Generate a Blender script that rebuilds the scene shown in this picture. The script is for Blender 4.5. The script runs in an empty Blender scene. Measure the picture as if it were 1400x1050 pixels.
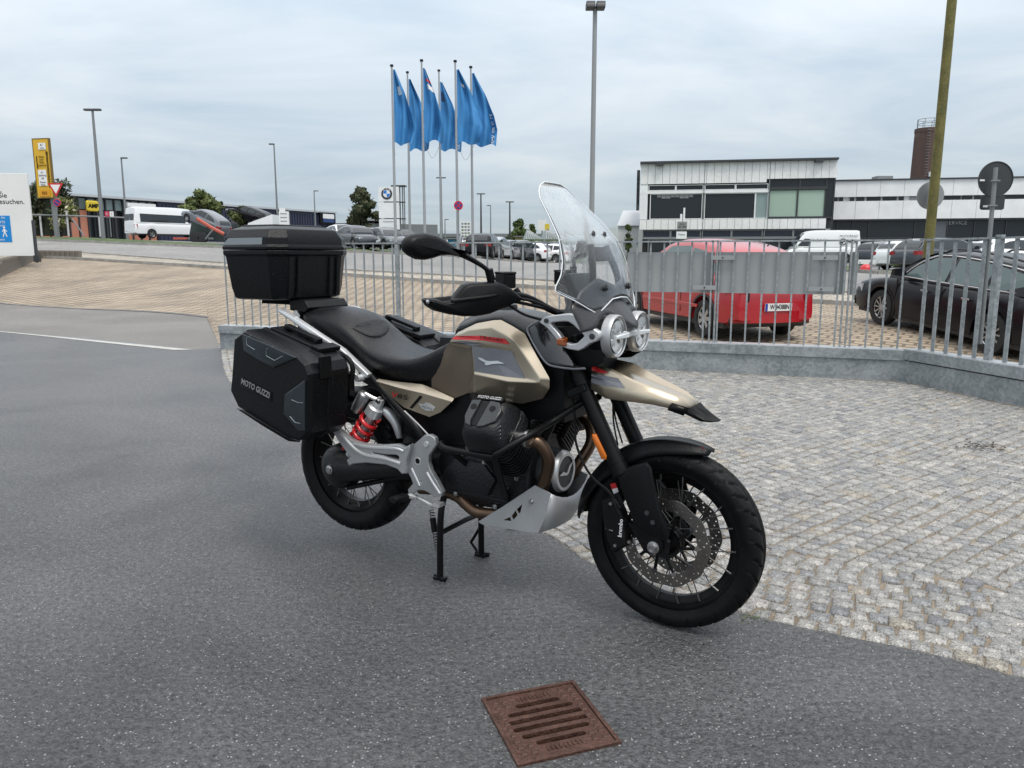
import bpy, bmesh, math, random
from mathutils import Vector, Matrix
R = random.Random(7)
SC = bpy.context.scene
COL = SC.collection
V = Vector
# ---------------------------------------------------------------- camera, sky, sun, exposure
F = 1050.0; TH = math.radians(9.46); HC = 1.324
cam = bpy.data.cameras.new('camera'); cam.sensor_width = 36; cam.lens = 27.0
cam.clip_start = .05; cam.clip_end = 6000
co = bpy.data.objects.new('camera', cam); COL.objects.link(co)
co.location = (0, 0, HC); co.rotation_euler = (math.radians(90) - TH, 0, 0)
SC.camera = co
SUN_EL = math.radians(63); SUN_AZ = math.radians(150)      # compass from +Y towards +X: behind the camera, to the right
w = bpy.data.worlds.new('World'); SC.world = w; w.use_nodes = True
nt = w.node_tree; nt.nodes.clear()
def N(t, **k):
    n = nt.nodes.new(t)
    for a, b in k.items(): setattr(n, a, b)
    return n
def LK(a, b): nt.links.new(a, b)
def build_world():
    out = N('ShaderNodeOutputWorld'); bg = N('ShaderNodeBackground'); bg.inputs[1].default_value = .1
    sky = N('ShaderNodeTexSky', sky_type='NISHITA', sun_disc=False)
    sky.sun_elevation = SUN_EL; sky.sun_rotation = SUN_AZ
    tc = N('ShaderNodeTexCoord'); sep = N('ShaderNodeSeparateXYZ'); LK(tc.outputs['Generated'], sep.inputs[0])
    mx = N('ShaderNodeMath', operation='MAXIMUM'); LK(sep.outputs[2], mx.inputs[0]); mx.inputs[1].default_value = 0
    ad = N('ShaderNodeMath', operation='ADD'); LK(mx.outputs[0], ad.inputs[0]); ad.inputs[1].default_value = .10
    dv = N('ShaderNodeVectorMath', operation='DIVIDE'); cb = N('ShaderNodeCombineXYZ')
    LK(ad.outputs[0], cb.inputs[0]); LK(ad.outputs[0], cb.inputs[1]); cb.inputs[2].default_value = 1
    LK(tc.outputs['Generated'], dv.inputs[0]); LK(cb.outputs[0], dv.inputs[1])
    mp = N('ShaderNodeMapping'); mp.inputs['Scale'].default_value = (.8, 1.0, .4); mp.inputs['Rotation'].default_value = (0, 0, .5)
    LK(dv.outputs[0], mp.inputs[0])
    n1 = N('ShaderNodeTexNoise'); n1.inputs['Scale'].default_value = .8; n1.inputs['Detail'].default_value = 9; n1.inputs['Roughness'].default_value = .55
    n1.inputs['Distortion'].default_value = .5
    LK(mp.outputs[0], n1.inputs[0])
    r1 = N('ShaderNodeValToRGB'); e = r1.color_ramp.elements
    e[0].position = .33; e[0].color = (4.8, 5.95, 7.0, 1); e[1].position = .70; e[1].color = (7.6, 8.3, 8.8, 1)
    m = r1.color_ramp.elements.new(.5); m.color = (6.1, 7.15, 8.0, 1)
    LK(n1.outputs[0], r1.inputs[0])
    # overcast: sky brightens steadily towards the zenith
    gm = N('ShaderNodeMath', operation='MULTIPLY_ADD'); LK(mx.outputs[0], gm.inputs[0]); gm.inputs[1].default_value = 1.6; gm.inputs[2].default_value = .50
    cm = N('ShaderNodeVectorMath', operation='SCALE'); LK(r1.outputs[0], cm.inputs[0]); LK(gm.outputs[0], cm.inputs['Scale'])
    tn = N('ShaderNodeMix', data_type='RGBA'); LK(mx.outputs[0], tn.inputs[0]); tn.inputs[6].default_value = (1, 1, 1, 1); tn.inputs[7].default_value = (1.19, 1.0, .90, 1)
    ml = N('ShaderNodeVectorMath', operation='MULTIPLY'); LK(cm.outputs[0], ml.inputs[0]); LK(tn.outputs[2], ml.inputs[1])
    mix = N('ShaderNodeMix', data_type='RGBA'); mix.inputs[0].default_value = .90
    LK(sky.outputs[0], mix.inputs[6]); LK(ml.outputs[0], mix.inputs[7])
    LK(mix.outputs[2], bg.inputs[0]); LK(bg.outputs[0], out.inputs[0])
build_world()
sl = bpy.data.lights.new('sun', 'SUN'); sl.energy = 1.5; sl.angle = math.radians(18); sl.color = (1, .96, .9)
so = bpy.data.objects.new('sun', sl); COL.objects.link(so)
sd = V((math.sin(SUN_AZ) * math.cos(SUN_EL), math.cos(SUN_AZ) * math.cos(SUN_EL), math.sin(SUN_EL)))
so.rotation_euler = (-sd).to_track_quat('-Z', 'Y').to_euler()
SC.view_settings.view_transform = 'Standard'; SC.view_settings.look = 'None'
SC.view_settings.exposure = 0.5; SC.view_settings.gamma = 1; SC.view_settings.use_curve_mapping = False

# ---------------------------------------------------------------- survey: turns sightings into places
PSI = math.radians(-32.45); BO = V((.5756, 2.6352, 0)); cB, sB = math.cos(PSI), math.sin(PSI)
def ray(u, v):
    x = (u - 700) / F; y = -(v - 525) / F
    return V((x, math.cos(TH) + y * math.sin(TH), -math.sin(TH) + y * math.cos(TH)))
def Wp(u, v, Y):                                   # world point at depth Y
    r = ray(u, v); t = Y / r.y
    return V((r.x * t, Y, HC + r.z * t))
def Gp(u, v, z=0.0):                               # world point at height z
    r = ray(u, v); t = (z - HC) / r.z
    return V((r.x * t, r.y * t, z))
def _br(u, v):
    r = ray(u, v); ox, oy = -BO.x, -BO.y
    return (ox * cB + oy * sB, -ox * sB + oy * cB, HC), (r.x * cB + r.y * sB, -r.x * sB + r.y * cB, r.z)
def P(u, v, y):                                    # point of the motorcycle in its own frame (x forward, y left), lateral y known
    o, d = _br(u, v); t = (y - o[1]) / d[1]
    return V((o[0] + t * d[0], y, o[2] + t * d[2]))
def PX(u, v, x):
    o, d = _br(u, v); t = (x - o[0]) / d[0]
    return V((x, o[1] + t * d[1], o[2] + t * d[2]))

# ---------------------------------------------------------------- terrain: the yard falls to a drain behind the fence, then rises towards the road
def lin(x, pts):
    if x <= pts[0][0]: return pts[0][1]
    for (a, b), (c, d) in zip(pts, pts[1:]):
        if x <= c: return b + (d - b) * (x - a) / (c - a)
    return pts[-1][1]
PROF = [
 (-.95, [(0, 0), (14, 0), (20.5, .02), (33, 1.14), (34.5, 1.25), (47, 2.1), (50, 2.5), (60, 3.0), (120, 3.4)]),
 (-.55, [(0, 0), (14, 0), (20.5, .02), (33, 1.14), (34.5, 1.25), (47, 2.1), (50, 2.5), (60, 3.0), (120, 3.4)]),
 (-.38, [(0, 0), (11, 0), (16.2, 0), (29, .81), (31, .97), (44, 1.74), (48, 2.06), (60, 2.6), (120, 3.2)]),
 (-.28, [(0, 0), (11, 0), (12, -.08), (16.2, 0.05), (28, .75), (31, .92), (44, 1.6), (48, 1.95), (60, 2.3), (120, 2.6)]),
 (-.1, [(0, 0), (9.8, 0), (11, -.25), (14, -.08), (25, .44), (28, .66), (42, 1.26), (50, 1.56), (60, 1.65), (120, 1.8)]),
 (.03, [(0, 0), (9.3, 0), (10.5, -.3), (13.5, -.075), (23, .30), (26.5, .55), (41.5, .98), (43, .96), (47, .76), (62, .76), (120, 1.0)]),
 (.2, [(0, 0), (8.8, 0), (10, -.35), (13, -.07), (21, .15), (25, .42), (36, .85), (46, .95), (60, 1.0), (120, 1.0)]),
 (.457, [(0, 0), (8.0, 0), (9.5, -.4), (12.1, -.22), (13.2, -.08), (14.75, .03), (19.5, .06), (22.5, .25), (32, .65), (40, .62), (60, .7), (120, .8)]),
 (.95, [(0, 0), (5, 0), (7.5, -.4), (12.1, -.22), (13.2, -.08), (14.75, .03), (19.5, .06), (22.5, .25), (32, .65), (40, .62), (60, .7), (120, .8)]),
]
def Zg(X, Y):
    r = X / max(Y, .5)
    if r <= PROF[0][0]: return lin(Y, PROF[0][1])
    for (a, p), (b, q) in zip(PROF, PROF[1:]):
        if r <= b:
            t = (r - a) / (b - a); return lin(Y, p) * (1 - t) + lin(Y, q) * t
    return lin(Y, PROF[-1][1])
def T(u, v):                                       # where a sight line meets the terrain
    r = ray(u, v); t = 1.0
    for i in range(8000):
        p = V((0, 0, HC)) + r * t
        if p.z < Zg(p.x, p.y): return V((p.x, p.y, Zg(p.x, p.y)))
        t += .01 + t * .0015
        if p.y > 300: break
    return V((p.x, p.y, Zg(p.x, p.y)))
def onground(u, Y):
    X = (u - 700) / F * Y / 1.0138
    return V((X, Y, Zg(X, Y)))

# ---------------------------------------------------------------- materials
MATS = {}
def M(name, col, rough=.5, metal=0., var=0., vscale=6., bump=0., bscale=60., coat=0., spec=.5, drops=0., vcol=None, fine=0., fscale=200., alpha=None, trans=0., stain=0., emis=0.):
    if name in MATS: return MATS[name]
    m = bpy.data.materials.new(name); m.use_nodes = True; t = m.node_tree; b = t.nodes['Principled BSDF']
    b.inputs['Base Color'].default_value = (*col, 1); b.inputs['Roughness'].default_value = rough; b.inputs['Metallic'].default_value = metal
    b.inputs['Coat Weight'].default_value = coat; b.inputs['Coat Roughness'].default_value = .06; b.inputs['Specular IOR Level'].default_value = spec
    if trans: b.inputs['Transmission Weight'].default_value = trans
    n = t.nodes.new; L = t.links.new
    tc = n('ShaderNodeTexCoord')
    csock = None
    if var or vcol:
        nz = n('ShaderNodeTexNoise'); nz.inputs['Scale'].default_value = vscale; nz.inputs['Detail'].default_value = 6; L(tc.outputs['Object'], nz.inputs[0])
        rp = n('ShaderNodeValToRGB'); e = rp.color_ramp.elements; e[0].position = .3; e[1].position = .7
        c2 = vcol if vcol else tuple(min(1, c * (1 + var)) for c in col)
        c1 = tuple(c * (1 - var) for c in col) if not vcol else col
        e[0].color = (*c1, 1); e[1].color = (*c2, 1); L(nz.outputs[0], rp.inputs[0]); csock = rp.outputs[0]
    if fine:
        nf = n('ShaderNodeTexNoise'); nf.inputs['Scale'].default_value = fscale; nf.inputs['Detail'].default_value = 3; L(tc.outputs['Object'], nf.inputs[0])
        mr = n('ShaderNodeMapRange'); mr.inputs[1].default_value = .3; mr.inputs[2].default_value = .7; mr.inputs[3].default_value = 1 - fine; mr.inputs[4].default_value = 1 + fine; L(nf.outputs[0], mr.inputs[0])
        sc = n('ShaderNodeVectorMath'); sc.operation = 'SCALE'; L(mr.outputs[0], sc.inputs['Scale'])
        if csock: L(csock, sc.inputs[0])
        else: sc.inputs[0].default_value = col
        csock = sc.outputs[0]
    if csock: L(csock, b.inputs['Base Color'])
    hs = None
    if bump:
        nb = n('ShaderNodeTexNoise'); nb.inputs['Scale'].default_value = bscale; nb.inputs['Detail'].default_value = 4; L(tc.outputs['Object'], nb.inputs[0])
        bp_ = n('ShaderNodeBump'); bp_.inputs['Strength'].default_value = bump; bp_.inputs['Distance'].default_value = .01; L(nb.outputs[0], bp_.inputs['Height']); hs = bp_.outputs[0]
    if drops:                                       # beads of rain water
        vo = n('ShaderNodeTexVoronoi'); vo.inputs['Scale'].default_value = 150; L(tc.outputs['Object'], vo.inputs[0])
        mr = n('ShaderNodeMapRange'); mr.interpolation_type = 'SMOOTHSTEP'; mr.inputs[1].default_value = .33; mr.inputs[2].default_value = .12; L(vo.outputs['Distance'], mr.inputs[0])
        wn = n('ShaderNodeSeparateColor'); L(vo.outputs['Color'], wn.inputs[0])
        gt = n('ShaderNodeMath'); gt.operation = 'GREATER_THAN'; gt.inputs[1].default_value = 1 - drops; L(wn.outputs[0], gt.inputs[0])
        mu = n('ShaderNodeMath'); mu.operation = 'MULTIPLY'; L(mr.outputs[0], mu.inputs[0]); L(gt.outputs[0], mu.inputs[1])
        bd = n('ShaderNodeBump'); bd.inputs['Strength'].default_value = .5; bd.inputs['Distance'].default_value = .0025; L(mu.outputs[0], bd.inputs['Height'])
        if hs: L(hs, bd.inputs['Normal'])
        hs = bd.outputs[0]
        rr = n('ShaderNodeMapRange'); rr.inputs[3].default_value = rough; rr.inputs[4].default_value = .05; L(mu.outputs[0], rr.inputs[0]); L(rr.outputs[0], b.inputs['Roughness'])
    if hs: L(hs, b.inputs['Normal'])
    if emis: b.inputs['Emission Color'].default_value = (*col, 1); b.inputs['Emission Strength'].default_value = emis
    MATS[name] = m; return m
def nodemat(name):
    m = bpy.data.materials.new(name); m.use_nodes = True; MATS[name] = m
    return m, m.node_tree, m.node_tree.nodes['Principled BSDF']

def asphalt(name, dark, light, speck, wet):
    m, t, b = nodemat(name); n = t.nodes.new; L = t.links.new; tc = n('ShaderNodeTexCoord')
    n1 = n('ShaderNodeTexNoise'); n1.inputs['Scale'].default_value = .42; n1.inputs['Detail'].default_value = 8; n1.inputs['Distortion'].default_value = .6; n1.inputs['Roughness'].default_value = .62; L(tc.outputs['Object'], n1.inputs[0])
    rp = n('ShaderNodeValToRGB'); e = rp.color_ramp.elements; e[0].position = .38; e[1].position = .62; e[0].color = (*dark, 1); e[1].color = (*light, 1); L(n1.outputs[0], rp.inputs[0])
    n2 = n('ShaderNodeTexNoise'); n2.inputs['Scale'].default_value = 48; n2.inputs['Detail'].default_value = 8; n2.inputs['Roughness'].default_value = .92; L(tc.outputs['Object'], n2.inputs[0])
    mr = n('ShaderNodeMapRange'); mr.inputs[1].default_value = .39; mr.inputs[2].default_value = .61; mr.inputs[3].default_value = .12; mr.inputs[4].default_value = 2.15; L(n2.outputs[0], mr.inputs[0])
    sc = n('ShaderNodeVectorMath'); sc.operation = 'SCALE'; L(rp.outputs[0], sc.inputs[0]); L(mr.outputs[0], sc.inputs['Scale'])
    vo = n('ShaderNodeTexVoronoi'); vo.inputs['Scale'].default_value = 105; L(tc.outputs['Object'], vo.inputs[0])
    se = n('ShaderNodeSeparateColor'); L(vo.outputs['Color'], se.inputs[0])
    mg = n('ShaderNodeMapRange'); mg.inputs[1].default_value = 1 - speck; mg.inputs[2].default_value = 1.0; L(se.outputs[0], mg.inputs[0])
    ls = n('ShaderNodeMath'); ls.operation = 'LESS_THAN'; ls.inputs[1].default_value = .30; L(vo.outputs['Distance'], ls.inputs[0])
    mu = n('ShaderNodeMath'); mu.operation = 'MULTIPLY'; L(mg.outputs[0], mu.inputs[0]); L(ls.outputs[0], mu.inputs[1])
    mx = n('ShaderNodeMix'); mx.data_type = 'RGBA'; L(mu.outputs[0], mx.inputs[0]); L(sc.outputs[0], mx.inputs[6]); mx.inputs[7].default_value = (.40, .40, .39, 1)
    L(mx.outputs[2], b.inputs['Base Color'])
    rr = n('ShaderNodeMapRange'); rr.inputs[1].default_value = .35; rr.inputs[2].default_value = .65; rr.inputs[3].default_value = wet[0]; rr.inputs[4].default_value = wet[1]; L(n1.outputs[0], rr.inputs[0]); L(rr.outputs[0], b.inputs['Roughness'])
    hm = n('ShaderNodeMath'); hm.operation = 'ADD'; L(n2.outputs[0], hm.inputs[0]); L(vo.outputs['Distance'], hm.inputs[1])
    bu = n('ShaderNodeBump'); bu.inputs['Strength'].default_value = .8; bu.inputs['Distance'].default_value = .008; L(hm.outputs[0], bu.inputs['Height']); L(bu.outputs[0], b.inputs['Normal'])
    return m
def paver_mat(name, c1, c2, mortar, bw, bh, rot):
    m, t, b = nodemat(name); n = t.nodes.new; L = t.links.new; tc = n('ShaderNodeTexCoord')
    mp = n('ShaderNodeMapping'); mp.inputs['Rotation'].default_value = (0, 0, rot); L(tc.outputs['Object'], mp.inputs[0])
    br = n('ShaderNodeTexBrick'); br.inputs['Scale'].default_value = 1; br.inputs['Brick Width'].default_value = bw; br.inputs['Row Height'].default_value = bh
    br.inputs['Mortar Size'].default_value = .03; br.inputs['Mortar Smooth'].default_value = .3; br.inputs['Bias'].default_value = -.1
    br.inputs['Color1'].default_value = (*c1, 1); br.inputs['Color2'].default_value = (*c2, 1); br.inputs['Mortar'].default_value = (*mortar, 1); L(mp.outputs[0], br.inputs[0])
    n1 = n('ShaderNodeTexNoise'); n1.inputs['Scale'].default_value = .8; n1.inputs['Detail'].default_value = 8; L(tc.outputs['Object'], n1.inputs[0])
    mr = n('ShaderNodeMapRange'); mr.inputs[1].default_value = .3; mr.inputs[2].default_value = .7; mr.inputs[3].default_value = .72; mr.inputs[4].default_value = 1.2; L(n1.outputs[0], mr.inputs[0])
    sc = n('ShaderNodeVectorMath'); sc.operation = 'SCALE'; L(br.outputs[0], sc.inputs[0]); L(mr.outputs[0], sc.inputs['Scale'])
    L(sc.outputs[0], b.inputs['Base Color']); b.inputs['Roughness'].default_value = .75
    bu = n('ShaderNodeBump'); bu.invert = True; bu.inputs['Strength'].default_value = .6; bu.inputs['Distance'].default_value = .02; L(br.outputs['Fac'], bu.inputs['Height']); L(bu.outputs[0], b.inputs['Normal'])
    return m
def galv_mat():
    m, t, b = nodemat('galvanised_steel'); n = t.nodes.new; L = t.links.new; tc = n('ShaderNodeTexCoord')
    vo = n('ShaderNodeTexVoronoi'); vo.inputs['Scale'].default_value = 38; L(tc.outputs['Object'], vo.inputs[0])
    se = n('ShaderNodeSeparateColor'); L(vo.outputs['Color'], se.inputs[0])
    n1 = n('ShaderNodeTexNoise'); n1.inputs['Scale'].default_value = 5; n1.inputs['Detail'].default_value = 7; L(tc.outputs['Object'], n1.inputs[0])
    ad = n('ShaderNodeMath'); ad.operation = 'MULTIPLY_ADD'; L(se.outputs[0], ad.inputs[0]); ad.inputs[1].default_value = .35; L(n1.outputs[0], ad.inputs[2])
    rp = n('ShaderNodeValToRGB'); e = rp.color_ramp.elements; e[0].position = .4; e[0].color = (.19, .215, .225, 1); e[1].position = .95; e[1].color = (.36, .385, .395, 1); L(ad.outputs[0], rp.inputs[0])
    L(rp.outputs[0], b.inputs['Base Color']); b.inputs['Metallic'].default_value = .35; b.inputs['Roughness'].default_value = .5
    return m

# ---------------------------------------------------------------- mesh building
class MB:
    def __init__(s): s.v = []; s.f = []; s.m = []
    def add(s, verts, faces, mi=0):
        o = len(s.v); s.v += [tuple(p) for p in verts]
        for f in faces: s.f.append(tuple(i + o for i in f)); s.m.append(mi)
        return s
    def box(s, c, d, rot=None, mi=0):
        c = V(c); hx, hy, hz = d[0] / 2, d[1] / 2, d[2] / 2
        p = [V((x, y, z)) for x in (-hx, hx) for y in (-hy, hy) for z in (-hz, hz)]
        if rot is not None: p = [rot @ q for q in p]
        s.add([c + q for q in p], [(0, 1, 3, 2), (4, 6, 7, 5), (0, 4, 5, 1), (2, 3, 7, 6), (0, 2, 6, 4), (1, 5, 7, 3)], mi); return s
    def loft(s, rings, caps=True, closed=True, mi=0):
        n = len(rings[0]); vs = [p for r in rings for p in r]; fs = []
        for i in range(len(rings) - 1):
            for j in range(n if closed else n - 1):
                a = i * n + j; b = i * n + (j + 1) % n
                fs.append((a, b, b + n, a + n))
        if caps and closed: fs.append(tuple(range(n - 1, -1, -1))); fs.append(tuple(range((len(rings) - 1) * n, len(rings) * n)))
        s.add(vs, fs, mi); return s
    def tube(s, pts, r, n=10, smooth=0, caps=True, mi=0, flat=None):
        pts = [V(p) for p in pts]
        if smooth: pts = catmull(pts, smooth)
        rs = r if isinstance(r, (list, tuple)) else [r] * len(pts)
        if len(rs) != len(pts): rs = [lin(i / (len(pts) - 1), [(k / (len(r) - 1), q) for k, q in enumerate(r)]) for i in range(len(pts))]
        rings = []; up = None
        for i, p in enumerate(pts):
            d = (pts[min(i + 1, len(pts) - 1)] - pts[max(i - 1, 0)]).normalized()
            if up is None: up = V((0, 0, 1)) if abs(d.z) < .9 else V((1, 0, 0))
            x = d.cross(up).normalized(); y = x.cross(d).normalized(); up = y
            fx, fy = flat if flat else (1, 1)
            rings.append([p + x * (rs[i] * fx * math.cos(a)) + y * (rs[i] * fy * math.sin(a)) for a in [2 * math.pi * (k + .5) / n for k in range(n)]])
        return s.loft(rings, caps, True, mi)
    def lathe(s, prof, c=(0, 0, 0), axis='y', n=32, a0=0, a1=2 * math.pi, mi=0, closedprof=False):
        c = V(c); full = abs(a1 - a0 - 2 * math.pi) < 1e-6; rings = []
        for i in range(n if full else n + 1):
            a = a0 + (a1 - a0) * i / n; ca, sa = math.cos(a), math.sin(a)
            if axis == 'y': rings.append([c + V((r * ca, h, r * sa)) for r, h in prof])
            elif axis == 'z': rings.append([c + V((r * ca, r * sa, h)) for r, h in prof])
            else: rings.append([c + V((h, r * ca, r * sa)) for r, h in prof])
        if full: rings.append(rings[0])
        k = len(prof); vs = []; fs = []; m = len(rings) - (1 if full else 0)
        for r in rings[:m]: vs += r
        for i in range(len(rings) - 1):
            i2 = (i + 1) % m
            for j in range(k if closedprof else k - 1):
                j2 = (j + 1) % k
                fs.append((i * k + j, i * k + j2, i2 * k + j2, i2 * k + j))
        s.add(vs, fs, mi); return s
    def cyl(s, a, b, r, n=16, r2=None, mi=0):
        return s.tube([a, b], [r, r if r2 is None else r2], n, mi=mi)
    def prism(s, pts, off, mi=0):                      # polygon of 3-D points pushed along off
        n = len(pts); a = [V(p) for p in pts]; b = [p + V(off) for p in a]
        s.add(a + b, [tuple(range(n - 1, -1, -1)), tuple(range(n, 2 * n))] + [(i, (i + 1) % n, n + (i + 1) % n, n + i) for i in range(n)], mi); return s
    def puff(s, pts, off, inset, mi=0):                # polygon with a rounded (chamfered) outer rim
        a = [V(p) for p in pts]; off = V(off); n = len(a); c = sum(a, V()) / n
        nor = off.normalized(); rings = [a]
        def ins(k):
            out = []
            for i in range(n):
                d1 = (a[i] - a[i - 1]); d2 = (a[(i + 1) % n] - a[i])
                n1 = nor.cross(d1).normalized(); n2 = nor.cross(d2).normalized(); b = (n1 + n2)
                if b.length < .3: b = n1
                b = b.normalized() / max(.5, b.length / 2)
                if (c - a[i]).dot(b) < 0 and False: b = -b
                out.append(b)
            return out
        dirs = ins(1); cen = sum(1 if (c - a[i]).dot(dirs[i]) > 0 else -1 for i in range(n)); sg = 1 if cen > 0 else -1
        for k, h in ((0, .45), (.35, .85), (1, 1)):
            rings.append([a[i] + dirs[i] * (sg * inset * k) + off * h for i in range(n)])
        return s.loft(rings, True, True, mi)
    def text(s, string, size, mat4, depth=.002, mi=0, bold=.0, align='CENTER', sx=1.0):
        me = textmesh(string, size, depth, bold, align); 
        o = len(s.v); s.v += [tuple(mat4 @ V((q.co.x * sx, q.co.y, q.co.z))) for q in me.vertices]
        for p in me.polygons: s.f.append(tuple(i + o for i in p.vertices)); s.m.append(mi)
        bpy.data.meshes.remove(me); return s
    def fill(s, loops, depth, mat4, mi=0, bevel=0):
        me = fillmesh(loops, depth, bevel); o = len(s.v); s.v += [tuple(mat4 @ q.co) for q in me.vertices]
        for p in me.polygons: s.f.append(tuple(i + o for i in p.vertices)); s.m.append(mi)
        bpy.data.meshes.remove(me); return s
    def mirrored(s):                                   # across y = 0
        o = MB(); o.v = [(x, -y, z) for x, y, z in s.v]; o.f = [tuple(reversed(f)) for f in s.f]; o.m = list(s.m); return o
    def join(s, o):
        k = len(s.v); s.v += o.v; s.f += [tuple(i + k for i in f) for f in o.f]; s.m += o.m; return s
    def mesh(s, name, mats, ang=38, fixn=True):
        me = bpy.data.meshes.new(name); me.from_pydata(s.v, [], s.f); 
        mats = mats if isinstance(mats, (list, tuple)) else [mats]
        for q in mats: me.materials.append(q)
        if len(mats) > 1: me.polygons.foreach_set('material_index', s.m)
        if fixn:
            bm = bmesh.new(); bm.from_mesh(me); bmesh.ops.recalc_face_normals(bm, faces=bm.faces); bm.to_mesh(me); bm.free()
        if ang:
            me.polygons.foreach_set('use_smooth', [True] * len(me.polygons)); me.set_sharp_from_angle(angle=math.radians(ang))
        return me
    def build(s, name, mats, parent=None, ang=38, bevel=0, seg=2, label=None, sub=0, solid=0, kind=None):
        return link(name, s.mesh(name, mats, ang if not bevel else 180), parent, bevel, seg, label, sub, solid, kind)
def link(name, me, parent=None, bevel=0, seg=2, label=None, sub=0, solid=0, kind=None):
    o = bpy.data.objects.new(name, me); COL.objects.link(o)
    if parent: o.parent = parent
    if solid:
        d = o.modifiers.new('thickness', 'SOLIDIFY'); d.thickness = abs(solid); d.offset = -1 if solid > 0 else 1
    if sub: d = o.modifiers.new('sub', 'SUBSURF'); d.levels = d.render_levels = sub
    if bevel:
        d = o.modifiers.new('bevel', 'BEVEL'); d.width = bevel; d.segments = seg; d.limit_method = 'ANGLE'; d.angle_limit = math.radians(24); d.harden_normals = True
    if label: o['label'] = label
    if kind: o['kind'] = kind
    return o
def catmull(p, k):
    out = []
    for i in range(len(p) - 1):
        a, b, c, d = p[max(i - 1, 0)], p[i], p[i + 1], p[min(i + 2, len(p) - 1)]
        for j in range(k):
            t = j / k; out.append(.5 * ((2 * b) + (c - a) * t + (2 * a - 5 * b + 4 * c - d) * t * t + (3 * b - a - 3 * c + d) * t ** 3))
    out.append(p[-1]); return out
def textmesh(string, size, depth=.002, bold=0, align='CENTER'):
    cu = bpy.data.curves.new('t', 'FONT'); cu.body = string; cu.size = size; cu.extrude = depth / 2; cu.align_x = align; cu.align_y = 'CENTER'; cu.offset = bold; cu.resolution_u = 3
    ob = bpy.data.objects.new('t', cu); me = bpy.data.meshes.new_from_object(ob); bpy.data.objects.remove(ob); bpy.data.curves.remove(cu); return me
def fillmesh(loops, depth, bevel=0):
    cu = bpy.data.curves.new('f', 'CURVE'); cu.dimensions = '2D'; cu.fill_mode = 'BOTH'; cu.extrude = depth / 2; cu.bevel_depth = bevel; cu.bevel_resolution = 2
    for lp in loops:
        sp = cu.splines.new('POLY'); sp.points.add(len(lp) - 1)
        for q, p in zip(sp.points, lp): q.co = (p[0], p[1], 0, 1)
        sp.use_cyclic_u = True
    ob = bpy.data.objects.new('f', cu); me = bpy.data.meshes.new_from_object(ob); bpy.data.objects.remove(ob); bpy.data.curves.remove(cu); return me
def circ(cx, cy, r, n=16, a0=0): return [(cx + r * math.cos(a0 + 2 * math.pi * k / n), cy + r * math.sin(a0 + 2 * math.pi * k / n)) for k in range(n)]
def frame(o, ex, ey):                                  # matrix: local x,y,z -> ex, ey, ex x ey at o
    ex = V(ex).normalized(); ey = V(ey); ez = ex.cross(ey).normalized(); ey = ez.cross(ex)
    return Matrix(((ex.x, ey.x, ez.x, o[0]), (ex.y, ey.y, ez.y, o[1]), (ex.z, ey.z, ez.z, o[2]), (0, 0, 0, 1)))
def thing(name, label, cat, loc=(0, 0, 0), rotz=0, group=None):
    o = bpy.data.objects.new(name, None); COL.objects.link(o); o.empty_display_size = .2
    o.location = loc; o.rotation_euler = (0, 0, rotz); o['label'] = label; o['category'] = cat
    if group: o['group'] = group
    return o
def tag(o, label, cat, group=None):
    o['label'] = label; o['category'] = cat
    if group: o['group'] = group
    return o
def kids(o): return [c for c in bpy.data.objects if c.parent is o]
def copy_tree(o, parent=None):
    c = o.copy(); COL.objects.link(c)
    if parent: c.parent = parent
    for ch in list(o.children): copy_tree(ch, c)
    return c
# ---------------------------------------------------------------- palette
G_ = .0
mt_black = M('black_plastic', (.0045, .0048, .0055), .36, bump=.12, bscale=420, drops=.35, spec=.17)
mt_blackgloss = M('gloss_black_paint', (.012, .013, .015), .16, coat=.6, drops=.45)
mt_blackmetal = M('black_painted_metal', (.005, .005, .0055), .36, var=.3, vscale=20, spec=.2)
mt_engine = M('black_engine_casting', (.0065, .007, .0085), .38, bump=.3, bscale=120, var=.3, spec=.38)
mt_rubber = M('tyre_rubber', (.005, .005, .0055), .5, bump=.2, bscale=180, var=.35, vscale=18, spec=.16)
mt_seat = M('seat_vinyl', (.006, .006, .007), .30, bump=.22, bscale=520, drops=.4, spec=.32)
mt_gold = M('sand_gold_paint', (.40, .345, .262), .27, metal=.78, coat=.4, fine=.05, fscale=900)
mt_golddark = M('matt_bronze_paint', (.15, .118, .088), .40, metal=.55, fine=.06, fscale=700)
mt_grey = M('grey_satin_paint', (.145, .15, .165), .38, metal=.35, drops=.3)
mt_red = M('red_paint', (.52, .008, .012), .32, coat=.3)
mt_silver = M('cast_aluminium', (.60, .61, .62), .36, metal=.6, fine=.08, fscale=500, var=.08)
mt_cast = M('sandcast_aluminium', (.40, .41, .42), .45, metal=.65, fine=.12, fscale=300, var=.12)
mt_skid = M('brushed_aluminium_plate', (.37, .38, .39), .48, metal=.4, fine=.06, fscale=300, var=.1)
mt_chrome = M('chrome', (.75, .76, .78), .12, metal=1)
mt_steel = M('steel', (.42, .42, .42), .3, metal=1)
mt_spoke = M('dull_spoke_steel', (.17, .17, .17), .35, metal=.9)
mt_disc = M('brake_disc_steel', (.17, .16, .15), .34, metal=.9, var=.2, vscale=25)
mt_darkgrey = M('dark_grey_metal', (.05, .052, .056), .42, metal=.4)
mt_bronze = M('heat_bronzed_exhaust', (.155, .105, .07), .36, metal=.85, var=.35, vscale=9, vcol=(.10, .062, .042))
mt_orange = M('orange_reflector', (.62, .15, .01), .2, coat=.5)
mt_amber = M('amber_lens', (.30, .07, .012), .12, coat=.6)
mt_white = M('white_print', (.72, .72, .72), .5)
mt_green = M('green_print', (.0, .22, .07), .5)
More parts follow.
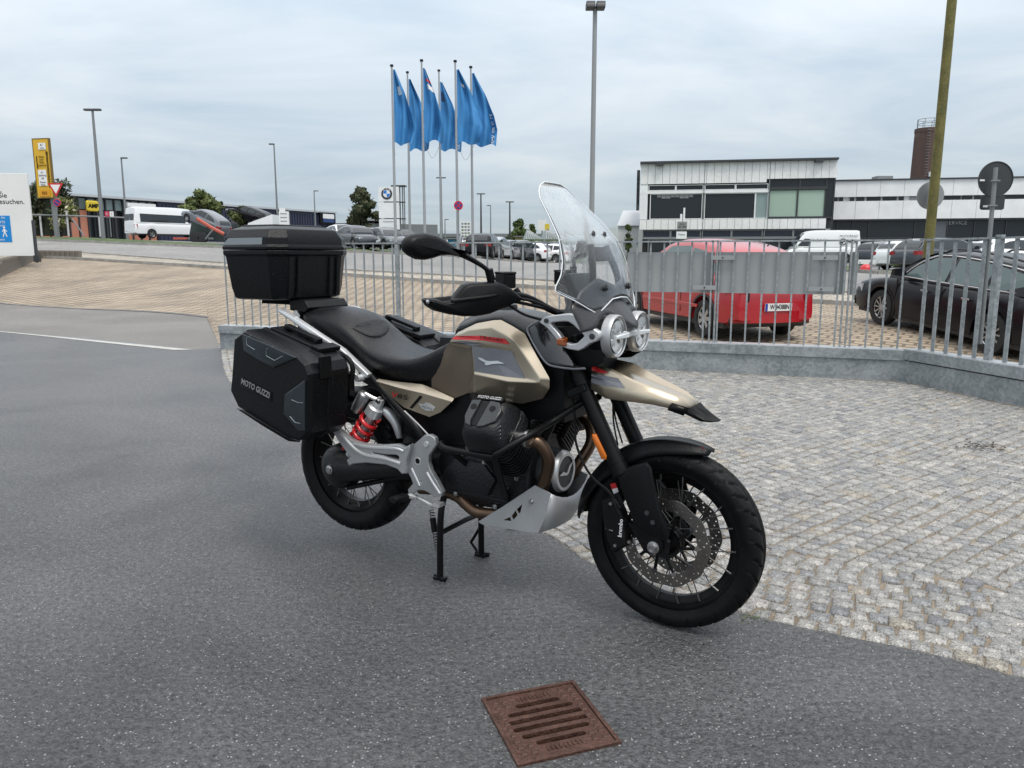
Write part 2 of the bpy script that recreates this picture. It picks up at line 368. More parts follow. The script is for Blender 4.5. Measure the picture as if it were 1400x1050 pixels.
mt_pannier = M('textured_black_case', (.004, .0044, .0055), .30, bump=.2, bscale=300, drops=.35, spec=.2)
mt_trim = M('grey_blue_trim', (.028, .037, .044), .3, metal=.35, drops=.25)
mt_cowl = M('dark_grey_cowl', (.026, .027, .03), .36, bump=.1, bscale=400, drops=.4)
mt_galv = galv_mat()
mt_spring = M('red_spring_paint', (.55, .012, .016), .25, coat=.5)
# ================================================================ SETTING
mt_asph = asphalt('wet_asphalt', (.044, .0448, .047), (.090, .0905, .092), .2, (.26, .52))
mt_asph2 = asphalt('dry_asphalt', (.115, .108, .098), (.165, .157, .145), .08, (.55, .72))
mt_road = asphalt('road_asphalt', (.15, .145, .138), (.21, .205, .195), .06, (.55, .7))
mt_lot = paver_mat('yard_pavers', (.335, .27, .195), (.27, .218, .16), (.12, .098, .072), .30, .21, .6)
mt_walk = paver_mat('pavement_pavers', (.36, .32, .26), (.31, .275, .225), (.2, .18, .15), .3, .3, .2)
mt_conc = M('kerb_concrete', (.27, .26, .24), .8, var=.25, vscale=3, fine=.15, fscale=60)
mt_joint = M('sand_joint', (.185, .152, .112), .9, var=.4, vscale=7, fine=.3, fscale=140, bump=.5, bscale=150)
mt_grass = M('verge_grass', (.055, .085, .025), .9, var=.5, vscale=2.5, fine=.4, fscale=30)
mt_far = M('far_yard_tarmac', (.15, .15, .148), .8, var=.3, vscale=.12)
mt_stripe = M('worn_white_line', (.40, .39, .36), .7, var=.2, vscale=9, fine=.3, fscale=90)
def rY(px): 
    o = []
    for u, v in px:
        p = T(u, v); o.append((p.x / p.y, p.y))
    return sorted(o)
WA, WC = V((-4.25, 11.1, 0)), V((4.185, 8.137, 0)); WD = V((5.25, 4.17, 0))
wdir = (WC - WA).normalized(); wdir2 = (WD - WC).normalized(); wn = V((-wdir.y, wdir.x, 0)); wn2 = V((-wdir2.y, wdir2.x, 0))
def wallY(r):                                          # depth of the fence line in direction r
    def hit(a, b):
        d = b - a; k = (d.x - r * d.y); t = (r * a.y - a.x) / k; return a.y + t * d.y
    return hit(WA, WC) if r < WC.x / WC.y else max(hit(WC, WD), 3.2) if r < 1.25 else 3.2
lineP = [(-30, 26.0), (-14, 16.55), (-9.126, 13.657), (-4.616, 10.946), (-4.25, 11.1)]
L0 = [(-1.16, 26.0), (-.847, 16.55), (-.668, 13.657), (-.4217, 10.946), (-.383, 11.1)]
L1 = [(-1.2, 23.0)] + rY([(-250, 399), (0, 414.5), (150, 424), (320, 437.5)])
L2 = [(-1.2, 31.0)] + rY([(-120, 352), (50, 352.5), (310, 368), (520, 381), (761, 396.5), (1180, 419), (1600, 441)])
L3 = [(-1.2, 33.5)] + rY([(-120, 342), (50, 342.5), (304, 360), (520, 372), (761, 385), (1180, 401), (1600, 416)])
L4 = [(-1.2, 46.5)] + rY([(-120, 325), (50, 329), (297, 339), (470, 345), (610, 351), (760, 359), (1180, 374), (1600, 384)])
L5 = [(-1.2, 53.0)] + rY([(-120, 321), (50, 324), (300, 333), (470, 338), (610, 344.5), (700, 348.5), (1180, 369), (1600, 377)])
def sheet(name, near, far, r0, r1, nr, ny, mat, dz=0., kind='structure'):
    mb = MB(); vs = []; 
    for i in range(nr + 1):
        r = r0 + (r1 - r0) * i / nr; a = near(r); b = far(r)
        for j in range(ny + 1):
            Y = a + (b - a) * j / ny; vs.append((r * Y, Y, Zg(r * Y, Y) + dz))
    k = ny + 1
    mb.add(vs, [(i * k + j, (i + 1) * k + j, (i + 1) * k + j + 1, i * k + j + 1) for i in range(nr) for j in range(ny)])
    return mb.build(name, mat, kind=kind, ang=0)
f = lambda L: (lambda r: lin(r, L))
# cobble apron edge, as surveyed
BE = [Gp(u, v) for u, v in ((302, 476), (304, 495), (314, 522), (360, 560), (480, 617), (620, 674), (735, 725), (780, 752), (804, 768), (900, 806), (1022, 840), (1126, 864), (1251, 889), (1356, 915), (1400, 927))]
BE += [V((2.05, 2.05, 0)), V((3.2, 1.6, 0)), V((7, .6, 0))]
BE = catmull(BE, 4)
mb = MB(); mb.add([(p.x, p.y, 0) for p in [V((-30, -6, 0)), V((14, -6, 0)), V((14, .3, 0))] + BE[::-1] + [V(q + (0,)) for q in lineP[::-1]]], [tuple(range(3 + len(BE) + len(lineP)))])
mb.build('asphalt_yard', mt_asph, kind='structure', ang=0)
mb = MB(); mb.add([(p.x, p.y, -.0045) for p in BE + [V((14, .3, 0)), V((14, 3, 0)), WD, WC, WA]], [tuple(range(len(BE) + 5))])
mb.build('cobble_bed', mt_joint, kind='structure', ang=0)
sheet('dry_asphalt_lane', f(L0), f(L1), -1.16, -.3835, 24, 8, mt_asph2)
def lotnear(r): return lin(r, L1) if r < -.3835 else wallY(r) + .21
sheet('paved_yard', lotnear, f(L2), -1.16, 1.0, 150, 14, mt_lot)
sheet('pavement', f(L2), f(L3), -1.16, 1.0, 60, 3, mt_walk, .0)
sheet('road', f(L3), f(L4), -1.16, 1.0, 60, 8, mt_road)
sheet('grass_verge', f(L4), f(L5), -1.16, 1.0, 60, 4, mt_grass, kind='structure')
sheet('far_yard', f(L5), lambda r: 900, -1.16, 1.3, 50, 24, mt_far)
# painted line between the two asphalts
mb = MB(); a, b = V((-9.126, 13.657, .004)), V((-4.60, 10.935, .004)); d = (b - a).normalized(); q = V((d.y, -d.x, 0))
st = [(-3.5, .03), (0, .05), (.33, .08), (.66, .13), (.97, .16), (1, .03)]
vs = []
for k, wd in st:
    p = a + (b - a) * k if k > 0 else a + d * k
    vs += [p, p + q * wd]
mb.add(vs, [(2 * i, 2 * i + 1, 2 * i + 3, 2 * i + 2) for i in range(len(st) - 1)]); mb.build('lane_marking', mt_stripe, kind='structure', ang=0)
def kerb(name, L, r0, r1, n, h, wd, mat, gap=.01, label=None):
    mb = MB(); pr = None
    for i in range(n + 1):
        r = r0 + (r1 - r0) * i / n; Y = lin(r, L); p = V((r * Y, Y, Zg(r * Y, Y)))
        if pr is not None:
            d = p - pr; k = max(1, int(d.length / 1.0)); e = d.normalized(); nn = V((-e.y, e.x, 0)).normalized()
            for j in range(k):
                c = pr + d * ((j + .5) / k); rot = Matrix((e, nn, e.cross(nn))).transposed()
                mb.box(c + V((0, 0, h / 2 - .1)), (d.length / k - gap, wd, h + .2), rot)
        pr = p
    return mb.build(name, mat, kind='structure', ang=0, bevel=0)
kerb('yard_kerb', L2, -1.1, .95, 60, .11, .14, mt_conc)
kerb('road_kerb', L3, -1.1, .95, 60, .05, .14, mt_conc)
kerb('verge_kerb', L4, -1.1, .95, 60, .13, .15, mt_conc)
kerb('yard_edging', L1, -1.1, -.39, 20, .012, .12, M('dark_edging', (.12, .12, .12), .8, var=.2))

# ---- granite setts
def gran(name, c, f2=.75): return M(name, c, .45, var=.25, vscale=16, fine=f2, fscale=150, bump=.8, bscale=90)
GR = [gran('granite_pale', (.295, .283, .262)), gran('granite_grey', (.225, .22, .208)), gran('granite_blue', (.195, .195, .195)), gran('granite_warm', (.26, .235, .195)), gran('granite_mid', (.25, .244, .23)), gran('granite_dark', (.145, .145, .15))]
GW = [.20, .36, .14, .05, .22, .03]
def inside(p, poly):
    c = False; n = len(poly); j = n - 1
    for i in range(n):
        a, b = poly[i], poly[j]
        if (a.y > p.y) != (b.y > p.y) and p.x < (b.x - a.x) * (p.y - a.y) / (b.y - a.y) + a.x: c = not c
        j = i
    return c
REG = BE + [V((14, .3, 0)), V((14, 3, 0)), WD, WC, WA]
seglen = [(BE[i], BE[i + 1]) for i in range(len(BE) - 1)]
def dist(p):
    m = 9e9
    for a, b in seglen:
        d = b - a; t = max(0, min(1, (p - a).dot(d) / d.length_squared)); m = min(m, (p - a - d * t).length)
    return m
stones = []                                            # centre, angle, size
NB = 9; pitch = .079
for k in range(NB):                                    # courses that follow the asphalt edge
    off = .04 + k * pitch; pos = R.random() * .1
    nrm = [(lambda d: V((-d.y, d.x, 0)))((BE[min(i + 1, len(BE) - 1)] - BE[max(i - 1, 0)]).normalized()) for i in range(len(BE))]; ofl = [p + q_ * off for p, q_ in zip(BE, nrm)]
    for a, b in zip(ofl, ofl[1:]):
        d = (b - a); e = d.normalized(); nn = V((-e.y, e.x, 0)); L = d.length
        while pos < L:
            ln = R.uniform(.064, .088); c = a + e * (pos + ln / 2) + nn * R.uniform(-.006, .006)
            stones.append((c, math.atan2(e.y, e.x) + R.gauss(0, .035), ln - R.uniform(.004, .011), pitch - R.uniform(.003, .010))); pos += ln
        pos -= L
ang = math.radians(38); ex = V((math.cos(ang), math.sin(ang), 0)); ey = V((-math.sin(ang), math.cos(ang), 0))
lim = NB * pitch + .004
for j in range(-185, 185):
    pos = -14 + R.random() * .1
    while pos < 14:
        ln = R.uniform(.068, .09); wob = .014 * math.sin(pos * 2.1 + j * .3) + R.gauss(0, .003); c = ex * (pos + ln / 2) + ey * (j * .079 + wob) + V((1, 5, 0)); pos += ln
        if not (-6 < c.x < 8 and .3 < c.y < 11.5): continue
        if c.y > 2 and abs(c.x) / c.y > .9: continue
        if inside(c, REG) and dist(c) > lim: stones.append((c, ang + R.gauss(0, .03), ln - R.uniform(.004, .010), .079 - R.uniform(.003, .010)))
wl = lambda p: min((p - WA).dot(-wn) , 9)
stones = [s for s in stones if inside(s[0], REG) and (s[0] - WA).dot(wn) < -.06 and not (s[0].x > WC.x and (s[0] - WC).dot(wn2) > -.06)]
def shown(c):
    if c.y < 1.2: return False
    z = c.y * math.cos(TH) + HC * math.sin(TH); u = 700 + F * c.x / z; up = c.y * math.sin(TH) - HC * math.cos(TH); v = 525 - F * up / z
    return 735 < u < 1400 and v < 1050 and not (830 < u < 1050 and v < 840 and u < 1045 and v > 640 and (u - 930) ** 2 / 110 ** 2 + (v - 735) ** 2 / 120 ** 2 < 1)
stones.sort(key=lambda s: (0 if shown(s[0]) else 1, s[0].length))
def sett(ln, wd, jit, rnd):
    h = .0; ins = .0065; b = []
    for sx, sy in ((-1, -1), (1, -1), (1, 1), (-1, 1)): b.append((sx * ln / 2 + rnd.uniform(-jit, jit), sy * wd / 2 + rnd.uniform(-jit, jit)))
    tz = [rnd.uniform(-.0015, .002) for _ in b]
    v = [(x, y, -.03) for x, y in b] + [(x, y, -.004 + t) for (x, y), t in zip(b, tz)] + [(x * (1 - ins / ln * 2), y * (1 - ins / wd * 2), .003 + t) for (x, y), t in zip(b, tz)] + [(0, 0, .0038 + rnd.uniform(-.002, .002))]
    fs = [(i, (i + 1) % 4, 4 + (i + 1) % 4, 4 + i) for i in range(4)] + [(4 + i, 4 + (i + 1) % 4, 8 + (i + 1) % 4, 8 + i) for i in range(4)] + [(8 + i, 8 + (i + 1) % 4, 12) for i in range(4)]
    return v, fs
apron = bpy.data.objects['cobble_bed']
vari = []
for k in range(14):
    v, fs = sett(.1, .1, .010, R); m = MB(); m.add(v, fs); vari.append(m.mesh('cobblestone', GR[0], ang=50))
def pick(): return R.choices(range(6), GW)[0]
for c, a, ln, wd in stones[:300]:
    o = bpy.data.objects.new('cobblestone', R.choice(vari)); COL.objects.link(o); o.parent = apron
    o.location = (c.x, c.y, R.uniform(-.002, .002)); o.rotation_euler = (R.gauss(0, .02), R.gauss(0, .02), a); o.scale = (ln / .1, wd / .1, 1)
    o.material_slots[0].link = 'OBJECT'; o.material_slots[0].material = GR[pick()]
mb = MB()
for c, a, ln, wd in stones[300:]:
    v, fs = sett(ln, wd, .0065, R); ca, sa = math.cos(a), math.sin(a)
    mb.add([(c.x + x * ca - y * sa, c.y + x * sa + y * ca, z) for x, y, z in v], fs, pick())
mb.build('cobblestones', GR, parent=apron, kind='stuff', ang=50)
# weeds at the edge of the setts
mb = MB()
def tuft(c, n, h):
    for i in range(n):
        a = R.uniform(0, 6.28); p = V((c[0] + R.gauss(0, .03), c[1] + R.gauss(0, .02), 0)); q = V((math.cos(a), math.sin(a), 0)); t = p + q * R.uniform(.005, .03) + V((0, 0, R.uniform(.3, 1) * h)); s = V((-q.y, q.x, 0)) * .003
        mb.add([p - s, p + s, t], [(0, 1, 2)])
for u, v, n, h in ((1034, 840, 14, .012), (1028, 846, 10, .010)): tuft(Gp(u, v), n, h)
mb.build('weeds', M('weed_green', (.07, .10, .03), .7), kind='stuff', ang=0)
# dead leaves on the setts
mb = MB(); lc = Gp(1347, 612)
for i in range(46):
    c = lc + V((R.gauss(0, .09), R.gauss(0, .07), .012)); a = R.uniform(0, 6.28); s = R.uniform(.008, .022)
    mb.add([c + V((math.cos(a + t) * s * k, math.sin(a + t) * s * k, R.uniform(0, .014))) for t, k in ((0, 1.3), (1.5, .6), (3.1, 1.2), (4.6, .6))], [(0, 1, 2, 3)])
mb.build('dead_leaves', M('dead_leaf', (.035, .028, .02), .8), kind='stuff', ang=0)

# ---- storm drain
dr = [Gp(u, v) for u, v in ((657, 957), (785, 932), (855, 1015), (702, 1053))]
dc = sum(dr, V()) / 4; de = (dr[1] - dr[0]).normalized(); da = math.atan2(de.y, de.x)
drain = thing('storm_drain', 'rusty square cast iron drain grate set in the wet asphalt', 'drain', (dc.x, dc.y, 0), da)
mt_rust = M('rusty_iron', (.050, .021, .014), .5, var=.4, vscale=18, vcol=(.092, .046, .033), fine=.35, fscale=170, bump=.6, bscale=110, metal=.2)
mt_hole = M('dark_shaft', (.012, .010, .009), .7)
hx, hy = .152, .165
rect = lambda x, y: [(-x, -y), (x, -y), (x, y), (-x, y)]
MB().fill([rect(hx, hy), rect(hx - .011, hy - .011)], .012, Matrix.Translation((0, 0, .002))).build('frame', mt_rust, drain, ang=0)
slots = []
for k, (x0, x1) in enumerate(((-.058, .062), (-.095, .09), (-.107, .105), (-.105, .107), (-.09, .095), (-.062, .068))):
    y = .090 - k * .036; r = .0098; slots.append([(x1 + r * math.cos(t), y + r * math.sin(t)) for t in [(-.5 + i / 5) * math.pi for i in range(6)]] + [(x0 - r * math.cos(t), y - r * math.sin(t)) for t in [(-.5 + i / 5) * math.pi for i in range(6)]])
MB().fill([rect(hx - .0135, hy - .0135)] + slots, .024, Matrix.Translation((0, 0, -.008))).build('grate', mt_rust, drain, ang=0)
MB().box((0, 0, -.034), (.27, .29, .02)).build('sump', mt_hole, drain, ang=0)
stud = MB().loft([[(-.009, -.008, 0), (.009, -.008, 0), (.009, .008, 0), (-.009, .008, 0)], [(-.006, -.005, .005), (.006, -.005, .005), (.006, .005, .005), (-.006, .005, .005)]]).mesh('stud', mt_rust, ang=0)
for sx in (-1, 1):
    for i in range(10):
        for j in range(2):
            if j == 1 and 2 <= i <= 7 and True: continue
            o = link('stud', stud, drain); o.location = (sx * (.12 - j * .03), -.125 + i * .0278, .004)
for sy, a in ((1, 0), (-1, 0)):
    b_ = MB()
    for k in range(9): b_.box((-.05 + k * .0125, sy * .122, .005), (.004, .018, .004))
    b_.build('rib', mt_rust, drain, ang=0)
# tarmac cannot close over the shaft: the yard sheet is cut there
ysheet = bpy.data.objects['asphalt_yard']
bm = bmesh.new(); bm.from_mesh(ysheet.data); bmesh.ops.triangulate(bm, faces=bm.faces)
dM = Matrix.Translation((dc.x, dc.y, 0)) @ Matrix.Rotation(da, 4, 'Z')
for lx in (-1, 1):
    n_ = dM.to_3x3() @ V((lx, 0, 0)); p_ = dM @ V((lx * (hx - .006), 0, 0)); bmesh.ops.bisect_plane(bm, geom=bm.verts[:] + bm.edges[:] + bm.faces[:], plane_co=p_, plane_no=n_)
    n_ = dM.to_3x3() @ V((0, lx, 0)); p_ = dM @ V((0, lx * (hy - .006), 0)); bmesh.ops.bisect_plane(bm, geom=bm.verts[:] + bm.edges[:] + bm.faces[:], plane_co=p_, plane_no=n_)
di = dM.inverted(); kill = [f_ for f_ in bm.faces if abs((di @ f_.calc_center_median()).x) < hx - .006 and abs((di @ f_.calc_center_median()).y) < hy - .006]
bmesh.ops.delete(bm, geom=kill, context='FACES'); bm.to_mesh(ysheet.data); bm.free()

# ---- galvanised fence on its steel plinth
mt_cap = M('wet_galvanised_cap', (.42, .44, .45), .3, metal=.4, var=.2, vscale=5)
HT, HCAP, TOP = .335, .115, 1.50
fence = thing('bar_fence', 'long galvanised bar fence on a low steel plinth behind the motorcycle', 'fence')
def run(p0, p1, nrm, panels, wid=.20, up=0.):
    d = p1 - p0; L = d.length; e = d.normalized(); rot = Matrix((e, nrm, V((0, 0, 1)))).transposed(); a = 0
    for fr in panels:
        b = fr * L; c = p0 + e * ((a + b) / 2); ln = b - a - .004
        MB().box(c + nrm * (wid / 2 + .012) + V((0, 0, (HT - HCAP) / 2 - .1)), (ln, wid, HT - HCAP + .2), rot).build('plinth_panel', mt_galv, fence, ang=0)
        MB().box(c + nrm * (wid / 2) + V((0, 0, HT - HCAP / 2 + up)), (ln, wid + .024, HCAP), rot).build('plinth_cap', mt_galv, fence, bevel=.006)
        MB().box(c + nrm * (wid / 2) + V((0, 0, HT + up + .0015)), (ln - .01, wid - .02, .003), rot).build('cap_sheet', mt_cap, fence, ang=0)
        a = b
    return e, rot
e1, rot1 = run(WA, WC, wn, [.30, .66, 1.0])
e2, rot2 = run(WC - wdir2 * .012, WD, wn2, [.5, 1.0], up=.012)
barm = {}
def bar(p, rot, wx, wy, z0, z1, name='bar'):
    k = (round(wx, 3), round(wy, 3), round(z1 - z0, 2))
    if k not in barm: barm[k] = MB().box((0, 0, 0), (wx, wy, z1 - z0)).mesh(name, mt_galv, ang=0)
    o = link(name, barm[k], fence); o.matrix_local = Matrix.Translation(p + V((0, 0, (z0 + z1) / 2))) @ rot.to_4x4(); return o
L1_ = (WC - WA).length; s = .10; i = 0
while s < L1_ - .05:
    if not any(abs(s - q) < .05 for q in (2.87, 6.93, 8.335)): bar(WA + e1 * s + wn * .10, rot1, .019, .012, HT, TOP - .02)
    s += .142 if s < 3.5 else .158; i += 1
for q, wx in ((2.87, .045), (6.90, .018), (6.955, .018), (8.305, .018), (8.36, .018)): bar(WA + e1 * q + wn * .10, rot1, wx, .05, HT, TOP, 'post')
s = .10
while s < (WD - WC).length:
    if abs(s - .95) > .06: bar(WC + e2 * s + wn2 * .10, rot2, .042, .012, HT + .012, TOP - .02)
    s += .172
bar(WC + e2 * .95 + wn2 * .10, rot2, .06, .05, HT, TOP + .02, 'post')
for p0, p1, nn, rt in ((WA, WC, wn, rot1), (WC, WD, wn2, rot2)):
    d = p1 - p0; MB().box((p0 + p1) / 2 + nn * .10 + V((0, 0, TOP - .01)), (d.length, .05, .018), rt).build('top_rail', mt_galv, fence, ang=0)
MB().cyl(WC + (wn + wn2) * .018 + V((0, 0, -.1)), WC + (wn + wn2) * .018 + V((0, 0, HT - .004)), .026, 10).build('corner_post', mt_galv, fence)
# boards hung on the fence, seen from behind
mt_board = M('grey_sheet_metal', (.27, .285, .29), .5, var=.08, vscale=2)
def board(s0, s1, z0, z1, label, brackets, grp='boards on the fence'):
    c = WA + e1 * ((s0 + s1) / 2) + wn * .10
    t = thing('fence_board', label, 'board', (c.x, c.y, (z0 + z1) / 2), math.atan2(e1.y, e1.x), grp)
    MB().box((0, .045, 0), (s1 - s0 - .008, .03, z1 - z0)).build('panel', mt_board, t, ang=0)
    for (bx, bz) in brackets:
        b = MB().box((bx, -.022, bz), (.26, .012, .05)).build('bracket', mt_board, t, ang=0)
        MB().cyl((bx, -.034, bz), (bx, -.026, bz), .009, 8).build('bolt', mt_darkgrey, b)
zz0, zz1 = .905, 1.368
board(5.91, 6.925, zz0, zz1, 'blank grey board behind the fence bars nearest the motorcycle windscreen', [(.41, -.17)])
board(6.93, 8.325, zz0, zz1, 'widest blank grey board behind the fence bars, hiding most of the red car', [(-.61, .17), (.47, .17), (.45, -.17)])
board(8.345, 8.44, zz0, zz1, 'narrow grey strip board at the right end of the boards', [])
# ================================================================ MOTORCYCLE (x forward from the front contact patch, y left, z up)
bike = thing('motorcycle', 'sand gold touring motorcycle with three black cases standing on its centre stand', 'motorcycle', (BO.x, BO.y, 0), PSI)
FC = V((0, 0, .328)); RC = V((-1.53, 0, .322 + .065))
def tyre_mesh(c, Rr, hw, rim, seed, groove=True):
    na, prof = 420, []
    npf = 30
    for j in range(npf + 1):
        t = -1 + 2 * j / npf; a = t * 1.95
        y = hw * math.sin(max(-1.57, min(1.57, a * .98))) if abs(a) < 1.6 else hw * math.copysign(1 - (abs(a) - 1.6) * .55, a)
        rr = rim + (Rr - rim) * (1 - max(0, (abs(t))) ** 2.6)
        prof.append((rr, y, t))
    vs = []; 
    for i in range(na):
        th = 2 * math.pi * i / na
        for r, y, t in prof:
            d = 0
            if groove and abs(t) < .80:
                ph = (th * 34 / (2 * math.pi) + (.55 if y > 0 else 0) - abs(t) * 1.5) % 1
                lim = .17
                if ph < lim and .10 < abs(t) < .60 + .15 * ((int(th * 34 / (2 * math.pi))) % 2): d = .0075
                if abs(abs(t) - .07) < .045 and Rr > 0 and seed == 1: d = .004
            vs.append(c + V(((r - d) * math.cos(th), y, (r - d) * math.sin(th))))
    k = len(prof); mb = MB(); mb.add(vs, [(i * k + j, i * k + j + 1, ((i + 1) % na) * k + j + 1, ((i + 1) % na) * k + j) for i in range(na) for j in range(k - 1)]); return mb
def rimprof(r, hw): return [(r + .012, -hw), (r + .012, -hw + .006), (r - .006, -hw + .010), (r - .010, -hw * .6), (r - .024, -hw * .35), (r - .024, hw * .35), (r - .010, hw * .6), (r - .006, hw - .010), (r + .012, hw - .006), (r + .012, hw), (r - .003, hw), (r - .012, hw - .014), (r - .021, hw * .55), (r - .036, hw * .3), (r - .036, -hw * .3), (r - .021, -hw * .55), (r - .012, -hw + .014), (r - .003, -hw)]
def wheel(name, c, Rr, thw, rimr, rhw, seed, nsp, hubr, hubw):
    w_ = MB().lathe(rimprof(rimr, rhw), c, 'y', 96, closedprof=True).build(name, mt_blackmetal, bike, ang=30)
    tyre_mesh(c, Rr, thw, rimr + .006, seed).build('tyre', mt_rubber, w_, ang=50)
    MB().lathe([(.0, -hubw), (hubr * .6, -hubw), (hubr, -hubw + .012), (hubr * 1.05, -hubw + .022), (hubr * .7, -hubw + .03), (hubr * .7, hubw - .03), (hubr * 1.05, hubw - .022), (hubr, hubw - .012), (hubr * .6, hubw), (0, hubw)], c, 'y', 28).build('hub', mt_blackmetal, w_)
    spm = {}
    for k in range(nsp):
        side = 1 if k % 2 else -1; a = 2 * math.pi * k / nsp; cr = .55 if (k // 2) % 2 else -.55
        if (side, cr) not in spm:
            p0 = V((hubr * math.cos(cr), side * (hubw - .025), hubr * math.sin(cr))); p1 = V((rimr - .012, side * rhw * .66, 0)); d = (p1 - p0).normalized()
            m = MB().cyl(p0, p1, .0022, 6); m.cyl(p1 - d * .022, p1, .0036, 6); spm[side, cr] = m.mesh('spoke', mt_spoke)
        o = link('spoke', spm[side, cr], w_); o.matrix_local = Matrix.Translation(c) @ Matrix.Rotation(-a, 4, 'Y')
    return w_
fw = wheel('front_wheel', FC, .328, .056, .251, .036, 1, 36, .056, .05)
rw_ = wheel('rear_wheel', RC, .322, .078, .222, .055, 2, 36, .055, .06)
# tyre makers' raised sidewall lettering is not legible; a raised plain band stands in for it
def disc_loops(r0, r1, nh, seed=0):
    out = [[((r1 + .003 * math.cos(10 * a)) * math.cos(a), (r1 + .003 * math.cos(10 * a)) * math.sin(a)) for a in [2 * math.pi * i / 90 for i in range(90)]], circ(0, 0, r0, 60)]
    for k in range(nh):
        a = 2 * math.pi * k / nh; rr = r0 + (r1 - r0) * (.25, .55, .8)[k % 3]; out.append(circ(rr * math.cos(a), rr * math.sin(a), .0034, 6))
    return out
XZ = lambda c, y: Matrix(((1, 0, 0, c[0]), (0, 0, -1, y), (0, 1, 0, c[2]), (0, 0, 0, 1)))   # local xy -> bike xz, local +z -> bike -y (outward on the right side)
for s in (-1, 1):
    y = s * .066
    d = MB().fill(disc_loops(.117, .160, 72), .0045, XZ(FC, y)).build('brake_disc', mt_disc, fw, ang=30)
    m = MB()
    for k in range(10):
        a = 2 * math.pi * k / 10; m.tube([FC + V((.05 * math.cos(a - .25), y, .05 * math.sin(a - .25))), FC + V((.116 * math.cos(a), y, .116 * math.sin(a)))], .006, 6)
    m.lathe([(.045, y - .004), (.058, y - .006), (.058, y + .006), (.045, y + .004)], FC, 'y', 32, closedprof=True)
    m.build('disc_carrier', mt_blackmetal, fw)
    for k in range(10):
        a = 2 * math.pi * k / 10; p = FC + V((.117 * math.cos(a), y, .117 * math.sin(a)))
        MB().cyl(p - V((0, .006, 0)), p + V((0, .006, 0)), .0085, 12).build('disc_button', mt_darkgrey if k % 2 else mt_steel, fw)
MB().fill(disc_loops(.095, .130, 54), .005, XZ(RC, .075)).build('brake_disc', mt_disc, rw_, ang=30)

# ---- front fork
def fork(s):
    y = .105; A = P(779, 486, -y); B = P(849, 645, -y); d = (B - A).normalized(); E_ = V((-.015, -y, .338)); d2 = (E_ - B).normalized()
    up = MB().cyl(A - d * .06, B, .0275, 20); up.cyl(A + d * .075, A + d * .115, .033, 20); up.cyl(A - d * .03, A + d * .012, .036, 20)
    up.cyl(B - d * .03, B + d * .006, .0315, 20); up.cyl(B - d * .05, B - d * .036, .030, 20)
    lo = MB().cyl(B, B + d2 * .13, .0205, 16); lo.tube([B + d2 * .11, E_ + V((.0, 0, .05)), E_], [.024, .030, .034], 12)
    lo.lathe([(.0, y * -1 - .03), (.034, -y - .03), (.036, -y + .02), (0, -y + .02)], V((E_.x, 0, E_.z)), 'y', 20)
    pts = [P(848.5, 651.5, -.128), P(860.5, 637.8, -.128), P(885, 631.6, -.128), P(891, 639, -.128), P(895, 660, -.130), P(903, 695, -.132), P(916.5, 727, -.134), P(912.5, 740, -.134), P(895, 733, -.132), P(870, 717, -.13), P(858, 688, -.128), P(849, 662, -.128)]
    gd = MB().puff(pts, (0, -.016, 0), .010)
    holes = MB()
    for u, v in ((884, 701.5), (892, 714.5)):
        p = P(u, v, -.150); holes.cyl(p, p + V((0, .006, 0)), .0085, 14)
    p = P(822, 610, -.135)
    rf = MB().puff([P(811, 593, -.118), P(817, 592, -.118), P(832, 622, -.118), P(830, 628, -.118), P(824, 627, -.118), P(811, 598, -.118)], (0, -.014, 0), .004)
    nut = MB().cyl((E_.x, -y - .03, E_.z - .008), (E_.x, -y - .048, E_.z - .008), .017, 6); nut.lathe([(.021, -y - .03), (.022, -y - .036), (.013, -y - .038), (.013, -y - .053), (.009, -y - .053), (.008, -y - .042), (0, -y - .042)], V((E_.x, 0, E_.z - .008)), 'y', 20)
    lg = MB().prism([E_ + V((-.10, 0, .055)), E_ + V((-.02, 0, .06)), E_ + V((.05, 0, .015)), E_ + V((.045, 0, -.03)), E_ + V((-.035, 0, -.04))], (0, -.022, 0))
    cal = MB().puff([P(828, 680, -.10), P(846, 672, -.10), P(858, 700, -.10), P(864, 742, -.10), P(846, 752, -.10), P(836, 735, -.10), P(830, 705, -.10)], (0, -.045, 0), .010)
    calb = MB()
    for u, v in ((836, 688), (842, 745), (861, 740)): p_ = P(u, v, -.142); calb.cyl(p_, p_ + V((0, -.010, 0)), .006, 8)
    calb.tube([P(828, 722, -.14), P(838, 726, -.145)], .003, 6); calb.tube([P(866, 735, -.14), P(868, 742, -.142), P(864, 748, -.142)], .003, 6)
    parts = [('fork_tube', up, mt_blackmetal, 30), ('fork_slider', lo, mt_blackmetal, 40), ('fork_guard', gd, mt_black, 40), ('fork_reflector', rf, mt_orange, 40), ('axle_nut', nut, mt_steel, 35), ('axle_lug', lg, mt_blackmetal, 35), ('brake_caliper', cal, mt_blackmetal, 40)]
    root = None; os = {}
    for nm, m, mt, an in parts:
        if s > 0: m = m.mirrored()
        o = m.build(nm, mt, root or bike, ang=an); os[nm] = o
        if nm == 'fork_tube': root = o
    for nm, m, mt in (('guard_recess', holes, mt_darkgrey), ('caliper_bolt', calb, mt_steel)):
        if s > 0: m = m.mirrored()
        m.build(nm, mt, root)
    if s < 0:
        q = P(848.3, 722, -.148); MB().text('brembo', .021, frame(q, P(850, 700, -.148) - P(846.5, 744, -.148), V((0, -1, 0)).cross(P(850, 700, -.148) - P(846.5, 744, -.148))), .002).build('caliper_lettering', mt_white, root, ang=0)
fork(-1); fork(1)
MB().cyl((-.385, 0, 1.02), (-.33, 0, .87), .028, 16).build('steering_head', mt_blackmetal, bike)
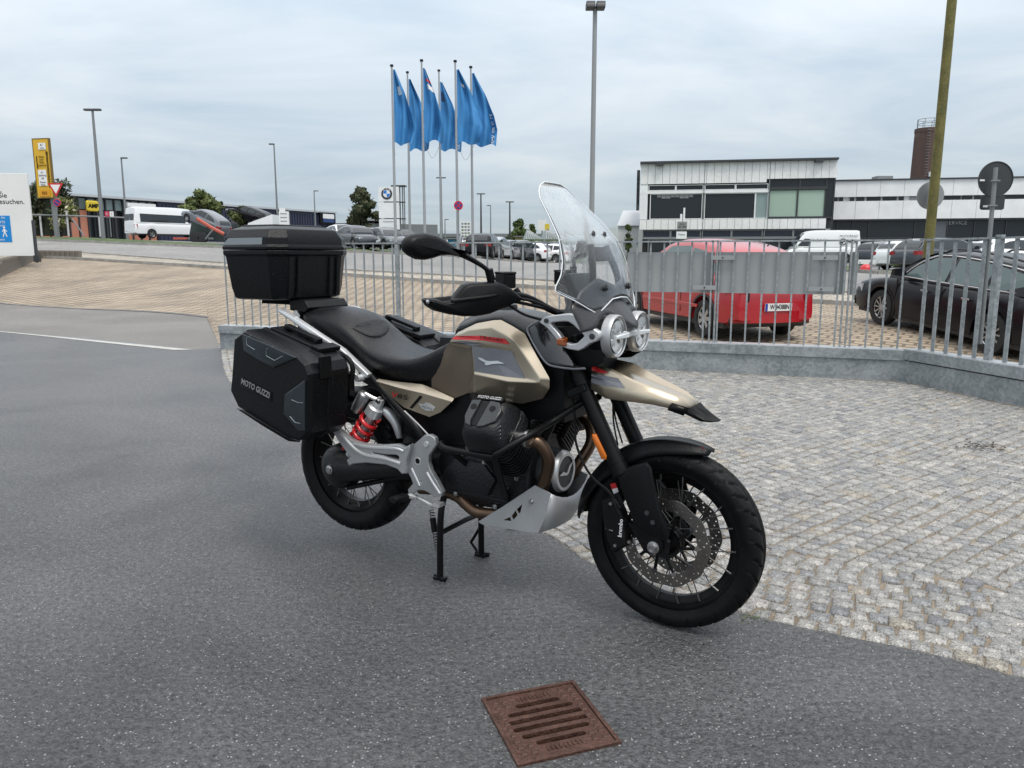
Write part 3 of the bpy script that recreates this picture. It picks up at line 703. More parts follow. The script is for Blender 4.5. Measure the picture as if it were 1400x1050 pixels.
for za, xa in ((P(779, 486, -.105).z + .03, P(779, 486, -.105).x - .01), (P(797, 534, -.105).z, P(797, 534, -.105).x)):
    MB().box((xa - .015, 0, za), (.085, .27, .035), Matrix.Rotation(math.radians(-26), 3, 'Y')).build('triple_clamp', mt_blackmetal, bike, bevel=.01)

# ---- front mudguard
def mud():
    rings = []; n = 34
    for i in range(n + 1):
        t = i / n; a = math.radians(68 + (177 - 68) * t); hw = lin(t, [(0, .030), (.07, .055), (.16, .070), (.5, .076), (.85, .072), (1, .055)]); rr = lin(t, [(0, .356), (.2, .352), (.6, .352), (1, .36)])
        drop = lin(t, [(0, .006), (.1, .022), (.3, .04), (.55, .055), (.8, .035), (1, .012)])
        row = []
        for k in range(13):
            q = -1 + 2 * k / 12; y = hw * q; r = rr + .010 * (1 - q * q) - drop * max(0, abs(q) - .45) ** 1.6 * 2.6
            if abs(abs(q) - .42) < .1: r += .003
            row.append(FC + V((r * math.cos(a), y, r * math.sin(a))))
        rings.append(row)
    return MB().loft(rings, False, False)
mg = mud().build('front_mudguard', mt_black, bike, ang=40, solid=.003)
fl = MB(); 
fa, fb = P(837.5, 661, -.079), P(845.5, 682, -.079); 
for k in range(3):
    a = fa + (fb - fa) * (k / 3); b = fa + (fb - fa) * ((k + .98) / 3); s_ = V((.010, 0, .004)); fl.add([a - s_, b - s_, b + s_, a + s_, a - s_ + V((0, .002, 0)), b - s_ + V((0, .002, 0)), b + s_ + V((0, .002, 0)), a + s_ + V((0, .002, 0))], [(0, 1, 2, 3), (4, 5, 6, 7), (0, 1, 5, 4), (1, 2, 6, 5), (2, 3, 7, 6), (3, 0, 4, 7)], k)
fl.build('flag_sticker', [mt_red, mt_white, mt_green], mg, ang=0, label='small red, white and green flag sticker on the mudguard side')
fl = MB()
for k in range(3):
    a0 = math.radians(72 + k * 3.2); a1 = math.radians(72 + (k + .96) * 3.2)
    for y0, y1 in ((-.026, -.014),): fl.add([FC + V((.3645 * math.cos(a), y, .3645 * math.sin(a))) for a, y in ((a0, y0), (a1, y0), (a1, y1), (a0, y1))], [(0, 1, 2, 3)], k)
fl.build('flag_sticker', [mt_red, mt_white, mt_green], mg, ang=0, label='small red, white and green flag sticker on the mudguard tip')

# ---- beak: gold upper mudguard with a black lip
st = [  # lower edge pixel, y ; ridge pixel, y ; inner dip (dz, y) ; centre dz
 ((808, 532), .118, (812, 500), .098), ((828, 545), .122, (836, 505), .096), ((858, 549), .118, (868, 521), .088), ((890, 553), .100, (900, 533), .072), ((913, 558), .082, (925, 542.5), .056), ((935, 566), .06, (947, 556), .04), ((958, 577), .042, (966, 571), .024)]
rings = []
for (lu, lv), ly, (ru, rv), ry in st:
    lo = P(lu, lv, -ly); ri = P(ru, rv, -ry); md = lo.lerp(ri, .5) + V((0, -.008, 0))
    t = len(rings) / (len(st) - 1)
    dip = .030 * (1 - t) ** 1.2
    inn = ri + V((0, ry * .40, -dip * .8)); ce = V((ri.x + .01, 0, ri.z - dip + .006 * t + .004))
    half = [lo, md, ri + V((0, -.005, -.004)), ri + V((0, .004, .001)), inn]
    rings.append(half + [ce] + [V((p.x, -p.y, p.z)) for p in reversed(half)])
mb = MB(); mb.loft(rings[:6], False, False); beak = mb.build('beak', mt_gold, bike, ang=28, solid=.004)
# black lip: the front of the nose in black, with a collar that laps back under the gold
tipP = P(985, 575, 0); lastr = rings[-1]
nose = [rings[4], rings[5], lastr]
for k, (sx, sy) in enumerate(((.55, .75), (.92, .40), (1.0, .12))):
    nose.append([V((p.x + (tipP.x - p.x) * sx, p.y * sy, p.z + (tipP.z - p.z) * sx - .004 * abs(q - 5) / 5)) for q, p in enumerate(lastr)])
def shell(r, up): return [p + V((0, -.003 if p.y < 0 else .003 if p.y > 0 else 0, .0025 if up else -.004)) for p in r]
m = MB(); m.loft([shell(r, True) for r in nose[1:]], False, False)
for side in (0, 1):                                     # collars along the lower edges
    rows = []
    for r in nose[:2]:
        rr = r if not side else r[::-1]; o_ = V((0, -.0035 if not side else .0035, -.002)); rows.append([rr[0] + o_ + V((0, 0, -.004)), rr[0].lerp(rr[1], .5) + o_, rr[1].lerp(rr[2], .2) + o_])
    rr = (nose[1] if not side else nose[1][::-1]); rows[1] = [rr[0] + o_ + V((0, 0, -.004)), rr[1] + o_, rr[2] + o_]
    m.loft(rows, False, False)
m.build('beak_lip', mt_black, beak, ang=40, solid=.005)
def decal(pts, y, mt, name, par, th=.002):
    return MB().prism([P(u, v, -y) for u, v in pts], (0, -th, 0)).build(name, mt, par, ang=0)
def on_beak(u, v, off=.002):                            # drop a print onto the right flank of the beak
    best = None
    for i in range(5):
        for a, b in ((0, 1), (1, 2)):
            q = [rings[i][a], rings[i][b], rings[i + 1][b], rings[i + 1][a]]
            for tri in ((q[0], q[1], q[2]), (q[0], q[2], q[3])):
                n = (tri[1] - tri[0]).cross(tri[2] - tri[0])
                if n.length < 1e-9: continue
                n.normalize(); o, d = _br(u, v); o = V(o); d = V(d)
                dn = d.dot(n)
                if abs(dn) < 1e-6: continue
                p = o + d * ((tri[0] - o).dot(n) / dn); ins_ = all(((tri[(k + 1) % 3] - tri[k]).cross(p - tri[k])).dot(n) >= -2e-5 for k in range(3))
                if ins_: best = p + (n if n.y < 0 else -n) * off
    return best or P(u, v, -.13)
def beakprint(loop, mt, name):
    pts = []
    for (a, b), (c, d) in zip(loop, loop[1:] + loop[:1]):
        for k in range(4): pts.append(on_beak(a + (c - a) * k / 4, b + (d - b) * k / 4))
    c = sum(pts, V()) / len(pts); cc = on_beak(sum(q[0] for q in loop) / len(loop), sum(q[1] for q in loop) / len(loop))
    MB().add(pts + [cc], [(i, (i + 1) % len(pts), len(pts)) for i in range(len(pts))]).build(name, mt, beak, ang=0)
beakprint([(809, 502), (813, 500.5), (833, 510.5), (822, 510), (809, 507)], mt_red, 'red_flash')
beakprint([(808.5, 511), (822, 513), (845, 517), (855, 531), (822, 527), (809, 523)], mt_grey, 'grey_flash')

# ---- headlamps
HX = -.202; HZ = 1.050; HR = .072
mt_lens = M('lamp_glass', (1, 1, 1), .02, trans=1.0)
mt_reflect = M('lamp_reflector', (.90, .92, .94), .45, metal=.6)
mt_drl = M('daylight_bar', (.75, .77, .79), .25, metal=.4, coat=.6)
for s in (-1, 1):
    c = V((HX, s * .104, HZ)); rz = Matrix.Rotation(0, 4, 'Z')
    h = MB().lathe([(.0665, .006), (.067, .020), (.0705, .023), (.074, .019), (.0755, .008), (.0755, -.010), (.072, -.014)], c, 'x', 40).build('headlamp', mt_cast, bike)
    MB().lathe([(.073, -.010), (.073, -.05), (.06, -.07), (0, -.07)], c, 'x', 32).build('lamp_barrel', mt_black, h)
    MB().lathe([(.001, -.022), (.022, -.019), (.030, -.015), (.031, -.008), (.045, -.006), (.058, .004), (.0665, .014)], c, 'x', 40).build('reflector', mt_reflect, h)
    m = MB(); m.lathe([(.0, -.02), (.018, -.018), (.02, -.004), (.016, .002), (0, .004)], c + V((0, 0, -.028)), 'x', 20); m.lathe([(.0, -.02), (.018, -.018), (.02, -.004), (.016, .002), (0, .004)], c + V((0, 0, .03)), 'x', 20)
    m.box(c + V((-.012, 0, -.028)), (.012, .05, .002)); m.box(c + V((-.012, 0, .012)), (.012, .06, .002)); m.build('projector', mt_chrome, h)
    MB().lathe([(0, .030), (.03, .0275), (.052, .021), (.0655, .012)], c, 'x', 40).build('lens', mt_lens, h, solid=.0025)
    m = MB(); m.puff([c + V((.022, -s * .060, -.010)), c + V((.020, s * .044, -.008)), c + V((.020, s * .045, .006)), c + V((.022, -s * .060, .012))], (.016, 0, 0), .004)
    m.build('daylight_bar', mt_drl, h, label='pale light bar across the lamp')
MB().puff([V((HX - .005, -.04, HZ - .012)), V((HX - .005, .04, HZ - .012)), V((HX - .005, .052, HZ)), V((HX - .005, .04, HZ + .014)), V((HX - .005, .012, HZ + .012)), V((HX - .005, 0, HZ + .022)), V((HX - .005, -.012, HZ + .012)), V((HX - .005, -.04, HZ + .014)), V((HX - .005, -.052, HZ))], (.032, 0, 0), .006).build('lamp_bridge', mt_silver, bike)
MB().loft([[V((x, y * k, z)) for y, z in ((-.155, HZ + .06), (-.165, HZ - .03), (-.12, HZ - .085), (.12, HZ - .085), (.165, HZ - .03), (.155, HZ + .06), (.07, HZ + .08), (-.07, HZ + .08))] for x, k in ((HX - .22, .8), (HX - .10, 1), (HX - .045, .95))]).build('lamp_housing', mt_black, bike, ang=30)

# ---- windscreen and cowl: one swept surface, centre line and half width by height
def scr(z, t, off=0, wide=1.):
    wz = lin(z, [(1.09, .29), (1.2, .305), (1.225, .298), (1.26, .272), (1.30, .256), (1.37, .237), (1.45, .203), (1.52, .162), (1.555, .128), (1.575, .098), (1.588, .06)]) * wide
    xe = lin(z, [(1.09, -.205), (1.18, -.222), (1.25, -.240), (1.31, -.258), (1.38, -.292), (1.45, -.358), (1.54, -.458), (1.588, -.502)])
    y = wz * t; x = xe - .062 * (abs(y) / .25) ** 2
    return V((x + off, y, z))
def zlow(t):                                            # scalloped lower edge
    a = abs(t)
    return lin(a, [(0, 1.180), (.2, 1.176), (.33, 1.158), (.46, 1.138), (.54, 1.130), (.64, 1.146), (.8, 1.176), (.95, 1.20), (1, 1.21)])
rows = []
for i in range(41):
    t = -1 + 2 * i / 40; z0 = zlow(t); z1 = 1.588 - .0 * abs(t); row = []
    for j in range(29):
        z = z0 + (z1 - z0) * j / 28; pinch = 1.0
        if 1.17 < z < 1.29 and False: pinch = .93
        row.append(scr(z, t, 0, pinch))
    rows.append(row)
mt_screen = M('clear_windscreen', (.97, .985, .99), .04, trans=1.0)
b_ = mt_screen.node_tree.nodes['Principled BSDF']; b_.inputs['IOR'].default_value = 1.38
nn_ = mt_screen.node_tree.nodes; ll_ = mt_screen.node_tree.links
tcx = nn_.new('ShaderNodeTexCoord'); vx = nn_.new('ShaderNodeTexVoronoi'); vx.inputs['Scale'].default_value = 210; ll_.new(tcx.outputs['Object'], vx.inputs[0])
mrx = nn_.new('ShaderNodeMapRange'); mrx.inputs[1].default_value = .30; mrx.inputs[2].default_value = .15; ll_.new(vx.outputs['Distance'], mrx.inputs[0])
sx_ = nn_.new('ShaderNodeSeparateColor'); ll_.new(vx.outputs['Color'], sx_.inputs[0]); gx = nn_.new('ShaderNodeMath'); gx.operation = 'GREATER_THAN'; gx.inputs[1].default_value = .6; ll_.new(sx_.outputs[0], gx.inputs[0])
mx_ = nn_.new('ShaderNodeMath'); mx_.operation = 'MULTIPLY'; ll_.new(mrx.outputs[0], mx_.inputs[0]); ll_.new(gx.outputs[0], mx_.inputs[1])
bx_ = nn_.new('ShaderNodeBump'); bx_.inputs['Strength'].default_value = .16; bx_.inputs['Distance'].default_value = .002; ll_.new(mx_.outputs[0], bx_.inputs['Height']); ll_.new(bx_.outputs[0], b_.inputs['Normal'])
# a haze of rain film: part of the pane scatters like fine droplets
ws = MB().loft(rows, False, False).build('windscreen', mt_screen, bike, ang=60, solid=.004)
edge = [rows[0][j] for j in range(28, -1, -1)] + [r[0] for r in rows[1:]] + [rows[-1][j] for j in range(1, 29)]
topedge = [r[-1] for r in rows]
mt_edge = M('screen_rim', (.62, .66, .68), .25, coat=.4)
MB().tube(edge, .0024, 6).tube(topedge, .0024, 6).build('screen_rim', mt_edge, ws)
for t, z in ((-.30, 1.215), (.34, 1.215)):
    p = scr(z, t, .004); q = scr(z, t, -.02); MB().cyl(q, p, .013, 16).cyl(p, p + V((.006, 0, .002)), .009, 12).build('screen_bolt', mt_darkgrey, ws)
# slots in the screen and the adjuster frame behind it
for t, z in ((-.20, 1.40), (.20, 1.40)):
    p = scr(z, t, .003); MB().lathe([(.0, .002), (.011, .0), (.013, -.004), (0, -.004)], p, 'x', 16).build('screen_grommet', mt_darkgrey, ws)
fr_ = MB()
for s in (-1, 1): fr_.tube([scr(1.15, s * .40, -.05), scr(1.25, s * .36, -.035), scr(1.36, s * .25, -.03)], .012, 8, smooth=4)
fr_.box(scr(1.33, 0, -.045), (.02, .13, .05)); fr_.build('screen_bracket', mt_black, bike, ang=40)
rows = []
for i in range(25):
    t = -1 + 2 * i / 24; a = abs(t); row = []
    zt = lin(a, [(0, 1.22), (.45, 1.25), (.75, 1.21), (.9, 1.17), (1, 1.14)]); zb = lin(a, [(0, 1.072), (.12, 1.082), (.33, 1.124), (.5, 1.129), (.66, 1.112), (.8, 1.082), (1, 1.07)])
    for j in range(9):
        k = j / 8; z = zt + (zb - zt) * k; p = scr(max(z, 1.09), t, -.016, .84)
        p.x += (1 - .6 * a * a) * max(0, 1.175 - z) * .62; p.z = z
        if z < 1.09: p.x += (1.09 - z) * .1
        g = math.exp(-((a - .30) / .06) ** 2) * (k > .45); p.x -= .012 * g
        row.append(p)
    rows.append(row)
MB().loft(rows, False, False).build('nose_cowl', mt_cowl, bike, ang=40, solid=.004)

# ---- silver side frames with the indicators, glossy side panels
def both(mk):
    for s in (-1, 1): mk(s)
def mir(m, s): return m if s < 0 else m.mirrored()
def sideframe(s):
    outer = [(742, 440), (746, 435), (753, 433), (766, 431.5), (780, 429.6), (787, 431.5), (799, 443), (812, 449.5), (819.5, 454.5), (820.3, 460), (817, 464.5), (808, 468), (799.5, 474.5), (793, 477.5), (780, 475.5), (771, 472), (760, 457), (750.5, 446)]
    inner = [(753, 443), (757, 439), (772, 437.5), (780, 438), (786, 441.5), (797, 452), (803, 458.5), (801, 462), (792, 470), (784, 471.5), (774, 468.5), (764, 455)]
    y = .188
    def loc(u, v): p = P(u, v, -y); return (p.x, p.z)
    m = MB().fill([[loc(*q) for q in outer], [loc(*q) for q in inner]], .022, XZ((0, 0, 0), -y), bevel=.004)
    f_ = mir(m, s).build('side_frame', mt_silver, bike, ang=50)
    m = MB()
    for (u, v), r in (((747.5, 438.5), .0085), ((810, 460), .010)):
        p = P(u, v, -y - .014); m.cyl(p, p + V((0, -.006, 0)), r, 16); m.cyl(p + V((0, -.006, 0)), p + V((0, -.010, 0)), r * .6, 6)
    mir(m, s).build('frame_bolt', mt_darkgrey, f_)
    p = P(778, 467, -y + .01); ex = V((.55, -.8, 0)).normalized()
    m = MB().tube([p + V((.04, .03, .02)), p + V((.02, 0, .006))], [.016, .02], 12); mir(m, s).build('indicator_stem', mt_black, f_)
    q = p + V((.012, -.008, 0)); m = MB().loft([[q + V((.012 * a - .022, -.030 * b_, .016 * c)) for a, b_, c in rr] for rr in ([(1, 0, -1), (1, 0, 1), (-1, 0, 1), (-1, 0, -1)], [(1.3, .5, -1), (1.3, .5, 1), (-1.6, .5, .9), (-1.6, .5, -.9)], [(.7, 1.2, -.6), (.7, 1.2, .6), (-1.6, 1, .5), (-1.6, 1, -.5)])])
    mir(m, s).build('indicator', mt_amber, bike, bevel=.003)
    pan = [(724, 449), (743, 438), (751, 447), (763, 463), (774, 477), (781, 490), (787, 499.5), (799, 502), (790, 503.5), (775, 502), (760, 500), (748.5, 496), (737.5, 482), (728, 463)]
    m = MB().puff([P(u, v, -lin(v, [(435, .140), (503, .190)])) for u, v in pan], (0, -.010, .004), .006); pn = mir(m, s).build('side_panel', mt_blackgloss, bike, ang=40)
    edge_ = [(743, 436.8), (731, 442), (721, 450), (726, 463), (736.5, 482), (748, 497), (761, 501.5), (782, 504.3), (800, 503.8)]
    m = MB().tube([P(u, v, -lin(v, [(435, .146), (503, .196)])) for u, v in edge_], .0042, 8, smooth=3); mir(m, s).build('panel_edge', mt_grey, pn)
    m = MB().puff([P(u, v, -.150) for u, v in ((757, 446), (788, 446), (822, 468), (829, 493), (815, 501), (797, 502), (784, 488), (770, 468))], (0, -.012, 0), .008); mir(m, s).build('lamp_side_cover', mt_black, bike, ang=40)
both(sideframe)
from mathutils.bvhtree import BVHTree
def bvh_of(mb): return BVHTree.FromPolygons([V(p) for p in mb.v], mb.f)
def drape(px, tree, off=.002, sub=1, dflt=-.2):
    pts = []
    n = len(px)
    for i in range(n):
        a, b = px[i], px[(i + 1) % n]
        for k in range(sub):
            u, v = a[0] + (b[0] - a[0]) * k / sub, a[1] + (b[1] - a[1]) * k / sub
            o, d = _br(u, v); hit, nr, idx, ds = tree.ray_cast(V(o), V(d).normalized())
            if hit is None: pts.append(P(u, v, dflt))
            else:
                if nr.dot(V(d)) > 0: nr = -nr
                pts.append(hit + nr * off)
    return pts
def drapefill(px, tree, off, mt, name, par, sub=4, th=.0015, label=None):
    pts = drape(px, tree, off, sub); c = sum(pts, V()) / len(pts); n = len(pts)
    cu = sum(p[0] for p in px) / len(px); cv = sum(p[1] for p in px) / len(px); c = drape([(cu, cv)] * 1, tree, off)[0]
    nr = V()
    for i in range(n): nr += (pts[i] - c).cross(pts[(i + 1) % n] - c)
    nr.normalize(); o = V(_br(cu, cv)[0])
    if nr.dot(o - c) < 0: nr = -nr
    mb = MB(); q = [p + nr * th for p in pts]; mb.add(pts + q + [c + nr * th], [(n + i, n + (i + 1) % n, 2 * n) for i in range(n)] + [(i, (i + 1) % n, n + (i + 1) % n, n + i) for i in range(n)])
    return mb.build(name, mt, par, ang=0, label=label)
# ---- tank
tv = dict(t0=(627, 453.5, .115), t1=(652, 441.8, .125), t2=(675, 437.7, .13), t3=(685, 437.4, .132), t4=(701, 446, .14), t5=(717.5, 456, .15),
 f1=(732, 483, .175), f2=(751.6, 518, .195), f3=(751, 531.5, .19), f4=(742, 545, .165), b1=(714, 552, .158), b2=(693, 549, .155), b3=(677, 544, .15), b4=(649, 540, .142),
 A0=(621, 460, .128), A1=(640, 451, .15), A2=(672, 447.5, .165), A3=(690, 457, .176), A4=(704, 466, .185), A5=(720, 491, .2), A6=(737, 517, .212),
 B0=(615, 467, .137), B1=(652, 467.5, .166), B2=(700, 476.5, .181), C0=(645, 473, .16), C1=(701, 480, .176), C2=(720, 518.5, .2), C3=(691.5, 515, .196), C4=(648, 508.5, .174),
 D0=(648, 511.5, .184), D1=(695, 521.6, .212), D2=(737, 523, .216), K0=(613, 470, .132), K1=(634, 474.6, .138), K2=(644, 477, .148), K3=(646, 492, .150), K4=(644, 510, .152), K5=(641, 537, .140), K6=(617, 546, .138), K7=(590, 530, .128), K8=(590, 504, .126), K9=(603, 487, .128))
tf = ['t0 t1 A1 A0', 't1 t2 A2 A1', 't2 t3 A2', 't3 t4 A3 A2', 't4 t5 A4 A3', 't5 f1 A5 A4', 'f1 f2 A6 A5', 'A0 A1 B1 B0', 'A1 A2 A3 B2 B1', 'A3 A4 B2', 'B0 B1 C0 K2 K1 K0', 'B1 B2 C1 C0', 'A4 A5 C1 B2', 'A5 A6 C2 C1', 'C0 C1 C2 C3 C4', 'C4 C3 D1 D0', 'C3 C2 D2 D1', 'C2 A6 D2', 'A6 f2 f3 D2', 'D2 f3 f4 b1', 'D1 D2 b1 b2', 'D0 D1 b2 b3', 'D0 b3 b4', 'K2 C0 C4 K3', 'K3 C4 D0 K4', 'K4 D0 b4 K5']
kf = ['K0 K1 K9', 'K1 K2 K3 K9', 'K9 K3 K4 K8', 'K8 K4 K5 K7', 'K7 K5 K6']
keys = list(tv); pos = [P(u, v, -y) for u, v, y in tv.values()]
def half(faces):
    used = sorted({keys.index(k) for f_ in faces for k in f_.split()}); mp = {k: i for i, k in enumerate(used)}
    m = MB(); m.add([pos[k] for k in used], [tuple(mp[keys.index(k)] for k in f_.split()) for f_ in faces]); return m
th_ = half(tf); tree_tank = bvh_of(th_)
kn_ = half(kf); tree_knee = bvh_of(kn_)
tm = half(tf); tm.join(half(tf).mirrored())
tank = tm.build('fuel_tank', mt_gold, bike, bevel=.010, seg=3)
half(kf).build('knee_panel', mt_golddark, tank, bevel=.006); half(kf).mirrored().build('knee_panel', mt_golddark, tank, bevel=.006)
drapefill([(645.5, 473.5), (672, 476), (700.5, 480.5), (710, 500), (719, 517.5), (691.5, 514.2), (649, 507.8), (648.5, 492)], tree_tank, .001, mt_grey, 'tank_panel', tank, sub=5, label='grey panel on the tank flank')
drapefill([(624, 459.5), (655, 459), (690, 463), (697, 471), (660, 465.5), (618, 464)], tree_tank, .002, mt_red, 'red_stripe', tank, sub=5, label='red stripe along the tank')
drapefill([(615.5, 466.2), (640, 466.5), (662, 470.5), (645, 472.5), (630, 469.5)], tree_tank, .0015, mt_grey, 'grey_stripe', tank, sub=4)
def lettering(s, u0, v0, u1, v1, tree, px_h, mt, name, par, y=-.18, th=.0015, shear=0, align=1):
    a, b = drape([(u0, v0), (u1, v1)], tree, .0035)
    up = drape([((u0 + u1) / 2, (v0 + v1) / 2 - px_h)], tree, .0035)[0] - (a + b) / 2
    me = MB().text(s, 1, Matrix.Identity(4), 0); xs = [p[0] for p in me.v]; ys = [p[1] for p in me.v]
    W_ = (b - a).length; H_ = up.length; ex_ = (b - a).normalized(); ey_ = (up - ex_ * up.dot(ex_)).normalized(); ez_ = ex_.cross(ey_)
    mm = MB(); mm.v = []; cx0, cx1, cy0, cy1 = min(xs), max(xs), min(ys), max(ys)
    for x, y_, z in me.v:
        X = (x - cx0) / (cx1 - cx0) * W_; Y_ = ((y_ - cy0) / (cy1 - cy0) - .5) * H_; mm.v.append(tuple(a + ex_ * (X + shear * Y_) + ey_ * Y_ + ez_ * .003))
    mm.f = me.f; mm.m = me.m; return mm.build(name, mt, par, ang=0)
lettering('TRAVEL', 656, 460.5, 690, 465.5, tree_tank, 3.8, mt_black, 'lettering', tank, shear=.2)
# eagle emblem: two wings from a small body
def eagle(px, tree, name, mt, par, off=.003, th=.003): return drapefill(px, tree, off, mt, name, par, sub=1, th=th)
for loop in ([(654, 489), (659, 489.5), (665, 493), (671, 494), (668, 499), (664, 495.5), (659, 493)], [(664, 497), (672, 494), (681, 493.5), (691, 497.5), (681, 497.3), (673, 498), (668, 499.5), (664, 499)]):
    eagle(loop, tree_tank, 'eagle_emblem', mt_silver, tank)
# ---- black cover over the tank top
edge_ = [P(u, v, -y) for u, v, y in ((622, 458, .105), (627, 453.5, .115), (652, 441.8, .125), (675, 437.7, .13), (685, 437.4, .132), (701, 446, .14), (717.5, 456, .15), (735, 457, .15))]
crown = sorted([(p.x, p.z) for p in (P(628, 452, 0), P(640, 439, 0), P(655, 428, 0), P(680, 422, 0), P(702, 421, 0), P(724, 424, 0), P(748, 434, 0), P(775, 447, 0))])
rows = []
for p in edge_:
    zc = lin(p.x, crown); zc = max(zc, p.z + .004); hf = [V((p.x, p.y, p.z + .001)), V((p.x, p.y * .93, p.z + (zc - p.z) * .35)), V((p.x, p.y * .68, p.z + (zc - p.z) * .8)), V((p.x, p.y * .35, p.z + (zc - p.z) * .97))]
    rows.append(hf + [V((p.x, 0, zc))] + [V((q.x, -q.y, q.z)) for q in reversed(hf)])
tc_ = MB().loft(rows, False, False).build('tank_cover', M('satin_black_cover', (.010, .0105, .0115), .26, spec=.4, drops=.4), bike, ang=45, solid=.004)
MB().lathe([(0, .022), (.03, .022), (.036, .018), (.038, 0)], V((-.70, 0, lin(-.70, crown) - .004)), 'z', 28).build('fuel_cap', mt_darkgrey, tc_)
MB().loft([[V((x, y * k, z)) for y, z in ((-.115, .72), (-.135, .88), (-.09, 1.0), (.09, 1.0), (.135, .88), (.115, .72))] for x, k in ((-.98, .8), (-.80, .95), (-.60, 1), (-.47, 1), (-.39, .85))]).build('airbox', mt_black, bike)
# ---- seat
sst = [(-1.745, .09, 1.068, 1.058, 1.035), (-1.70, .13, 1.09, 1.07, 1.01), (-1.60, .15, 1.097, 1.066, .97), (-1.48, .157, 1.08, 1.036, .92), (-1.40, .158, 1.035, .993, .885), (-1.345, .16, .985, .957, .86), (-1.28, .162, .948, .924, .838), (-1.2, .166, .925, .906, .822), (-1.1, .166, .918, .903, .818), (-1.02, .156, .934, .92, .824), (-.95, .138, .975, .953, .838), (-.88, .118, 1.012, .99, .86), (-.815, .108, 1.047, 1.02, .90)]
def crom(tab, k):
    pts = [tuple(a) for a in tab]; out = []
    for i in range(len(pts) - 1):
        a, b, c, d = pts[max(i - 1, 0)], pts[i], pts[i + 1], pts[min(i + 2, len(pts) - 1)]
        for j in range(k):
            t = j / k; out.append(tuple(.5 * (2 * q + (r - p) * t + (2 * p - 5 * q + 4 * r - s) * t * t + (3 * q - p - 3 * r + s) * t ** 3) for p, q, r, s in zip(a, b, c, d)))
    return out + [pts[-1]]
rows = []
for x, w_, zc, ze, zb in crom(sst, 4):
    hf = [(-w_ * .84, zb), (-w_ * .97, zb + (ze - zb) * .45), (-w_ * 1.0, ze - .022), (-w_ * .985, ze - .006), (-w_ * .93, ze + .004), (-w_ * .75, ze + (zc - ze) * .45 + .004), (-w_ * .4, ze + (zc - ze) * .88 + .002)]
    rows.append([V((x, y, z)) for y, z in hf] + [V((x, 0, zc))] + [V((x, -y, z)) for y, z in reversed(hf)])
sm = MB().loft(rows, True, True); tree_seat = bvh_of(sm)
seat = sm.build('seat', mt_seat, bike, ang=60)
pp = drape([(482, 449.5), (490, 444), (500, 440.5), (510, 438.5), (520, 438), (528, 440), (532.5, 445), (532, 451), (528, 457), (520, 461), (511, 461.5), (501, 459), (491, 454.5)], tree_seat, 0, 3); pc = sum(pp, V()) / len(pp); pn = V((.35, -.2, .9)).normalized(); n = len(pp)
mb = MB(); mb.loft([[p - pn * .004 for p in pp], [p + pn * .004 for p in pp], [p.lerp(pc, .10) + pn * .0085 for p in pp], [p.lerp(pc, .5) + pn * .009 for p in pp]]); mb.build('pillion_pad', M('seat_insert', (.009, .009, .010), .42, bump=.3, bscale=600, drops=.3, spec=.3), seat, ang=50)
# ---- gold side cover
def cover(s):
    vv = dict(a=(511, 516.5, .150), b=(540, 521, .152), c=(577, 525, .145), d=(592, 531, .142), e=(621, 544.5, .150), a2=(514, 521, .168), b2=(545, 530, .172), c2=(578, 537.5, .176), e2=(618, 549, .165), f=(602, 564, .168), g=(587, 570.5, .165), h=(552, 557.5, .168), i=(528, 538, .166))
    ks = list(vv); ps = [P(u, v, -y) for u, v, y in vv.values()]
    fc = ['a b b2 a2', 'b c c2 b2', 'c d c2', 'd e c2', 'e e2 c2', 'a2 b2 i', 'b2 c2 h i', 'c2 e2 f g h']
    m = MB(); m.add(ps, [tuple(ks.index(k) for k in q.split()) for q in fc]); tr = bvh_of(m)
    o = mir(m, s).build('side_cover', mt_gold, bike, bevel=.005, solid=.006)
    if s < 0:
        drapefill([(574.5, 540.5), (577.5, 542.5), (563.5, 558.5), (560.5, 557)], tr, .0015, mt_black, 'slot', o)
        lettering('85', 545, 540.5, 558.5, 544, tr, 6.5, mt_black, 'lettering', o, shear=.25)
        lettering('V', 536.5, 538, 544.5, 541, tr, 7.5, mt_red, 'lettering', o, shear=.25)
        drapefill([(572.5, 551.5), (578, 553), (583, 550), (588, 551.5), (595, 557), (592.5, 561.5), (583, 561), (577.5, 558)], tr, .0015, mt_silver, 'badge', o, sub=2)
        lettering('MOTO', 578.5, 555.5, 592, 559.5, tr, 3.2, mt_black, 'badge_lettering', o)
both(cover)
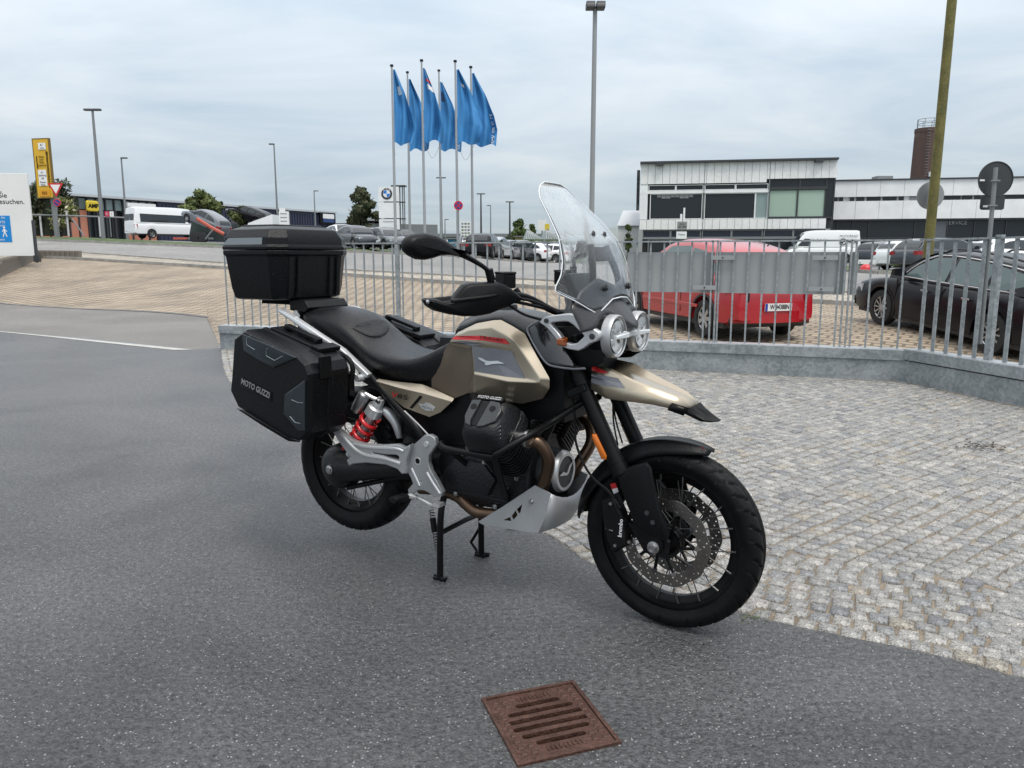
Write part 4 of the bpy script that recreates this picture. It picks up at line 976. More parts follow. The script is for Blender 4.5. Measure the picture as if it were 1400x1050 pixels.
# ---- luggage
def topcase():
    xf, xr = -1.745, -2.13
    plan = [(xf, -.165), (xf - .05, -.238), (xr + .06, -.25), (xr, -.19), (xr, .19), (xr + .06, .25), (xf - .05, .238), (xf, .165)]
    cx = (xf + xr) / 2
    def ring(z, k, dx=0): return [V((cx + (x - cx) * k + dx, y * k, z)) for x, y in plan]
    b_ = MB().loft([ring(1.128, .80), ring(1.135, .87), ring(1.18, .915), ring(1.325, .985), ring(1.33, 1.02), ring(1.35, 1.02)]).build('top_case', mt_pannier, bike, bevel=.012, seg=3)
    ld = MB().loft([ring(1.352, 1.025), ring(1.366, 1.03), ring(1.372, 1.0), ring(1.405, .985), ring(1.442, .88), ring(1.456, .70)]).build('lid', mt_pannier, b_, bevel=.010, seg=3)
    m = MB().loft([[V((x, y, z)) for y, z in ((-.155, 1.355), (.155, 1.355), (.155, 1.425), (-.155, 1.425))] for x in (xf - .03, xf + .010)]); m.v = [(x if z < 1.4 else x - .055, y, z) for x, y, z in m.v]
    m.build('lid_pad', mt_black, ld, bevel=.008, seg=2)
    MB().loft([[V((x, y * k, 1.443 + h)) for x, y in ((xf - .10, -.15), (xf - .10, .15), (xr + .09, .17), (xr + .09, -.17))] for k, h in ((1, 0), (.97, .022))]).build('lid_plate', mt_black, ld, bevel=.008, seg=2)
    for s in (-1, 1):
        z0, z1 = 1.374, 1.404
        m = MB().add([V((xr + .05, s * .2505, z0)), V((xf - .08, s * .2415, z0)), V((xf - .08, s * .2385, z1)), V((xr + .09, s * .2465, z1)), V((xr + .05, s * .244, z0)), V((xf - .08, s * .235, z0)), V((xf - .08, s * .232, z1)), V((xr + .09, s * .240, z1))], [(0, 1, 2, 3), (4, 5, 6, 7), (0, 1, 5, 4), (1, 2, 6, 5), (2, 3, 7, 6), (3, 0, 4, 7)])
        m.build('lid_trim', M('smoked_reflector', (.16, .18, .19), .12, coat=.6), ld, ang=0)
    for y in (-.15, -.105, .09, .135):
        MB().loft([[V((xf - .19 * (1 - k) + .002 + dx, y + dy, z)) for dx, dy in ((.0, -.012), (.008, -.009), (.008, .009), (.0, .012))] for z, k in ((1.14, .90), (1.18, .925), (1.32, .985))]).build('rib', mt_pannier, b_, ang=0)
    MB().loft([[V((x, y, z)) for y, z in ((-.12, 1.105), (.12, 1.105), (.11, 1.13), (-.11, 1.13))] for x in (-2.0, -1.72)]).build('case_plate', mt_black, bike, bevel=.006)
    m = MB().loft([[V((x, y * k, z)) for x, z in ((-1.80, 1.08), (-1.70, 1.075), (-1.675, 1.095), (-1.70, 1.128), (-1.80, 1.128))] for y, k in ((-.125, 1), (.125, 1))]); m.build('rack', mt_black, bike, bevel=.006)
topcase()
def pannier(s):
    out = [(332, 451), (318.5, 461.5), (315, 515), (313.2, 534), (324, 557), (360, 580), (397, 602.5), (411.5, 604), (420.5, 594), (423, 512), (418, 498), (407, 487)]
    yo, yi = -.485, -.255
    a = [P(u, v, yo) for u, v in out]; c = sum(a, V()) / len(a)
    def rg(y, k): return [V((c.x + (p.x - c.x) * k, y, c.z + (p.z - c.z) * k)) for p in a]
    m = MB().loft([rg(yi, .93), rg(yi - .02, .985), rg(-.36, .985), rg(-.362, 1.012), rg(-.378, 1.012), rg(-.38, .99), rg(yo + .022, 1.0), rg(yo, .955)])
    b_ = mir(m, s).build('pannier', mt_pannier, bike, bevel=.007, seg=2)
    tr = bvh_of(m)
    def put(o): return o
    def dr_(px, mt, nm, th, sub=2):
        pts = drape(px, tr, .001, sub); n = len(pts); q = [p + V((0, -th, 0)) for p in pts]; cc = sum(q, V()) / n
        qi = [cc + (p - cc) * .95 + V((0, -.002, 0)) for p in q]
        mm = MB().add(pts + q + qi, [(i, (i + 1) % n, n + (i + 1) % n, n + i) for i in range(n)] + [(n + i, n + (i + 1) % n, 2 * n + (i + 1) % n, 2 * n + i) for i in range(n)] + [tuple(range(2 * n, 3 * n))]); return mir(mm, s).build(nm, mt, b_, ang=30)
    t1 = dr_([(333, 456), (370, 472), (406.5, 489), (375, 502), (352, 490), (335, 479)], mt_trim, 'trim_plate', .006)
    t2 = dr_([(391, 539.5), (407, 528), (418.5, 519.5), (417.5, 588), (409.8, 589), (389.5, 565)], mt_trim, 'trim_plate', .006)
    mt_line = M('bright_trim_line', (.26, .30, .32), .3, metal=.6)
    for ln, t_ in (([(345, 459), (339.5, 462), (340, 471), (351, 478)], t1), ([(376, 473), (366.5, 477), (366.5, 486), (378, 492.5), (389, 486.5)], t1), ([(401, 546), (410, 550), (417, 550)], t2), ([(399, 569), (406, 577), (413, 578.5)], t2)):
        pp = [p + V((0, -.0095, 0)) for p in drape(ln, tr, .0)]; mir(MB().tube(pp, .0015, 6), s).build('trim_line', mt_line, t_)
    dr_([(325, 558), (337, 561), (362, 577), (396, 598), (411, 601), (410, 604), (397, 603), (360, 581)], mt_black, 'bump_strip', .008)
    dr_([(329, 516), (372, 537), (372, 549), (329, 528)], mt_black, 'name_plate', .001)
    if s < 0:
        q0, q1 = drape([(331.5, 521), (369.5, 541)], tr, .0045); up_ = V((0, 0, 1)); m4 = frame((q0 + q1) / 2, q1 - q0, up_)
        tx = MB().text('MOTO GUZZI', .034, Matrix.Identity(4), .001); wd = max(p[0] for p in tx.v) - min(p[0] for p in tx.v); MB().text('MOTO GUZZI', .034, m4, .001, sx=(q1 - q0).length / wd, bold=.0008).build('lettering', M('grey_print', (.19, .195, .20), .5), b_, ang=0)
    zt = max(p.z for p in a); xa = min(p.x for p in a)
    hd = MB(); hy_ = -.315
    e0 = P(332, 451, -.315); e1_ = P(407, 487, -.315); dd = (e1_ - e0).normalized()
    up2 = V((-dd.z, 0, dd.x))
    rot = Matrix((dd, V((0, 1, 0)), up2)).transposed(); p0 = V((c.x, hy_, 0)); mid_ = (P(332, 451, yo) + P(407, 487, yo)) / 2; mid_.y = hy_
    L_ = (P(407, 487, yo) - P(332, 451, yo)).length
    hb = MB().box(mid_ + up2 * .004, (L_ * .86, .10, .014), rot).box(mid_ + up2 * .026 + dd * .0, (.20, .032, .016), rot).box(mid_ + up2 * .016 - dd * .09, (.02, .036, .026), rot).box(mid_ + up2 * .016 + dd * .09, (.02, .036, .026), rot)
    mir(hb, s).build('handle', mt_black, b_, bevel=.004)
    lt = MB().box(mid_ + dd * (L_ * .42) + up2 * .008, (.05, .12, .02), rot).box(V((max(p.x for p in a) - .002, -.40, c.z + .10)), (.014, .06, .09)); mir(lt, s).build('latch', mt_black, b_, bevel=.004)
    rk = MB().tube([V((-1.42, -.23, .93)), V((-1.33, -.235, .90)), V((-1.315, -.235, .84)), V((-1.36, -.235, .74))], .011, 8, smooth=4).box(V((-1.35, -.235, .80)), (.06, .03, .09)); mir(rk, s).build('pannier_rack', mt_blackmetal, bike, ang=40)
both(pannier)
# ---- rear subframe rails
def rail(s):
    y = [-.165, -.175, -.18, -.182, -.182, -.172]
    px = [(384, 424), (392, 429), (404, 437), (440, 462.5), (468, 481.5), (505, 514)]; hh = [.010, .012, .012, .016, .019, .011]
    rings = []
    pts = [P(u, v, q) for (u, v), q in zip(px, y)]
    for i, p in enumerate(pts):
        d = (pts[min(i + 1, 5)] - pts[max(i - 1, 0)]).normalized(); n_ = V((-d.z, 0, d.x)).normalized(); h = hh[i]; o_ = V((0, -.013, 0))
        rings.append([p - n_ * h + o_, p - n_ * h * .3 + o_ * 1.25, p + n_ * h * .75 + o_, p + n_ * h - o_ * .2, p + n_ * h - o_, p - n_ * h - o_])
    r_ = mir(MB().loft(rings), s).build('subframe_rail', mt_silver, bike, bevel=.003)
    m = MB().tube([P(412, 446, -.15), P(440, 474, -.15), P(470, 497, -.15)], .012, 8); mir(m, s).build('subframe_stay', mt_blackmetal, bike)
    m = MB().tube([P(462, 497, -.2), P(478, 507, -.2), P(488, 513, -.19)], .007, 8).lathe([(0, -.215), (.014, -.215), (.016, -.2), (.016, -.18), (0, -.18)], V((P(491, 517, -.2).x, 0, P(491, 517, -.2).z)), 'y', 16); mir(m, s).build('rack_lug', mt_silver, bike)
both(rail)
MB().tube([V((-1.70, -.17, 1.062)), V((-1.77, -.1, 1.075)), V((-1.77, .1, 1.075)), V((-1.70, .17, 1.062))], .011, 8, smooth=5).build('grab_bar', mt_silver, bike)
mir(MB().tube([P(463, 417, .17), P(490, 421, .185), P(497, 427, .185)], .008, 8), -1).build('grab_handle', mt_silver, bike)
MB().loft([[V((x, y * k, z + dz)) for y, z in ((-.13, .88), (-.14, .96), (-.1, 1.0), (.1, 1.0), (.14, .96), (.13, .88))] for x, k, dz in ((-1.80, .6, .08), (-1.62, 1, .045), (-1.45, 1, .0), (-1.25, .95, -.09), (-1.1, .85, -.10))]).build('tail_tray', mt_black, bike)
MB().loft([[V((x, y * k, z)) for y, z in ((-.10, .58), (-.10, .84), (.10, .84), (.10, .58))] for x, k in ((-1.19, .9), (-1.15, 1.1), (-.9, 1.3), (-.72, 1.3))]).build('battery_box', mt_black, bike)

# ---- engine
eng = MB().loft([[V((x, y * k, z)) for y, z in ((-.11, .335), (-.135, .38), (-.135, .54), (-.09, .63), (.09, .63), (.135, .54), (.135, .38), (.11, .335))] for x, k in ((-.98, .85), (-.94, 1), (-.56, 1), (-.52, .9))]).build('crankcase', mt_engine, bike, bevel=.012, seg=2)
MB().loft([[V((x, y * k, .49 + (z - .49) * k)) for y, z in ((-.10, .36), (-.12, .42), (-.12, .56), (-.07, .64), (.07, .64), (.12, .56), (.12, .42), (.10, .36))] for x, k in ((-1.20, .6), (-1.12, .85), (-.98, 1))]).build('gearbox', mt_engine, bike, bevel=.01)
m = MB()
for k in range(14): m.box((-.62, -.128, .352 + k * .011), (.16, .014, .005))
m.build('sump_fin', mt_engine, eng, ang=0)
m = MB()
for x, z in ((-.60, .56), (-.72, .53), (-.83, .55), (-.90, .47), (-.62, .44), (-.76, .42), (-.86, .38), (-.67, .36), (-.57, .49)): m.cyl((x, -.13, z), (x, -.145, z), .010, 10); m.cyl((x, -.145, z), (x, -.150, z), .006, 6)
m.build('casing_bolt', mt_steel, eng)
MB().puff([V((-.70, -.135, .40)), V((-.90, -.135, .40)), V((-.92, -.135, .47)), V((-.86, -.135, .53)), V((-.72, -.135, .53)), V((-.66, -.135, .47))], (0, -.018, 0), .01).build('side_casing', mt_engine, eng)
ac = P(768, 644, 0)
MB().lathe([(.0, .014), (.058, .014), (.060, .018), (.064, .018), (.066, .012), (.078, .010), (.084, -.01), (.088, -.06), (.088, -.10)], ac, 'x', 48).build('alternator_cover', mt_darkgrey, eng)
MB().lathe([(.062, .0195), (.074, .0195), (.080, .012), (.083, .0), (.081, -.002), (.060, .010)], ac, 'x', 48, closedprof=True).build('cover_ring', mt_silver, eng)
MB().add([ac + V((.021, y * .05, z * .05)) for y, z in ((-1.1, -.05), (-.5, .12), (-.1, -.05), (.15, -.1), (.5, .38), (1.1, .62), (.6, .1), (.3, -.25), (.0, -.30), (-.2, -.22), (-.6, -.18))], [(0, 1, 2, 10), (2, 3, 8, 9), (2, 9, 10), (3, 7, 8), (3, 4, 6, 7), (4, 5, 6)]).build('eagle_emblem', mt_silver, eng, ang=0)
def cyl_head(s):
    a = V((0, -.707, .707)); e1_, e2_ = V((1, 0, 0)), V((0, .707, .707)); E_ = P(660, 566, -.335); B = E_ - a * .33
    def sq(t, sx, sy, r=.35, o=(0, 0)):
        pts = []
        for (qx, qy), a0 in (((1, 1), 0), ((-1, 1), 90), ((-1, -1), 180), ((1, -1), 270)):
            for k in range(4):
                an = math.radians(a0 + k * 30); pts.append(B + a * t + e1_ * (qx * sx * (1 - r) + sx * r * math.cos(an) + o[0]) + e2_ * (qy * sy * (1 - r) + sy * r * math.sin(an) + o[1]))
        return pts
    m = MB().loft([sq(.0, .06, .06, .9), sq(.17, .06, .06, .9)])
    for k in range(8): t = .045 + k * .0155; m.loft([sq(t, .084, .084, .5), sq(t + .005, .084, .084, .5)])
    cy_ = mir(m, s).build('cylinder', mt_engine, bike, ang=40)
    m = MB().loft([sq(.172, .088, .092, .4), sq(.19, .092, .098, .4), sq(.235, .092, .098, .4), sq(.238, .086, .092, .4)])
    for k in range(3): t = .183 + k * .016; m.loft([sq(t, .097, .103, .4), sq(t + .005, .097, .103, .4)])
    hd = mir(m, s).build('cylinder_head', mt_engine, bike, ang=40)
    m = MB().loft([sq(.238, .090, .097, .42), sq(.246, .092, .099, .42), sq(.262, .088, .095, .42), sq(.30, .078, .084, .45), sq(.322, .066, .070, .5), sq(.33, .05, .055, .6)])
    cv = mir(m, s).build('valve_cover', mt_engine, hd, ang=40)
    def on(x, y, t=.327): return B + a * t + e1_ * x + e2_ * y
    def plate(pts, mt, nm, t0=.315, t1=.336):
        mm = MB().loft([[on(x, y, t0) for x, y in pts], [on(x, y, t1) for x, y in pts], [on(x * .96, y * .96, t1 + .002) for x, y in pts]]); return mir(mm, s).build(nm, mt, cv, ang=30)
    mt_plate = M('grey_engine_plate', (.045, .048, .05), .42, metal=.5)
    plate([(-.068, .05), (-.03, .055), (-.034, -.035), (-.026, -.058), (-.05, -.05), (-.066, -.02)], mt_plate, 'cover_plate')
    plate([(.012, .055), (.05, .052), (.072, .018), (.066, -.026), (.03, -.052), (.004, -.058)], mt_plate, 'cover_plate')
    plate([(-.026, .05), (.008, .05), (-.002, -.055), (-.024, -.052)], mt_black, 'cover_spine', .312, .331)
    plate([(-.055, .062), (.055, .062), (.055, .076), (-.055, .076)], mt_black, 'name_bar', .30, .332)
    for k in range(4): plate([(.040 + k * .004, -.064 - k * .006), (.082, -.028 - k * .010), (.082, -.032 - k * .010), (.040 + k * .004, -.069 - k * .006)], mt_plate, 'cover_rib', .285 - k * .006, .312 - k * .010)
    for x in (-.046, .035): mir(MB().cyl(on(x, .022, .333), on(x, .022, .340), .012, 14), s).build('cover_bolt', mt_black, cv)
    if s < 0:
        me = MB().text('MOTO GUZZI', .016, frame(on(-.002, .069, .3335), e1_, e2_), .001); me.build('lettering', mt_white, cv, ang=0)
    m = MB()
    for k in range(4): m.cyl(on(-.03 + .008 * 0, .088 + k * .012, .27 - k * .02), on(.0, .088 + k * .012, .27 - k * .02), .004, 6)
    mir(m, s).build('spark_lead', mt_white if False else mt_silver, hd)
    p_ = B + a * .20 + e1_ * .10; m = MB().cyl(p_ - e1_ * .02, p_ + e1_ * .035, .026, 16).cyl(p_ + e1_ * .03, p_ + e1_ * .04, .034, 16); mir(m, s).build('exhaust_flange', mt_steel, hd)
    ip = B + a * .20 - e1_ * .09 + e2_ * .07; m = MB().tube([ip, ip + V((-.05, .03, .04)), ip + V((-.12, .10, .06))], .027, 12, smooth=4); mir(m, s).build('intake_pipe', mt_rubber, bike)
    pth = [p_ + e1_ * .03, P(724, 601, -.215), P(737, 606, -.20), P(748, 622, -.18), P(750, 636, -.165), P(745, 656, -.135), P(738, 674, -.115), P(722, 690, -.11), P(700, 702, -.11), P(676, 703, -.115), P(652, 700, -.12), P(638, 690, -.12), P(624, 678, -.11), P(600, 670, -.10), P(575, 668, -.09)]
    m = MB().tube(pth, .0235, 16, smooth=5); mir(m, s).build('exhaust_header', mt_bronze, bike, ang=60)
    pA, pB, pC, pD = P(612, 614, -.30), P(676, 625, -.335), P(683, 618, -.335), P(757, 575, -.13)
    m = MB().tube([V((-.80, -.13, .50)), P(606, 607, -.26), pA, pB], .0125, 10, smooth=5).tube([pB, pC, P(720, 597, -.26), pD, V((-.33, -.06, .80))], .0135, 10, smooth=5).tube([pB + V((.0, .004, 0)), P(684, 655, -.24), P(694, 682, -.14)], .012, 10, smooth=4)
    mir(m, s).build('crash_bar', mt_blackmetal, bike, ang=60)
both(cyl_head)
MB().cyl((-.70, 0, .60), (-.70, 0, .80), .09, 20).build('intake_box', mt_engine, bike)
# ---- skid plate
SKY = -.150
def sk(u, v, y=-.150): p = P(u, v, y); return (p.x, p.z)
tri = [[sk(*q) for q in t_] for t_ in ([(688, 711), (698, 706.5), (699.5, 712.5)], [(699.5, 705.5), (705.5, 697.5), (708, 704), (702, 711)], [(706.5, 696.5), (714.5, 689), (712, 700), (709.5, 702.5)])]
side = [sk(*q) for q in ((654, 713), (690, 691), (731.5, 663.5), (753, 674.5), (753.5, 682), (746, 706), (736, 727.5), (722, 727.5), (690, 722), (660, 717))]
m = MB().fill([side] + tri, .004, XZ((0, 0, 0), SKY)); m.join(MB().fill([side] + tri, .004, XZ((0, 0, 0), SKY)).mirrored())
skid = m.build('skid_plate', mt_skid, bike, ang=30)
e0, e1_, e2_ = V((side[3][0], SKY, side[3][1])), V((side[5][0], SKY, side[5][1])), V((side[6][0], SKY, side[6][1]))
rows = []
for k in range(9):
    y = -.152 + .304 * k / 8; q = 1 - (y / .152) ** 2
    rows.append([V((e0.x + .012 * q, y, e0.z - .045 * q)), V((e1_.x + .035 * q, y, e1_.z - .01 * q)), V((e2_.x + .03 * q, y, e2_.z)), V((-.62, y, .275))])
MB().loft(rows, False, False).build('skid_front', mt_skid, skid, ang=40, solid=.004)
p = P(726, 686, -.153); MB().lathe([(0, p.y - .006), (.007, p.y - .006), (.010, p.y), (0, p.y)], V((p.x, 0, p.z)), 'y', 14).build('skid_bolt', mt_steel, skid)
MB().prism([V((x, -.11, z)) for x, z in side[:3]] + [V((side[6][0] - .02, -.11, side[6][1] + .01))] + [V((side[8][0], -.11, side[8][1] + .005))], (0, .22, 0)).build('sump_guard', mt_engine, bike)

# ---- foot peg bracket with passenger arm
def bracket(s):
    y = -.205; q = lambda u, v: (P(u, v, y).x, P(u, v, y).z)
    o1 = [(578, 600), (583, 595.5), (590, 595), (596, 599), (597.5, 607), (593, 614), (588, 621), (586.5, 630), (590, 643), (598, 656), (606, 672), (604, 677), (596, 677.5), (589, 672), (582, 668.5), (574, 668), (566, 672), (562, 675), (561, 669), (568, 661), (565, 652), (560, 644), (557.5, 636), (557.5, 625), (561, 616), (569, 608)]
    m = MB().fill([[q(*t_) for t_ in o1], [(q(573.5, 629.5)[0] + .012 * math.cos(t_), q(573.5, 629.5)[1] + .012 * math.sin(t_)) for t_ in [i * .45 for i in range(14)]], [(q(578.5, 658)[0] + .006 * math.cos(t_), q(578.5, 658)[1] + .006 * math.sin(t_)) for t_ in [i * .6 for i in range(10)]]], .016, XZ((0, 0, 0), y), bevel=.004)
    b_ = mir(m, s).build('footrest_bracket', mt_cast, bike, ang=45)
    m = MB(); p = P(585.5, 606.5, y)
    m.lathe([(.016, y - .008), (.021, y - .012), (.024, y - .008)], V((p.x, 0, p.z)), 'y', 24); m.lathe([(0, y - .017), (.011, y - .017), (.013, y - .008)], V((p.x, 0, p.z)), 'y', 20)
    pr_ = P(573.5, 629.5, y); m.lathe([(.011, y + .004), (.012, y - .013), (.016, y - .013), (.018, y - .008)], V((pr_.x, 0, pr_.z)), 'y', 20)
    m.tube([P(584, 646, y - .010), P(592, 660, y - .010), P(602, 675, y - .010)], .007, 8); m.tube([P(563, 640, y - .010), P(570, 655, y - .010), P(574, 664, y - .010)], .006, 8)
    mir(m, s).build('bracket_boss', mt_silver, b_)
    mir(MB().puff([P(u, v, y - .0075) for u, v in ((566, 640), (570, 625), (577, 618), (583, 622), (583, 634), (588, 646), (592, 655), (585, 664), (575, 658))], (0, -.003, 0), .003), s).build('bracket_web', M('shaded_casting', (.20, .205, .21), .55, metal=.5, fine=.15, fscale=400), b_)  # darker plate laid on the bracket, painting the shade of its recess
    mir(MB().lathe([(0, y - .0125), (.011, y - .0125)], V((pr_.x, 0, pr_.z)), 'y', 16), s).build('bracket_recess', mt_black, b_)  # black disc over the hole, painting its shaded inside
    arm = [(457, 586), (460, 584), (468, 590), (483, 602.5), (500, 608), (525, 609.5), (545, 608.5), (556, 613), (562, 609.5), (561, 617), (557, 627), (557, 638), (556.5, 645), (552, 645.5), (546, 639), (530, 633), (503, 630.5), (485, 632), (480, 634.5), (478, 629), (484, 624), (476, 615), (465, 600)]
    h1 = [(508, 615.5), (530, 619), (545, 619.5), (549.5, 623), (549, 630), (542, 629), (527, 623.5), (512, 620.5)]
    yy = -.225; q2 = lambda u, v: (P(u, v, yy).x, P(u, v, yy).z)
    m = MB().fill([[q2(*t_) for t_ in arm], [q2(*t_) for t_ in h1]], .016, XZ((0, 0, 0), yy), bevel=.005)
    ar = mir(m, s).build('passenger_bracket', mt_cast, bike, ang=45)
    m = MB().tube([P(466, 592, yy - .012), P(484, 612, yy - .012), P(500, 622, yy - .012), P(525, 626.5, yy - .012), P(548, 634, yy - .012)], .008, 8, smooth=3).tube([P(484, 606, yy - .010), P(503, 611, yy - .012), P(540, 613, yy - .012), P(552, 617, yy - .01)], .007, 8, smooth=3); mir(m, s).build('bracket_web', mt_silver, ar)
    # passenger peg folded, rider peg, brake lever
    p0, p1 = P(556, 678, -.24), P(537, 684, -.34); m = MB().tube([p0, p0.lerp(p1, .15), p1.lerp(p0, .1), p1], [.011, .019, .019, .012], 10, flat=(1.2, .8)); mir(m, s).build('footrest', mt_rubber, b_, ang=40)
    m = MB().tube([P(562, 676, -.21), P(566, 680, -.22), P(557, 678, -.24)], .010, 8).tube([P(568, 679, -.20), P(580, 685, -.205), P(592, 691, -.21), P(600, 689, -.215)], .008, 8, smooth=3).box(P(600, 689.5, -.225), (.03, .035, .014)); mir(m, s).build('foot_lever', mt_silver, b_)
    # frame tubes
    m = MB().tube([P(505, 512, -.15), P(540, 552, -.155), P(577, 596, -.16), V((-.98, -.12, .42))], .019, 10, smooth=3).tube([V((-.42, -.05, .98)), V((-.70, -.10, .86)), V((-1.0, -.11, .79)), V((-1.28, -.13, .80))], .016, 10, smooth=3).tube([V((-.42, -.03, .92)), V((-.44, -.07, .75)), V((-.50, -.08, .62))], .016, 10, smooth=3); mir(m, s).build('frame_tube', mt_blackmetal, bike)
    m = MB().tube([P(553, 562, -.185), P(572, 580, -.19), P(588, 597, -.20)], .0045, 8); mir(m, s).build('brake_pipe', mt_steel, bike)
both(bracket)
# ---- swing arm, final drive, shock
fd = V((RC.x, -.13, RC.z))
MB().lathe([(0, -.175), (.018, -.175), (.022, -.168), (.03, -.165), (.055, -.160), (.085, -.145), (.10, -.12), (.104, -.08), (.09, -.06)], V((RC.x, 0, RC.z)), 'y', 36).build('final_drive', mt_engine, bike)
MB().lathe([(0, -.188), (.012, -.188), (.014, -.184), (.020, -.182), (.020, -.172)], V((RC.x, 0, RC.z)), 'y', 20).build('axle_bolt', mt_steel, bike)
MB().tube([V((RC.x + .04, -.125, RC.z + .01)), V((-1.30, -.125, .42)), V((-1.02, -.11, .48)), V((-.94, -.10, .49))], [.075, .05, .052, .06], 16, smooth=4).tube([V((-.98, .10, .48)), V((-1.25, .125, .42)), V((RC.x, .125, RC.z))], [.05, .045, .04], 14, smooth=4).build('swing_arm', mt_engine, bike)
MB().tube([V((RC.x + .05, -.12, RC.z - .09)), V((-1.2, -.10, .385)), V((-1.0, -.09, .42))], .012, 8).build('torque_arm', mt_blackmetal, bike)
sa, sb = P(519.5, 548, -.17), P(478, 622, -.17); sd_ = (sb - sa).normalized(); SL = (sb - sa).length
shock = MB().tube([sa - sd_ * .012, sa + sd_ * .01, sa + sd_ * .03, sa + sd_ * .035, sa + sd_ * .075, sa + sd_ * .08], [.014, .022, .024, .036, .038, .03], 22).cyl(sa + sd_ * .07, sb, .018, 16).build('shock_absorber', mt_silver, bike)
MB().lathe([(.0, -.190), (.010, -.190), (.013, -.184), (.014, -.15), (0, -.15)], V((sa.x, 0, sa.z)), 'y', 18).build('shock_bolt', mt_steel, shock)
x_ = sd_.cross(V((0, 1, 0))).normalized(); y_ = x_.cross(sd_); hp = []
for i in range(161):
    t = i / 160; a_ = t * 2 * math.pi * 5.6; hp.append(sa + sd_ * (.082 + (SL - .10) * t) + x_ * (.037 * math.cos(a_)) + y_ * (.037 * math.sin(a_)))
MB().tube(hp, .0092, 8).build('shock_spring', mt_spring, shock, ang=60)
r0, r1 = P(499, 538, -.20), P(486.5, 561, -.20); MB().tube([r0 - (r1 - r0) * .05, r0, r0.lerp(r1, .06), r0.lerp(r1, .8), r0.lerp(r1, .84), r1], [.012, .022, .026, .026, .024, .022], 20).build('shock_reservoir', M('brushed_reservoir', (.30, .30, .30), .38, metal=.9), shock)
MB().tube([r0, P(508, 543, -.19), sa], .008, 8).build('reservoir_link', mt_silver, shock)
MB().tube([P(524, 560, -.14), P(532, 566, -.13), P(541, 580, -.12), P(546, 598, -.11)], [.018, .022, .018, .013], 10, smooth=3).build('shock_mount', mt_silver, bike)
rings = []
for i in range(19):
    a_ = math.radians(35 + 75 * i / 18); rings.append([RC + V(((.348 - .02 * abs(q) ** 3) * math.cos(a_), .085 * q, (.348 - .02 * abs(q) ** 3) * math.sin(a_))) for q in (-1, -.7, -.3, .3, .7, 1)])
MB().loft(rings, False, False).build('rear_hugger', mt_black, bike, ang=50, solid=.004)
MB().loft([[V((x, y, z)) for y in (-.10, .10)] for x, z in ((-1.70, .98), (-1.78, .84), (-1.82, .70))], False, False).build('rear_mudguard', mt_black, bike, solid=.005)
MB().cyl((-1.62, .20, .50), (-1.0, .16, .42), .06, 20, r2=.045).build('silencer', mt_blackmetal, bike)
# ---- centre stand
SX = -.94
m = MB()
for s in (-1, 1):
    top = V((SX - .005, s * .10, .36)); kn = V((SX + .005, s * .138, .31)); ft = V((SX, s * .15, .015)); m.tube([top, kn, V((SX + .002, s * .147, .22)), ft], .0135, 10, smooth=3); m.tube([ft + V((-.03, 0, -.008)), ft + V((.0, 0, -.006)), ft + V((.035, s * .012, -.006))], .009, 8); m.box(ft + V((0, 0, -.009)), (.05, .035, .010))
m.tube([V((SX + .002, -.147, .20)), V((SX + .02, 0, .215)), V((SX + .002, .147, .20))], .011, 8)
m.tube([V((SX, .148, .14)), V((SX - .06, .155, .05)), V((SX - .03, .16, .012))], .007, 8)
cs = m.build('centre_stand', mt_blackmetal, bike, ang=50)
hp = []; p0, p1 = P(590, 697, -.10), P(598, 752, -.12)
for i in range(121):
    t = i / 120; a_ = t * 2 * math.pi * 15; hp.append(p0.lerp(p1, t) + V((.010 * math.cos(a_), .010 * math.sin(a_), 0)))
MB().tube(hp, .002, 5).build('stand_spring', mt_darkgrey, cs)
MB().cyl(p0.lerp(p1, .2), p0.lerp(p1, .55), .013, 10).build('spring_sleeve', mt_rubber, cs)
